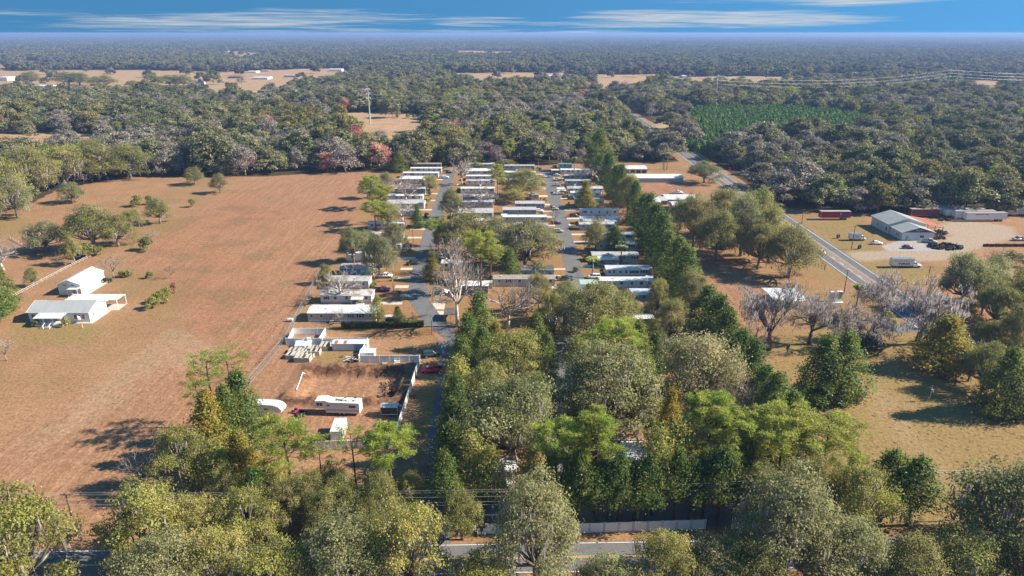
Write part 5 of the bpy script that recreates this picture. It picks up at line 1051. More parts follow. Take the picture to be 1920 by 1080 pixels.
# ------------------------------------------------------------------ travel trailers and things in the fenced yard
RVW = plain('rv_skin', (.70, .68, .64), .5, var=.12, dirt=(.5, .45, .38, .35)); STRIPE = plain('maroon_stripe', (.28, .05, .06), .5)
def fifth_wheel(px0, px1, py, rz, label, L_, nose, dark=False, flip=False):
    a = G(px0, py); b_ = G(px1, py); e = empty('travel_trailer', ((a[0] + b_[0]) / 2, (a[1] + b_[1]) / 2 + 1.25, 0), R(rz), None, label, 'travel trailer', 'travel trailers in the fenced yard'); s = -1 if flip else 1; h0 = -L_ / 2
    pr = [(h0 + .05, 1.75), (h0, 2.6), (h0 + .45, 3.45), (h0 + 2.7, 3.62), (h0 + 3.7, 3.25), (L_ / 2 - .05, 3.2), (L_ / 2, 3.0), (L_ / 2, .62), (h0 + 2.9, .62), (h0 + 2.5, 1.65)] if not nose else [(h0 + .1, 1.9), (h0 + .0, 2.5), (h0 + .7, 3.25), (h0 + 1.9, 3.55), (L_ / 2 - .2, 3.3), (L_ / 2, 3.1), (L_ / 2, .62), (h0 + 2.6, .62), (h0 + 1.9, 1.55)]
    pr = [(s * x_, z_) for x_, z_ in pr]; b = MB().prism(pr, -1.22, 1.22); b.build('body', RVW if not dark else P_['white'], e)
    for px, w_, z0, z1 in (((-L_ / 2 + 1.1, .6, 2.3, 3.0), (-L_ / 2 + 1.8, .6, 2.3, 3.0), (-L_ / 2 + 3.4, .7, 2.3, 2.65), (L_ / 2 - 1.6, 1.5, 2.0, 2.6)) if not nose else ((-L_ / 2 + 3.6, .8, 2.1, 2.6), (L_ / 2 - 2.0, .5, 1.5, 2.7))): ubox('window', GLASS, e, s * px - w_ / 2, s * px + w_ / 2, -1.245, -1.221, z0, z1)
    if not nose: ubox('stripe', STRIPE, e, s * (-L_ / 2 + 2.95) if s > 0 else -L_ / 2 + .05, L_ / 2 - .05, -1.232, -1.221, 1.35, 1.47); ubox('stripe', STRIPE, e, -L_ / 2 + 3.0, L_ / 2 - .05, -1.232, -1.221, 1.12, 1.17)
    if nose: ubox('door', TRIM, e, s * (L_ / 2 - 3.2) - .35, s * (L_ / 2 - 3.2) + .35, -1.24, -1.221, .75, 2.6)
    for k, (px, py_) in enumerate(((1.0, .1), (2.6, -.3), (4.0, .2))): ubox('roof_vent', TRIM if k else DOOR, e, s * px - .35, s * px + .35, py_ - .3, py_ + .3, 3.2, 3.42)
    if not nose:
        rv = random.Random(4); lm = MB()
        for k in range(26): x_ = rv.uniform(-.6, L_ / 2 - 1.2); y_ = rv.uniform(-.6, .9); z_ = 3.245 - (x_ + 1.6) * .0073; lm.box(x_, x_ + rv.uniform(.15, .5), y_, y_ + rv.uniform(.1, .4), z_, z_ + .03)
        lm.build('roof_debris', INK, e)
    for k in (0.6, 1.6):
        for sy in (-1, 1): wheel(e, s * k, sy * .95, .38, .25)
    ubox('hitch_leg', STEEL, e, s * (h0 + 2.7) - .07, s * (h0 + 2.7) + .07, -.9, -.76, 0, .7); ubox('hitch_leg', STEEL, e, s * (h0 + 2.7) - .07, s * (h0 + 2.7) + .07, .76, .9, 0, .7)
    return e
fifth_wheel(591, 674, 779, -3.5, 'beige fifth wheel camper with stripe and stepped roof by the basin', 10.4, False)
fifth_wheel(466, 528, 785, -9, 'white fifth wheel camper with rounded nose beside the dark cedar', 8.6, True, True, True)
e = empty('cargo_trailer', (*G(730, 777), 0), R(-2), None, 'dark enclosed cargo trailer with pale roof near the white fence', 'trailer'); CGO = plain('cargo_dark', (.055, .05, .045), .5)
MB().loft([[(-2.0, -.0, .55), (-1.6, -1.0, .55), (2.1, -1.0, .55), (2.1, 1.0, .55), (-1.6, 1.0, .55)], [(-2.0, 0, 2.3), (-1.6, -1.0, 2.3), (2.1, -1, 2.3), (2.1, 1, 2.3), (-1.6, 1, 2.3)]]).build('body', CGO, e); MB().loft([[(-2.05, 0, 2.301), (-1.62, -1.04, 2.301), (2.14, -1.04, 2.301), (2.14, 1.04, 2.301), (-1.62, 1.04, 2.301)], [(-2.05, 0, 2.38), (-1.62, -1.04, 2.38), (2.14, -1.04, 2.38), (2.14, 1.04, 2.38), (-1.62, 1.04, 2.38)]]).build('roof', ROOFC['silver'], e)
for s in (-1, 1): wheel(e, .9, s * 1.1, .34, .2); ubox('fender', TRIM, e, .4, 1.4, *sorted((s * 1.02, s * 1.24)), .68, .76)
ubox('corner_trim', TRIM, e, -1.64, -1.56, -1.02, -1.001, .5, 2.3); ubox('corner_trim', TRIM, e, 2.04, 2.12, -1.02, -1.001, .5, 2.3); ubox('bottom_trim', TRIM, e, -1.6, 2.1, -1.02, -1.001, .5, .62); ubox('roof_vent', TRIM, e, .2, .6, -.2, .2, 2.38, 2.5)
x_, y_ = G(632, 829); e = empty('storage_container', (x_, y_, 0), R(3), None, 'white box shed standing alone before the yard front fence', 'shed'); b = MB().box(-1.25, 1.25, 0, 5.4, .1, 2.5); b.build('body', P_['white'], e); ubox('roof', ROOFC['silver'], e, -1.3, 1.3, -.05, 5.45, 2.501, 2.56); ubox('roof_vent', TRIM, e, -.2, .2, 2.4, 2.8, 2.56, 2.7); ubox('door', TRIM, e, -.9, .9, -.03, -.001, .15, 2.3); ubox('skid', WOOD, e, -1.1, 1.1, .3, 5.1, 0, .1)
for k in range(5): ubox('wall_seam', RIM, e, 1.251, 1.262, .5 + k, .54 + k, .15, 2.45)
e = empty('riding_mower', (*G(556, 773), 0), R(80), None, 'small red riding mower left of the striped camper', 'mower'); ubox('hood', P_['pink'], e, .2, .95, -.3, .3, .4, .85); ubox('seat', BLACK, e, -.45, .0, -.25, .25, .7, 1.15); ubox('deck', P_['pink'], e, -.8, .7, -.45, .45, .22, .4)
for x_ in (-.55, .65):
    for s in (-1, 1): wheel(e, x_, s * .45, .25, .2)
e = empty('utility_trailer', (*G(566, 779), 0), R(70), None, 'small black flat trailer beside the red mower', 'trailer'); ubox('bed', BLACK, e, -1.2, 1.2, -.7, .7, .45, .55); ubox('drawbar', STEEL, e, 1.2, 2.0, -.05, .05, .4, .48)
for s in (-1, 1): wheel(e, -.1, s * .82, .3, .18); ubox('side_rail', BLACK, e, -1.2, 1.2, *sorted((s * .66, s * .7)), .55, .9)
sh_ = shed(624, 689, 657.5, 646, 637.5, 'pale', 'silver', 'pale metal shed with rust red roof strip inside the back fence', dmax=4.0)
for x_ in (-4.0, -1.6): 
    b = MB(); b.prismx([(-.22, 2.82), (1.4, 2.98), (1.4, 3.0), (-.22, 2.84)], x_, x_ + .9)
    hh = sh_.children[1].data; zt = max(v.co.z for v in hh.vertices); ze = min(v.co.z for v in hh.vertices); ym = max(v.co.y for v in hh.vertices) / 2 
    b = MB(); b.prismx([(-.205, ze + .076), (ym - .1, zt + .004), (ym - .1, zt + .02), (-.205, ze + .092)], x_, x_ + .8); b.build('rusty_sheet', rust, sh_)
ubox('door', WALLC['blue'], sh_, 1.2, 3.0, -.04, -.002, .05, 2.0)
shed(676, 702, 675, 667, 661.5, 'white', 'silver', 'low white hut outside the corner of the yard fence', dmax=3.0)
# dismantled white wall and step sections laid out behind the basin
rs_ = random.Random(8); PANEL = plain('section_white', (.44, .40, .345), .8, var=.3, scale=1.5, dirt=(.40, .33, .26, .5)); HOLLOW_SHADE = plain('hollow_shade', (.05, .048, .045), .9)
def section(px, py, w, d, h, lb, mt=None):
    x_, y_ = G(px, py); e = empty('step_section', (x_, y_, 0), R(rs_.uniform(-4, 4)), None, lb, 'step section', 'hollow white sections laid out in the yard'); b = MB(); t = .14
    b.box(-w / 2, w / 2, 0, t, 0, h); b.box(-w / 2, w / 2, d - t, d, 0, h); b.box(-w / 2, -w / 2 + t, t, d - t, 0, h); b.box(w / 2 - t, w / 2, t, d - t, 0, h); b.build('wall', mt or PANEL, e)
    n = max(2, int(w / 1.1)); 
    for k in range(n):
        x0_ = -w / 2 + w * k / n; ubox('top_slab', mt or PANEL, e, x0_ + .02, x0_ + w / n * rs_.uniform(.38, .82), .02, d - .02, h + .001, h + .08)
    ubox('hollow', HOLLOW_SHADE, e, -w / 2 + t, w / 2 - t, t, d - t, .01, h - .12); return e  # near-black block fills the inside, standing for its shade
section(566, 680, 4.1, 2.4, 1.3, 'nearest hollow white block of the laid out sections'); section(548, 674, 3.6, 2.6, 1.1, 'low hollow block with a dark side at the left of the sections'); section(572, 672, 4.4, 2.4, 1.0, 'flat pale section in the middle of the laid out sections'); section(590, 668, 2.6, 2.6, 1.3, 'hollow section at the right of the laid out group'); section(556, 664, 4.6, 2.4, .9, 'long flat section at the back of the laid out group'); section(583, 660, 4.4, 2.4, .9, 'flat tan topped section near the rusty roofed shed'); section(606, 658, 2.4, 3.4, 1.2, 'tall pale block closest to the rusty roofed shed')
e = empty('sheet_metal', (*G(568, 655), 0), R(5), None, 'pale blue sheet roof piece lying behind the white sections', 'metal sheet'); b = MB(); b.prismx([(0, .9), (2.6, 1.5), (2.6, 1.56), (0, .96)], -2.2, 2.2); b.build('sheet', plain('pale_blue_sheet', (.46, .52, .58), .5), e)
for s in (-2.0, 2.0): ubox('prop', WOOD, e, s - .1, s + .1, .3, .5, 0, .95)
for px, py, lb in ((571, 648, 'white upright refrigerator left of the other, by the back fence'), (580, 648, 'taller white upright cabinet by the back fence')):
    e = empty('old_appliance', (*G(px, py), 0), .2, None, lb, 'appliance'); ubox('body', P_['white'], e, -.45, .45, 0, .8, 0, 2.2 if px > 575 else 1.6); ubox('door', TRIM, e, -.42, .42, -.05, -.001, .1, 1.5)
e = empty('debris_pile', (*G(655, 678), 0), 0, None, 'heap of scrap boards, sticks and white pipe by the fence corner', 'debris pile'); b = MB()
for k in range(60): a_ = rs_.uniform(0, 6.28); q_ = rs_.uniform(.2, 3.4); b.tube([(math.cos(a_) * q_ * 1.3, math.sin(a_) * q_, .02), (math.cos(a_) * q_ * 1.3 + rs_.uniform(-1, 1), math.sin(a_) * q_ + rs_.uniform(-1, 1), rs_.uniform(.1, 1.1))], .04, 4)
b.build('brushwood', plain('brush_brown', (.12, .075, .05), .95, var=.4), e)['kind'] = 'stuff'
for k in range(22):
    bd = inst('board', (_fm.setdefault('bd' + str(k % 3), MB().box(-.9, .9, -.12, .12, -.03, .03).mesh('board', (TRIM, WOOD, PANEL)[k % 3]))), e, (rs_.uniform(-.6, 2.6), rs_.uniform(-1.2, 1.2), rs_.uniform(.2, 1.3)), 0); bd.rotation_euler = (rs_.uniform(-.6, .6), rs_.uniform(-.9, .9), rs_.uniform(0, 6.28))
def wood_steps(px, py, lb, mt):
    e = empty('wooden_steps', (*G(px, py), 0), rs_.uniform(-.3, .3), None, lb, 'steps', 'loose steps along the yard fence')
    for k in range(3): ubox('tread', mt, e, -.7, .7, -.35 * k - .35, -.35 * k, .75 - .25 * k, .82 - .25 * k)
    for s in (-.66, .66): ubox('stringer', mt, e, s - .05, s + .05, -1.05, 0, 0, .25); ubox('rail', mt, e, s - .05, s + .05, -.1, 0, 0, 1.4)
wood_steps(722, 684, 'small pale steps, leftmost against the white fence', PANEL); wood_steps(745, 681, 'white painted steps with rail in the middle of the fence', TRIM); wood_steps(771, 683, 'weathered wooden frame at the fence corner', WOOD)
e = empty('drain_pipe', (*G(556, 733), 0), 0, None, 'long white drain pipe lying on the left bank of the basin', 'pipe'); a, b_ = G(556, 733), G(568, 702); b = MB().tube([(0, 0, .3), ((b_[0] - a[0]) * .5, (b_[1] - a[1]) * .5, .35), (b_[0] - a[0], b_[1] - a[1], .55)], .12, 8); b.build('pipe', TRIM, e); MB().tube([(b_[0] - a[0], b_[1] - a[1], .55), (b_[0] - a[0] + .5, b_[1] - a[1] + .1, .0)], .14, 8).build('elbow', TRIM, e)
e = empty('brush_heap', (*G(734, 722), -.9), R(12), None, 'dark line of uprooted brush along the right bank of the basin', 'brush heap'); b = MB()
for k in range(130): p = Vector((rs_.gauss(0, .4), rs_.uniform(-4.6, 4.6), rs_.uniform(.0, .9))); b.tube([p, p + Vector((rs_.uniform(-.8, .8), rs_.uniform(-.8, .8), rs_.uniform(-.2, .5)))], .07, 4)
b.build('twigs', plain('root_brown', (.055, .032, .022), .95), e)['kind'] = 'stuff'
e = empty('branch_pile', (*G(838, 566), 0), 0, None, 'pile of cut branches beside the west street', 'branch pile'); b = MB()
for k in range(90): a_ = rs_.uniform(0, 6.28); q_ = rs_.uniform(0, 2.6); p = Vector((math.cos(a_) * q_ * 1.3, math.sin(a_) * q_ * .8, rs_.uniform(.05, .9))); b.tube([p, p + Vector((rs_.uniform(-1.5, 1.5), rs_.uniform(-1, 1), rs_.uniform(-.3, .7)))], .05, 4)
b.build('branches', GBARK, e)['kind'] = 'stuff'
# farm yard: tractor, flag, sign kiosk, marker sign
e = empty('garden_tractor', (*G(199, 529), 0), R(10), None, 'dark green tractor with a red implement beside the barn', 'tractor'); ubox('hood', P_['green'], e, .2, 1.9, -.45, .45, .7, 1.25); ubox('seat', BLACK, e, -.7, -.1, -.35, .35, 1.0, 1.5); ubox('chassis', BLACK, e, -1.2, 1.8, -.3, .3, .5, .7); ubox('implement', P_['red'], e, -3.4, -1.4, -.8, .8, .3, .75); ubox('steering_wheel', BLACK, e, .05, .15, -.25, .25, 1.3, 1.6)
for x_, r_ in ((-.7, .6), (1.4, .4)):
    for s in (-1, 1): wheel(e, x_, s * .75, r_, .3)
e = empty('house_flag', (*G(156, 604), 0), 0, None, 'striped flag on a slanted pole at the farmhouse front wall', 'flag'); FL = [plain('flag_red', (.45, .04, .05), .8), plain('flag_white', (.75, .75, .75), .8), plain('flag_blue', (.03, .05, .20), .8)]
MB().tube([(0, -.05, 1.7), (-.5, -1.5, 2.7)], .03, 5).build('pole', TRIM, e); b = MB()
for k in range(13): b.add([(-.22 - .02 * k * 0, -.62 + .0, 2.05 - .0), ] and [(-.20 - .022 * k, -.55 - .066 * k, 2.06 + .046 * k - .0), (-.20 - .022 * (k + 1), -.55 - .066 * (k + 1), 2.06 + .046 * (k + 1)), (-.05 - .022 * (k + 1), -.5 - .066 * (k + 1), .9 + .046 * (k + 1)), (-.05 - .022 * k, -.5 - .066 * k, .9 + .046 * k)], [(0, 1, 2, 3), ], k % 2)
b.add([(-.33, -.96, 2.30), (-.49, -1.42, 2.62), (-.43, -1.41, 2.05), (-.28, -.95, 1.75)], [(0, 1, 2, 3)], 2); b.build('cloth', FL, e)
e = empty('yard_post', (*G(155, 615), 0), 0, None, 'thin white post on the lawn before the farmhouse', 'post'); ubox('post', TRIM, e, -.06, .06, -.06, .06, 0, 1.2)
e = empty('kiosk', (*G(1566, 566), 0), R(-4), None, 'two tall white kiosk panels on a pale slab beside the palm', 'kiosk'); ubox('slab', TRIM, e, -2.2, 2.2, -.9, 1.6, 0, .12); KG = plain('kiosk_glass', (.20, .28, .32), .2, spec=.6)
for s, h_k in ((-1.15, 3.3), (1.15, 3.5)): ubox('cabinet', P_['white'], e, s - .8, s + .8, -.1, .9, .12, h_k); ubox('display', KG, e, s - .45, s + .6, -.13, -.101, 1.0, h_k - .25)
e = empty('road_sign', (*G(1366, 330), 0), 0, None, 'round red sign on a post before the wood right of the highway', 'sign'); ubox('post', STEEL, e, -.06, .06, -.05, .05, 0, 4.6); MB().cyl((0, -.1, 4.3), (0, 1, 0), .85, .06, 20).build('disc', plain('sign_red', (.60, .015, .06), .4, var=.05), e)
e = empty('truck_wreck', (*G(1440, 572), 0), R(20), None, 'old red truck parked left of the silver carport', 'truck'); MB().loft([ring(-2.6, .5, 1.1, .9), ring(.4, .45, 1.2, 1), ring(.8, .45, 1.15, 1), ring(2.4, .5, 1.05, .95)]).build('body', REDT, e); greenhouse(e, .3, 1.5, .4, 1.1, 1.1, 1.8, .9, .7, REDT)
for x_ in (-1.6, 1.6):
    for s in (-1, 1): wheel(e, x_, s * .85, .4)
def tractor_(px, py, hd, lb):
    e = empty('red_tractor', (*G(px, py), 0), R(hd), None, lb, 'tractor', 'red machines in the workshop yard'); ubox('hood', P_['pink'], e, 0, 1.7, -.45, .45, .8, 1.5); ubox('body', P_['pink'], e, -1.2, 0, -.6, .6, .7, 1.3); greenhouse(e, -1.1, .1, -1.0, 0, 1.3, 2.3, .62, .6, P_['pink'])
    for x_, r_ in ((-.8, .75), (1.2, .45)):
        for s in (-1, 1): wheel(e, x_, s * .8, r_, .4)
tractor_(1226, 394, 60, 'left one of the two red machines before the workshop'); tractor_(1241, 395, 75, 'right one of the two red machines, nearer the tan house')
for px, py, lb in ((749, 550, 'black rubbish bin on the verge by the bare sapling'), (770, 463, 'black rubbish bin beside the west street lamp pole')):
    e = empty('rubbish_bin', (*G(px, py), 0), 0, None, lb, 'bin'); MB().loft([[(-.28, -.3, 0), (.28, -.3, 0), (.28, .3, 0), (-.28, .3, 0)], [(-.36, -.4, 1.0), (.36, -.4, 1.0), (.36, .4, 1.0), (-.36, .4, 1.0)]]).build('body', BLACK, e); ubox('lid', DOOR, e, -.38, .38, -.42, .42, 1.001, 1.08)
for k, (px, py, lb) in enumerate(((898, 1003, 'left white garden chair by the roadside fence'), (908, 1003, 'right white garden chair by the roadside fence'))):
    e = empty('garden_chair', (*G(px, py), 0), R(20 - 40 * k), None, lb, 'chair'); ubox('seat', TRIM, e, -.3, .3, -.3, .3, .38, .44); ubox('backrest', TRIM, e, -.3, .3, .26, .32, .44, 1.1)
    for sx_ in (-.26, .26):
        ubox('arm', TRIM, e, sx_ - .05, sx_ + .05, -.3, .3, .62, .66)
        for sy in (-.26, .26): ubox('leg', TRIM, e, sx_ - .03, sx_ + .03, sy - .03, sy + .03, 0, .62)
e = empty('tank', (*G(545, 603), 0), 0, None, 'white gas tank at the left end of the long tan home', 'tank'); MB().cyl((0, 0, .7), (1, 0, 0), .45, 1.5, 12).build('tank_body', TRIM, e)
for s in (-.5, .5): ubox('leg', STEEL, e, s - .05, s + .05, -.3, .3, 0, .4)

# ------------------------------------------------------------------ poles and wires
POLEW = plain('pole_wood', (.17, .125, .095), .95, var=.5, scale=2)
def utility_pole(x, y, h, label, arms=1, mat=None, r=.15, lamp=False, group='utility poles'):
    e = empty('street_lamp' if lamp else 'utility_pole', (x, y, 0), 0, None, label, 'street lamp' if lamp else 'utility pole', None if lamp else group); MB().tube([(0, 0, -.2), (0, 0, h)], [r * 1.15, r * .75], 8).build('pole', mat or POLEW, e)
    for k in range(arms):
        ubox('crossarm', POLEW, e, -.9, .9, -.07, .07, h - .4 - k * .9, h - .28 - k * .9)
        for s in (-.8, .8): MB().cyl((s, 0, h - .2 - k * .9), (0, 0, 1), .06, .18, 6).build('insulator', STEEL, e)
    if lamp: MB().tube([(0, 0, h - .15), (1.0, 0, h + .15)], .04, 5).build('lamp_arm', STEEL, e); ubox('lamp_head', STEEL, e, .9, 1.5, -.12, .12, h + .08, h + .22)
    elif arms == 0: MB().cyl((0, -.3, h - 1.3), (0, 0, 1), .2, .7, 8).build('transformer', STEEL, e)
    return e
def pole_px(bx, by, ty, label, **k): x, y = G(bx, by); return utility_pole(x, y, HT(y, ty), label, **k)
pole_px(1582, 551, 506, 'leaning dark pole at the highway verge nearest the palm', arms=1); pole_px(1596, 467.5, 423, 'dark pole on the grass in front of the short box truck', arms=1); pole_px(1737, 534, 499, 'dark pole in the field right of the lettered box truck', arms=1); pole_px(1458, 366, 340, 'pole against the wood across the highway', arms=1); pole_px(1503, 420, 392, 'pole at the bend of the tree line beside the highway', arms=1)
pole_px(810, 628, 590, 'slim street pole at the bend of the west street', arms=0, r=.11); pole_px(775, 457, 426, 'slim pole on the verge halfway along the west street', arms=0, r=.10); pole_px(738, 552, 519, 'slim pole by the second white home of the west row', arms=0, r=.10); pole_px(1009, 322, 300, 'light pole at the head of the east street', arms=0, lamp=True, mat=STEEL, r=.09); pole_px(734, 527, 505, 'slim pole in front of the deck under the mossy oak', arms=0, r=.10); pole_px(910, 378, 347, 'dark pole among the middle row of white roofs', arms=0, r=.12); pole_px(880, 372, 352, 'thin dark pole beside the long bright roofed home', arms=0, r=.1); pole_px(1245, 322, 304, 'pole behind the long storage building', arms=1); pole_px(1742, 752, 722, 'pale thin pole standing in the shade on the right field', arms=0, mat=STEEL, r=.08); pole_px(1786, 706, 668, 'pole beside the broad cedar in the right field', arms=0, r=.11)
WIRE = plain('cable', (.42, .42, .43), .5, .3, var=.05)
def wire(p, q, sag, r, label, group, n=14):
    p, q = Vector(p), Vector(q); o = tag(MB().tube([p.lerp(q, i / n) - Vector((0, 0, 4 * sag * (i / n) * (1 - i / n))) for i in range(n + 1)], r, 4).build('power_line', WIRE), label, 'power line', group); return o
RP = [(-130, 93.0, 9.2), (-74, 94.0, 8.6), (21.5, 95.5, 8.8), (60.5, 96.2, 11.6), (112, 97.5, 11.2)]
RL = ['roadside pole beyond the left edge oaks', 'roadside pole hidden by the left oaks', 'roadside pole standing at the long white fence', 'roadside pole between the two right cedars', 'roadside pole at the right edge oak']
for k, (x, y, h) in enumerate(RP): utility_pole(x, y, h, RL[k], arms=1, r=.16)
WL = ['topmost', 'second highest', 'third highest', 'fourth highest', 'lowest']; SPN = ['beyond the left edge oaks', 'above the dark thicket and the lane', 'from the white fence to the right cedars', 'over the right field to the edge oak']
for k in range(len(RP) - 1):
    for dz, dy in ((.1, 0), (-.55, .3), (-1.1, -.2), (-2.3, 0), (-3.0, .1)):
        a, b_ = RP[k], RP[k + 1]; wire((a[0], a[1] + dy, a[2] + dz), (b_[0], b_[1] + dy, b_[2] + dz), .5 if k else .3, .023, WL[(.1, -.55, -1.1, -2.3, -3.0).index(dz)] + ' roadside cable of the span ' + SPN[k], 'roadside cables')
TW = [(-133, 654, 32.5), (243, 842, 33.5), (590, 962, 35.0), (1010, 1080, 35)]; TLb = ['tall grey monopole with power lines in the small clearing', 'steel transmission pole above the wood, left one on the right side', 'steel transmission pole above the wood, right one near the edge', 'steel transmission pole beyond the right edge']
GALV = plain('pale_steel', (.50, .52, .54), .45, .3)
for (x, y, h), lb in zip(TW, TLb):
    e = empty('transmission_pole', (x, y, 0), R(-25), None, lb, 'pylon', 'transmission poles'); MB().tube([(0, 0, 0), (0, 0, h)], [.75, .32], 10).build('pole', GALV, e)
    for z in (1.0, 5.0, 9.0):
        for s in (-1, 1): MB().tube([(0, 0, h - z), (0, s * 2.6, h - z + .55)], [.16, .10], 6).build('crossarm', GALV, e); MB().tube([(0, s * 2.6, h - z + .5), (0, s * 2.9, h - z - .9)], [.22, .22], 6).build('insulator', TRIM, e)
for k in range(3):
    a, b_ = TW[k], TW[k + 1]; d = Vector((b_[0] - a[0], b_[1] - a[1])).normalized(); nrm = Vector((-d.y, d.x))
    for z in (1.0, 5.0, 9.0):
        for s in (-1, 1): wire((a[0] + nrm.x * s * 2.8, a[1] + nrm.y * s * 2.8, a[2] - z - .9), (b_[0] + nrm.x * s * 2.8, b_[1] + nrm.y * s * 2.8, b_[2] - z - .9), 8.5, .05 if k else .025, {1.0: 'upper', 5.0: 'middle', 9.0: 'lower'}[z] + (' left hand' if s > 0 else ' right hand') + ' transmission wire ' + ('from the monopole to the next steel pole', 'between the two upper right steel poles', 'running off the right edge')[k], 'transmission wires', 24)

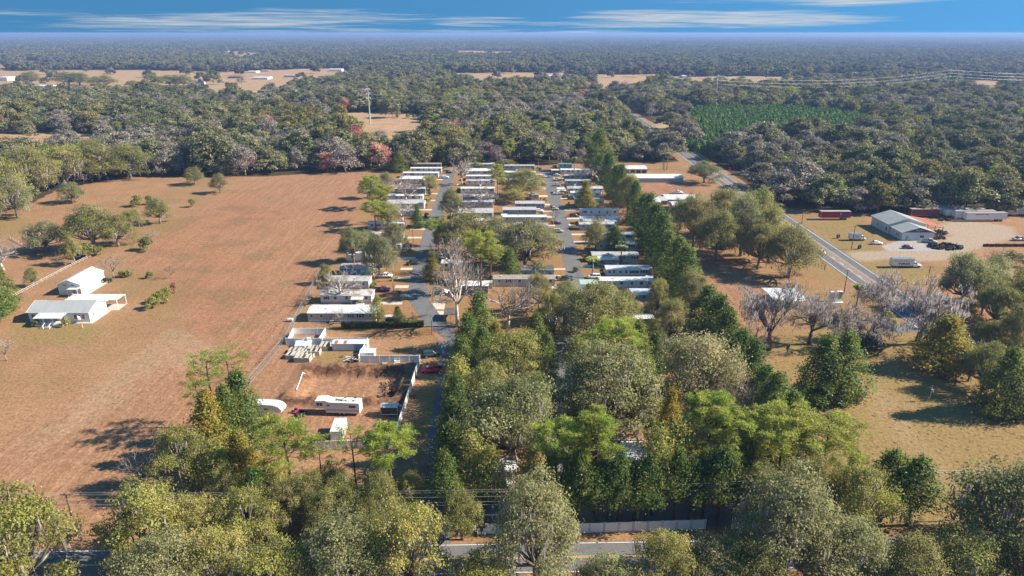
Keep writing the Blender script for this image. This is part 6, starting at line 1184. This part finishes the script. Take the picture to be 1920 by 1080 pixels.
# ------------------------------------------------------------------ trees that stand by themselves: kind, foot x, foot y, top y, crown width (photo pixels), label
TREES = [
 # near roadside oaks
 ('oliv', 62, 1128, 915, 250, 'broad olive oak at the bottom left corner, before the road'), ('oak', -60, 1105, 930, 200, 'oak cut by the left edge beside the broad olive one'),
 ('oliv', 292, 1062, 905, 215, 'open crowned oak with pale limbs behind the gap in the road'), ('oliv', 370, 1056, 925, 150, 'oak with a straight dark trunk by the road, right of the pale limbed one'), ('oliv', 470, 1038, 915, 150, 'rounded yellow green oak at the roadside below the orange cedar'),
 ('gray', 318, 1165, 1000, 190, 'grey green crown at the bottom edge below the pale limbed oak'), ('oliv', 515, 1160, 1012, 170, 'olive crown at the bottom edge left of the mossy near roadside oak'), ('oliv', 20, 1175, 1030, 170, 'low olive crown at the very bottom left corner'),
 ('oliv', 420, 1135, 985, 170, 'oak crown at the bottom edge below the yellow green oak'), ('oliv', 560, 1150, 1030, 150, 'low crown at the bottom edge left of the drooping moss'), ('gray', 655, 1135, 975, 190, 'olive oak on the near roadside before the dark thicket'), ('oliv', 770, 1120, 930, 190, 'oak on the near roadside with a brown dead vine in it'),
 ('oak', 868, 1012, 925, 85, 'small dark oak beside the garden chairs'), ('gray', 1005, 1105, 900, 185, 'tall grey green oak hung with moss, in front of the navy home'), ('oliv', 900, 1150, 1030, 150, 'low oak crown at the bottom edge left of the moss hung one'), ('oliv', 1240, 1140, 985, 150, 'yellow green oak before the long white fence'), ('gray', 1335, 1130, 1000, 130, 'low oak between the fence oak and the big grey green one'), ('gray', 1140, 1160, 1050, 140, 'low grey crown at the bottom edge before the road'),
 ('gray', 1470, 1090, 895, 225, 'big grey green oak with fine silver foliage at the near roadside'), ('gray', 1570, 1110, 960, 170, 'grey green oak with a visible trunk right of the big one'), ('oliv', 1600, 1015, 872, 160, 'olive oak leaning over the wires beside the two right cedars'), ('oak', 1400, 1140, 1010, 150, 'dark oak below the big grey green one'),
 ('gray', 1868, 1070, 872, 235, 'spreading oak with drooping limbs at the right edge'), ('oak', 1960, 1030, 850, 160, 'oak cut by the right edge behind the drooping one'), ('oak', 1700, 1140, 1018, 150, 'dark bushy oak at the bottom right before the road'), ('oak', 1800, 1130, 1005, 170, 'dark bushy oak left of the bottom right corner'), ('oak', 1910, 1140, 1000, 150, 'dark bushy oak in the bottom right corner'),
 # big oaks at the left front of the wood
 ('oliv', 122, 350, 262, 110, 'bright olive oak at the left front of the wood'), ('oak', 60, 368, 274, 100, 'dense oak at the left front of the wood'), ('oliv', 10, 396, 288, 112, 'yellow green oak at the left edge front of the wood'), ('oak', 186, 338, 262, 92, 'broad oak at the front of the wood above the pasture'), ('oliv', -45, 420, 292, 120, 'oak cut by the left edge at the front of the wood'), ('gray', 34, 408, 332, 70, 'low grey green oak below the yellow green one at the left edge'), ('oak', 245, 334, 270, 80, 'dark oak at the wood front left of the two pasture trees'),
 # yard corner clump
 ('pinet', 408, 815, 668, 92, 'tall flat topped pine left of the pair above the dark cedar'), ('pinet', 446, 800, 658, 90, 'tall pine right of the pair above the dark cedar'), ('pinet', 385, 830, 715, 60, 'shorter pine leaning left below the tall pair'), ('cedar', 462, 828, 700, 92, 'dark cedar with arching twigs beside the rounded white camper'), ('gold', 405, 868, 735, 95, 'golden cedar below the pine pair'), ('cedar', 436, 850, 725, 70, 'dark cedar core between golden cedar and white camper'), ('oliv', 352, 915, 798, 128, 'yellow green oak throwing its shadow on the red field'), ('gold', 458, 905, 810, 82, 'orange tinted cedar at the yard corner'), ('olivup', 418, 920, 830, 80, 'leafy tree between the yellow green oak and the orange cedar'),
 ('twig', 270, 915, 832, 60, 'pinkish bare sapling at the edge of the red field'),
 ('pine', 551, 940, 797, 112, 'flat topped pine at the yard front fence, leftmost of three'), ('pinet', 672, 945, 806, 78, 'flat topped pine at the yard front fence, middle of three'), ('pine', 738, 948, 808, 98, 'flat topped pine at the yard front fence, rightmost of three'), ('pinet', 607, 930, 822, 55, 'slim pine between the leftmost and middle of the fence pines'),
 ('oliv', 520, 975, 868, 100, 'yellow leafed tree below the leftmost fence pine'), ('oak', 585, 985, 880, 95, 'dark thicket tree between the fence pines and the wires'), ('oliv', 630, 965, 858, 80, 'yellow leafed tree in the thicket below the slim pine'), ('oak', 650, 990, 890, 90, 'dark thicket tree below the middle fence pine'), ('oak', 715, 992, 885, 95, 'dark thicket tree below the rightmost fence pine'), ('oliv', 775, 975, 880, 75, 'olive thicket tree at the mouth of the shaded lane'), ('cedar', 490, 985, 880, 80, 'dark cedar in the thicket left of the wires'), ('oak', 540, 1000, 905, 90, 'dark oak in the thicket above the road verge'), ('oak', 615, 1008, 915, 85, 'dark oak under the wires in the middle of the thicket'), ('oak', 690, 1012, 925, 90, 'dark oak under the wires near the shaded lane'), ('oliv', 432, 970, 868, 75, 'olive tree behind the wires left of the thicket'), ('twig', 796, 925, 838, 45, 'grey bare sapling beside the shaded lane'),
 # line along the lane
 ('cedar', 900, 655, 552, 72, 'tall cedar at the head of the lane row, below the bare street tree'), ('cedar', 878, 690, 590, 66, 'second cedar of the lane row'), ('cedar', 905, 705, 615, 60, 'cedar behind the second of the lane row'), ('cedar', 868, 735, 632, 68, 'third cedar of the lane row, above the red pickup'), ('olivup', 862, 775, 670, 64, 'yellow green tree in the lane row after the third cedar'), ('cedar', 858, 820, 705, 70, 'dark cedar in the lane row across from the camper'), ('cedar', 850, 868, 750, 64, 'dark cedar in the lane row near the fence end'), ('cedarup', 852, 925, 795, 78, 'tall limbed up cedar in the lane row'), ('olivup', 888, 945, 815, 78, 'bright yellow green tree with dark trunk near the lane'), ('cedarup', 838, 975, 850, 66, 'last dark cedar of the lane row by the road'), ('olivup', 920, 960, 840, 66, 'leafy tree in front of the white camper'),
 # big oaks in the lower park
 ('oliv', 962, 745, 612, 158, 'big rounded olive oak in the lower park, upper one'), ('oliv', 915, 800, 672, 110, 'olive oak left of the big rounded pair'), ('gray', 962, 885, 690, 200, 'very big oak with forked pale trunk in the lower park'), ('oliv', 1010, 800, 690, 90, 'olive oak at the right flank of the big forked one'), ('gold', 930, 668, 605, 50, 'golden cedar top above the rounded olive oak'), ('cedar', 1005, 680, 590, 60, 'green cedar right of the pale limbed bare tree'), ('cedar', 1022, 715, 625, 52, 'green cedar above the shaded inner lane'),
 ('oak', 1112, 650, 533, 155, 'wide oak over the end of the east street'), ('oak', 1165, 620, 545, 80, 'oak flank beside the leaf covered roof'), ('gray', 1060, 605, 525, 70, 'pale green oak left of the wide east street oak'), ('oliv', 1035, 650, 545, 70, 'yellow green tree with slim trunk beside the bare pale tree'),
 ('pine', 1150, 745, 605, 96, 'bright green round topped pine above the mossy oak'), ('cedar', 1192, 735, 612, 68, 'green cedar leaning beside the round topped pine'), ('gray', 1132, 805, 648, 205, 'very wide mossy oak over the inner lane'), ('oak', 1195, 800, 690, 100, 'dark oak at the right flank of the wide mossy one'), ('olivup', 1082, 715, 632, 66, 'yellow green tree left of the wide mossy oak'), ('oak', 1090, 800, 720, 80, 'dark oak at the left foot of the wide mossy oak'),
 ('tan', 1300, 775, 612, 178, 'tan leaved broad tree in the lower right of the park'), ('tan', 1345, 780, 655, 110, 'tan leaved tree flank beside the cedar row'), ('bare', 1378, 785, 690, 75, 'brown bare tree beside the lower cedar row'), ('bare', 1350, 800, 700, 60, 'smaller brown bare tree left of the other'), ('gold', 1248, 862, 728, 58, 'slim golden cedar pointing up left of the bright pines'), ('cedar', 1225, 700, 625, 60, 'cedar between the tan tree and the carport'), ('oak', 1240, 800, 720, 80, 'dark green tree behind the golden cedar'),
 # near pines
 ('pine', 1040, 955, 798, 86, 'bright pine left of the long white fence trunks'), ('pine', 1115, 962, 782, 84, 'tall bright pine with bare trunk above the inner lane end'), ('olivup', 1000, 930, 840, 66, 'leafy tree between forked oak and bright pine'), ('pine', 1320, 912, 748, 100, 'bright pine at the centre of the lower right clump'), ('pine', 1365, 935, 782, 100, 'bright round pine in front of the brown bare trees'), ('pine', 1452, 935, 778, 116, 'flat fan shaped pine near the cedar row end'), ('pine', 1535, 930, 786, 122, 'wide flat topped pine at the field edge'), ('olivup', 1262, 930, 795, 88, 'yellow green tree in front of the golden cedar'), ('pine', 1300, 950, 838, 66, 'young pine below the yellow green tree'), ('olivup', 1222, 965, 800, 80, 'yellow leafed tree right of the bluish roofed trailer'), ('oliv', 1165, 965, 880, 80, 'green understorey tree before the bluish roofed trailer'), ('gold', 1110, 850, 768, 62, 'yellow cedar beside the shaded lane bend'),
 ('olivup', 1500, 960, 830, 80, 'leafy tree under the wide flat topped pine'), ('oak', 1420, 985, 870, 90, 'dark oak behind the big grey green one'), ('oak', 1500, 990, 850, 110, 'olive dark oak between grey green oak and flat pine'), ('oliv', 1545, 985, 850, 90, 'olive oak below the wide flat topped pine'), ('cedar', 1590, 925, 845, 44, 'small dark cedar tip at the field edge'), ('cedarup', 1390, 950, 830, 70, 'dark cedar behind the fan shaped pine'), ('cedar', 1440, 870, 745, 90, 'broad cedar at the lower end of the east row'), ('cedar', 1475, 830, 735, 80, 'last broad cedar of the east row at the field edge'),
 # right field
 ('cedar', 1536, 748, 632, 96, 'broad cedar clump in the right field, left stem'), ('cedar', 1572, 745, 628, 98, 'broad cedar clump in the right field, right stem'), ('gold', 1762, 692, 594, 110, 'olive gold cedar before the mossy bare trees'), ('oak', 1840, 735, 642, 84, 'green tree at the right of the olive gold cedar'), ('cedar', 1870, 778, 655, 90, 'dark cedar with clear trunk at the right edge of the field'), ('oak', 1815, 715, 655, 60, 'small green tree between gold cedar and edge cedar'), ('cedar', 1925, 770, 650, 90, 'dark cedar cut by the right edge'), ('cedarup', 1650, 978, 850, 82, 'left one of two dark cedars by the road at the right'), ('cedarup', 1700, 985, 862, 96, 'right one of two dark cedars by the road, with leaning trunk'), ('cedarup', 1672, 965, 858, 60, 'cedar squeezed behind the two by the road'),
 ('barem', 1442, 656, 528, 112, 'mossy bare tree leftmost of the row before the carport'), ('barem', 1517, 645, 545, 105, 'mossy bare tree before the carport, with black forked limbs'), ('barem', 1622, 650, 575, 100, 'squat mossy bare tree with green undergrowth'), ('barem', 1655, 600, 512, 92, 'mossy bare tree right beside the highway'), ('barem', 1718, 645, 526, 128, 'largest mossy bare tree, before the highway'), ('dark', 1624, 652, 625, 58, 'dark green undergrowth round the squat mossy tree'), ('palm', 1603, 590, 528, 27, 'cabbage palm between the kiosk and the mossy trees'), ('oak', 1595, 640, 592, 40, 'green bush tree left of the squat mossy one'), ('shrubo', 1662, 604, 585, 30, 'yellow green bush on the highway verge'), ('bare', 1400, 655, 605, 55, 'thin bare saplings left of the leftmost mossy tree'),
 # right edge thicket
 ('gray', 1800, 580, 462, 92, 'tall ragged oak over the field at the right thicket'), ('gray', 1850, 570, 475, 70, 'oak with open limbs before the black screen fence'), ('bare', 1875, 520, 462, 40, 'dead grey tree before the black screen fence'), ('oak', 1860, 620, 525, 85, 'dark oak in the middle of the right thicket'), ('oak', 1905, 610, 500, 90, 'dark oak at the right edge of the thicket'), ('oliv', 1840, 590, 530, 60, 'olive bush tree in the right thicket'), ('oak', 1800, 600, 560, 60, 'low dark tree at the left foot of the thicket'), ('oak', 1900, 665, 570, 80, 'dark tree at the thicket foot beside the highway'), ('oak', 1955, 640, 520, 90, 'dark oak beyond the right edge of the thicket'), ('shrubo', 1895, 497, 470, 46, 'yellow bush by the right edge behind the dead tree'), ('oak', 1850, 650, 600, 60, 'low dark tree nearest the highway in the thicket'), ('dark', 1845, 668, 645, 40, 'dark bush on the right highway verge'), ('shrubo', 1905, 700, 660, 50, 'brownish bush at the right edge near the highway'),
 # oak grove between cedar row and highway
 ('oak', 1300, 462, 365, 88, 'leftmost oak of the grove by the highway'), ('oak', 1352, 445, 352, 92, 'oak at the back left of the grove'), ('oak', 1412, 440, 350, 92, 'oak at the back of the grove nearest the tan house'), ('gray', 1388, 480, 372, 92, 'grey green oak in the heart of the grove'), ('oak', 1342, 490, 392, 84, 'oak at the front left of the grove'), ('oliv', 1440, 492, 385, 84, 'olive oak in the right half of the grove'), ('oak', 1478, 520, 425, 108, 'round oak at the right end of the grove, by the white car'), ('oak', 1420, 505, 418, 74, 'oak at the front of the grove with low foliage'), ('oak', 1275, 430, 372, 60, 'oak beside the yard vehicles'), ('gray', 1320, 343, 298, 62, 'lone mossy oak with clear trunk beside the highway bend'), ('oak', 1295, 412, 370, 55, 'oak hiding the end of the tan house'),
 # left field trees
 ('gray', 88, 472, 415, 74, 'grey green oak left of the big field clump'), ('oak', 180, 470, 383, 105, 'largest oak of the field clump by the fence'), ('oak', 222, 462, 402, 72, 'oak at the right of the field clump'), ('oliv', 250, 432, 388, 46, 'olive oak at the upper right of the field clump'), ('oak', 301, 419, 370, 50, 'round dark oak standing alone right of the field clump'), ('shrubo', 258, 387, 365, 24, 'yellowish bush tree beyond the field clump'), ('shrub', 281, 383, 365, 14, 'small dark bush beyond the field clump'), ('oliv', 142, 496, 440, 42, 'olive tree at the fence before the field clump'), ('shrub', 170, 482, 458, 44, 'low green bush in front of the field clump'), ('oak', 366, 346, 313, 40, 'small round oak in the pasture before the wood'), ('oak', 413, 362, 325, 34, 'small bushy oak right of the one in the pasture'), ('shrub', 361, 388, 371, 13, 'tiny dark bush alone on the red field'), ('shrub', 275, 469, 444, 28, 'dark green bush with a pale heap at its foot'), ('twig', 283, 450, 428, 26, 'tiny bare tree behind the dark green bush'), ('twig', 214, 521, 474, 36, 'grey bare tree behind the barn'), ('twig', 322, 522, 495, 16, 'thin bare sapling right of the barn'), ('shrub', 230, 519, 508, 15, 'left one of two clipped bushes by the bare tree'), ('shrubo', 243, 519, 506, 18, 'right one of two clipped bushes by the bare tree'), ('shrub', 281, 522, 509, 13, 'round bush alone right of the two clipped ones'),
 ('bare', 8, 508, 448, 60, 'pale grey bare tree at the left edge'), ('cedar', 8, 585, 492, 62, 'dark green tree at the left edge before the farm'), ('cedar', -15, 600, 505, 60, 'dark green tree cut by the left edge'), ('oak', 63, 537, 502, 26, 'small bushy tree on the rail fence'), ('twig', 14, 676, 632, 34, 'pinkish bare sapling on the lawn left of the farmhouse'), ('gray', 136, 380, 343, 50, 'low grey green oak at the corner of the wood'), ('shrubo', 70, 612, 598, 16, 'clipped round bush left of the farmhouse stairs'), ('shrubo', 124, 612, 596, 17, 'clipped round bush right of the farmhouse stairs'),
 ('shrubo', 287, 578, 556, 26, 'nearest bush of the hedge row beside the farm track'), ('shrubo', 300, 568, 546, 26, 'middle bush of the hedge row beside the farm track'), ('shrubo', 313, 559, 538, 26, 'farthest green bush of the hedge row beside the farm track'), ('shrubr', 327, 548, 530, 14, 'reddish bush at the end of the hedge row'),
 # park west edge
 ('oak', 690, 372, 335, 36, 'green tree at the field edge beyond the pinkish bare trees'), ('pine', 700, 392, 333, 42, 'tall bright pine at the park edge above the field'), ('pine', 716, 420, 352, 46, 'bright green pine second along the park edge'), ('pine', 705, 432, 378, 44, 'bright green pine third along the park edge'), ('oliv', 730, 430, 375, 52, 'yellow green tree clump at the park edge'), ('oak', 725, 350, 322, 30, 'dark tree near the wood at the park edge'), ('cedar', 748, 322, 285, 34, 'green cedar at the corner of the field and the wood'), ('gray', 664, 492, 418, 56, 'mossy oak with clear trunk at the park edge'), ('gray', 712, 520, 440, 66, 'mossy oak with dark trunk before the short white home'), ('gray', 740, 470, 418, 50, 'spreading mossy oak beside the west street drives'), ('gray', 690, 470, 425, 40, 'mossy oak between the two trunked ones'), ('oliv', 612, 532, 494, 32, 'bushy olive tree on the wire fence corner'), ('bare', 640, 566, 498, 56, 'pinkish bare tree before the white homes'), ('twig', 638, 606, 575, 28, 'small bare tree before the long tan home'), ('olivup', 710, 615, 556, 30, 'slim dark green tree at the end of the long tan home'), ('cedar', 747, 609, 576, 25, 'small dark cone shaped cedar by the hedge end'), ('bare', 755, 420, 368, 50, 'pinkish bare tree before the grey roofed home'), ('bare', 760, 380, 332, 46, 'pale bare tree among the far west homes'), ('bare', 742, 362, 325, 44, 'bare tree at the far west edge of the park'), ('cedar', 784, 427, 386, 24, 'dark green cedar on the west street verge'), ('oliv', 806, 361, 326, 40, 'round street oak on the west street'), ('palm', 801, 392, 370, 12, 'small palm by the grey roofed home'),
 # middle of the park
 ('oak', 846, 410, 354, 46, 'dark oak on the right side of the west street'), ('bare', 858, 420, 365, 50, 'pinkish bare tree in front of the dark street oak'), ('bare', 866, 348, 292, 34, 'pinkish bare tree at the head of the west street'), ('oliv', 835, 475, 405, 62, 'olive green tree over the west street'), ('pine', 818, 462, 412, 46, 'bright pine overhanging the west street'), ('oak', 878, 480, 398, 95, 'dark oak left of the two big middle oaks'), ('gray', 985, 500, 410, 125, 'widest grey green oak in the middle of the park'), ('gray', 925, 480, 408, 70, 'pale green oak between the two big middle oaks'), ('oak', 1010, 480, 420, 70, 'dark oak shading the east street'), ('oak', 980, 370, 316, 86, 'round dense oak between the streets near the wood'), ('oliv', 965, 382, 352, 46, 'yellow green tree under the round dense oak'), ('pine', 933, 378, 310, 30, 'slim tall pine beside the round dense oak'), ('cedar', 957, 522, 467, 38, 'cone shaped green cedar beside the dark flat roof'), ('pine', 902, 553, 438, 62, 'tall pine with dark trunk beside the white corner post'), ('pine', 920, 530, 462, 44, 'bright yellow green pine next to the tall dark trunked one'), ('gold', 812, 525, 472, 38, 'golden green tree on the west street bend'), ('bare', 858, 612, 448, 82, 'tall pinkish bare tree with pale trunk at the street bend'), ('bare', 850, 520, 440, 70, 'grey bare tree behind the tall pinkish one'), ('bare', 952, 616, 520, 88, 'vase shaped bare tree with white limbs'), ('oliv', 1010, 585, 510, 66, 'yellow green tree behind the vase shaped bare tree'), ('bare', 902, 385, 345, 44, 'grey bare tree before the low grey roof'), ('shrub', 1010, 412, 400, 18, 'round grey bush before the long white roof'), ('twig', 1037, 422, 388, 18, 'small bare tree by the drives of the east street'), ('shrub', 950, 312, 300, 40, 'bright hedge bush before the far home between the streets'), ('shrubo', 894, 316, 304, 24, 'yellow green bush at the far middle home'),
 # east street
 ('oak', 1116, 470, 415, 54, 'round golden green oak on the east street'), ('gold', 1097, 390, 340, 38, 'golden street tree beside the white dappled home'), ('palm', 1111, 520, 480, 30, 'fan palm by the corner of the wide porch home'), ('palm', 1165, 493, 458, 26, 'palm in front of the grey home with carport roof'), ('palm', 1076, 332, 291, 13, 'tall slim palm at the head of the east street'), ('palm', 1243, 318, 285, 14, 'left one of two tall palms behind the storage building'), ('palm', 1250, 318, 283, 14, 'right one of two tall palms behind the storage building'), ('bare', 1120, 345, 305, 54, 'pale bare tree behind the far east row'), ('bare', 1112, 425, 403, 40, 'pink blossomed bare tree beside the silver ribbed roof'), ('cedar', 1152, 470, 425, 44, 'dark tree behind the round golden green oak'), ('oliv', 1230, 600, 515, 52, 'light green tree at the foot of the cedar row'), ('oak', 1255, 650, 560, 74, 'dark tree right of the carport with white post'), ('oak', 1225, 660, 595, 50, 'dark tree behind the carport with white post'), ('shrub', 1080, 510, 500, 14, 'bright green shrub at the drive by the fan palm'), ('cedar', 1122, 320, 244, 58, 'tall bright green tree at the far end of the cedar row'),
]
for k in TREES: tree(*k)
ROW = [(1128, 338, 285, 40), (1140, 352, 292, 44), (1152, 370, 308, 46), (1165, 386, 318, 48), (1176, 402, 330, 50), (1190, 418, 345, 52), (1202, 436, 358, 54), (1214, 455, 372, 56), (1226, 476, 390, 60), (1240, 498, 405, 62), (1252, 520, 425, 64), (1266, 545, 448, 68), (1282, 570, 470, 70), (1298, 597, 498, 72), (1316, 622, 528, 76), (1338, 650, 552, 78), (1360, 684, 580, 80), (1384, 715, 610, 82), (1404, 748, 640, 84), (1428, 785, 676, 86), (1448, 815, 708, 88)]
ORD = 'first second third fourth fifth sixth seventh eighth ninth tenth eleventh twelfth thirteenth fourteenth fifteenth sixteenth seventeenth eighteenth nineteenth twentieth twenty-first'.split()
rw = random.Random(21)
for k, (a, b, c, d) in enumerate(ROW): tree(('cedar', 'cedar', 'cedar', 'cedar', 'oak', 'cedar', 'cedar', 'cedar', 'cedar')[k % 9], a + rw.uniform(-4, 4), b, c + rw.uniform(-8, 12), d * rw.uniform(.82, 1.12), f'{ORD[k]} tree of the dense evergreen row, counted from the wood', 'evergreen row along the east side of the park')
LIMB = [(1030, 972), (1066, 984), (1084, 986), (1116, 985), (1136, 984), (1156, 983), (1187, 981), (1210, 981), (1262, 977), (1290, 974), (1316, 970), (1345, 975)]
for k, (a, b) in enumerate(LIMB): tree('cedarup', a, b, b - 112 - (k % 3) * 12, 58 + (k % 4) * 6, f'{ORD[k]} limbed up evergreen from the left behind the long white fence', 'limbed up evergreens behind the long white fence')
for k, (px, by, ty, w) in enumerate(((250, 163, 151, 34), (195, 165, 140, 60), (60, 158, 133, 40), (130, 160, 135, 70), (150, 160, 136, 50), (318, 162, 139, 44), (330, 162, 140, 36), (345, 162, 141, 40), (283, 153, 138, 30), (1350, 157, 140, 30), (1390, 156, 142, 24), (1475, 152, 138, 26), (745, 222, 214, 8), (765, 222, 213, 12), (776, 222, 214, 9), (662, 226, 217, 8))): 
    x, y = G(px, by); h = HT(y, ty); plant('oak', x, y, w * MPP(y), h, ('oak' if w > 15 else 'round bush') + ' standing in a far open pasture between the woods', 'trees of the far pastures')
# clipped hedge before the long tan home
x0_, y_ = G(640, 616); x1_, _ = G(795, 612); e = empty('hedge', (x0_, y_, 0), math.atan2(G(795, 612)[1] - y_, x1_ - x0_), None, 'long clipped dark hedge in front of the tan home', 'hedge'); lv = Leaves(); rgh = np.random.default_rng(3); n = 5200; Lh = x1_ - x0_
Pq = np.stack([rgh.uniform(0, Lh, n), rgh.uniform(-.75, .75, n), rgh.uniform(.05, 1.65, n)], 1); Pq[:, 2] = np.where(rgh.uniform(size=n) < .4, 1.5 + rgh.normal(size=n) * .12, Pq[:, 2]); V, F = quads(Pq, rgh.normal(size=(n, 3)) * .7 + np.array([0, -.5, .8]), .32, rgh, 1.1); lv.put(V, F, rgh.uniform(.1, .7, n)); inst('foliage', lv.mesh('foliage', LEAF['cedar']), e)

# yard planting, sheds and parked cars among the homes
rk = random.Random(77)
def short(t, n=8):
    w = t.replace(',', '').split()[:n]
    while w[-1] in 'a an the of in on by with from to and between behind beside before under near against directly one some most its first second third just at two'.split(): w.pop()
    return ' '.join(w)
for x_, y_, w_, d_h, lb in HOMES:
    if y_ < 150: continue
    side = 1 if (x_ < -25 or x_ > 30) == (x_ < 0) else -1                 # towards its street
    if -25 <= x_ <= 30: side = -1 if x_ < -8 else 1
    end = x_ + side * (w_ / 2 + 1.4)
    for q in range(rk.choice((1, 2, 2, 3))):
        h_ = rk.uniform(.8, 1.9); plant(rk.choice(('shrub', 'shrubo', 'dark', 'shrub')), end + side * rk.uniform(-1, 2.2), y_ + rk.uniform(-2.5, d_h), h_ * rk.uniform(1.0, 1.5), h_, ('low', 'round', 'taller')[q] + ' shrub at the street end of the ' + short(lb), 'garden shrubs of the park')
    if rk.random() < .40:
        sx0 = x_ - side * (w_ / 2 - rk.uniform(0, 3)); e = empty('garden_shed', (sx0, y_ + d_h + rk.uniform(.6, 1.2), 0), 0, None, 'small garden shed behind the ' + short(lb, 10), 'shed', 'small garden sheds of the park'); ubox('wall', WALLC[rk.choice(('white', 'tan', 'grey', 'pale'))], e, -1.3, 1.3, 0, 2.2, 0, 2.1); gable_roof(e, 2.6, 2.2, 2.1, .5, ROOFC[rk.choice(('grey', 'silver', 'white2', 'brown'))], .12); ubox('door', DOOR, e, -.4, .4, -.03, -.002, 0, 1.85)
    if rk.random() < .45:
        cx_ = end + side * rk.uniform(2.4, 4.0); cy_ = y_ - rk.uniform(1.2, 2.4); k0 = rk.choice(('sedan', 'suv', 'suv', 'pickup')); c0 = rk.choice(('white', 'silver', 'black', 'blue', 'maroon', 'tan'))
        o = car(k0, c0, 960, 540, 0 if side > 0 else 180, dict(white='white', silver='silver', black='black', blue='dark blue', maroon='dark maroon', tan='tan')[c0] + ' ' + ('car' if k0 != 'pickup' else 'pickup') + ' parked in front of the ' + short(lb), 'cars parked in the park', 'car' if k0 != 'pickup' else 'pickup'); o.location = (cx_, cy_, .03)
# dry grass tufts over the open fields
rt2 = np.random.default_rng(9)
AREAS = [WP((705, 332), (490, 337), (120, 362), (-300, 440), (-500, 1050), (320, 950), (430, 790), (590, 530)), WP((1295, 490), (1380, 500), (1540, 560), (1620, 700), (1960, 720), (1960, 1000), (1650, 1000), (1500, 790), (1345, 640)), WP((1520, 420), (1625, 408), (1650, 465), (1580, 470)), WP((1625, 492), (1750, 490), (1790, 560), (1700, 560)), WP((520, 690), (760, 690), (742, 800), (490, 830))]
n = 60000; TX = rt2.uniform(-330, 210, n); TY_ = 80 + 330 * rt2.uniform(0, 1, n) ** 1.5; keep = np.zeros(n, bool)
for p in AREAS: keep |= inside(p, TX, TY_)
keep &= (fractal(TX, TY_, 7) + .6 * fractal(TX + 90, TY_, 23) > rt2.uniform(-.9, .7, n)) & ~((np.abs(TX + 142) < 26) & (np.abs(TY_ - 205) < 30)) & ~((TX > RX0 - 4) & (TX < RX1 + 3)) & ~((TX > bx0 - 3) & (TX < bx1 + 3) & (TY_ > by0 - 3) & (TY_ < by1 + 3))
TX, TY_ = TX[keep], TY_[keep]
GT = []
for k, (c0, c1) in enumerate((((.30, .19, .10), (.48, .30, .16)), ((.24, .18, .07), (.38, .28, .11)), ((.34, .19, .11), (.54, .31, .19)))):
    lv = Leaves(); m_ = 16; P0 = np.stack([rt2.normal(size=m_) * .28, rt2.normal(size=m_) * .28, np.full(m_, .07)], 1); ax_ = np.stack([rt2.normal(size=m_) * .6, rt2.normal(size=m_) * .6, np.ones(m_)], 1); V, F = quads(P0, rt2.normal(size=(m_, 3)), .30, rt2, .45, axis=ax_); lv.put(V, F, rt2.uniform(0, 1, m_)); GT.append(lv.mesh('grass_tuft', leafmat('dry_grass_%d' % k, c0, c1, None, .25, .60)))
scatter('grass', TX, TY_, rt2.integers(0, 3, len(TX)), rt2.uniform(0, 6.28, len(TX)), rt2.uniform(.35, .95, len(TX)), rt2.uniform(.2, .55, len(TX)), GT)
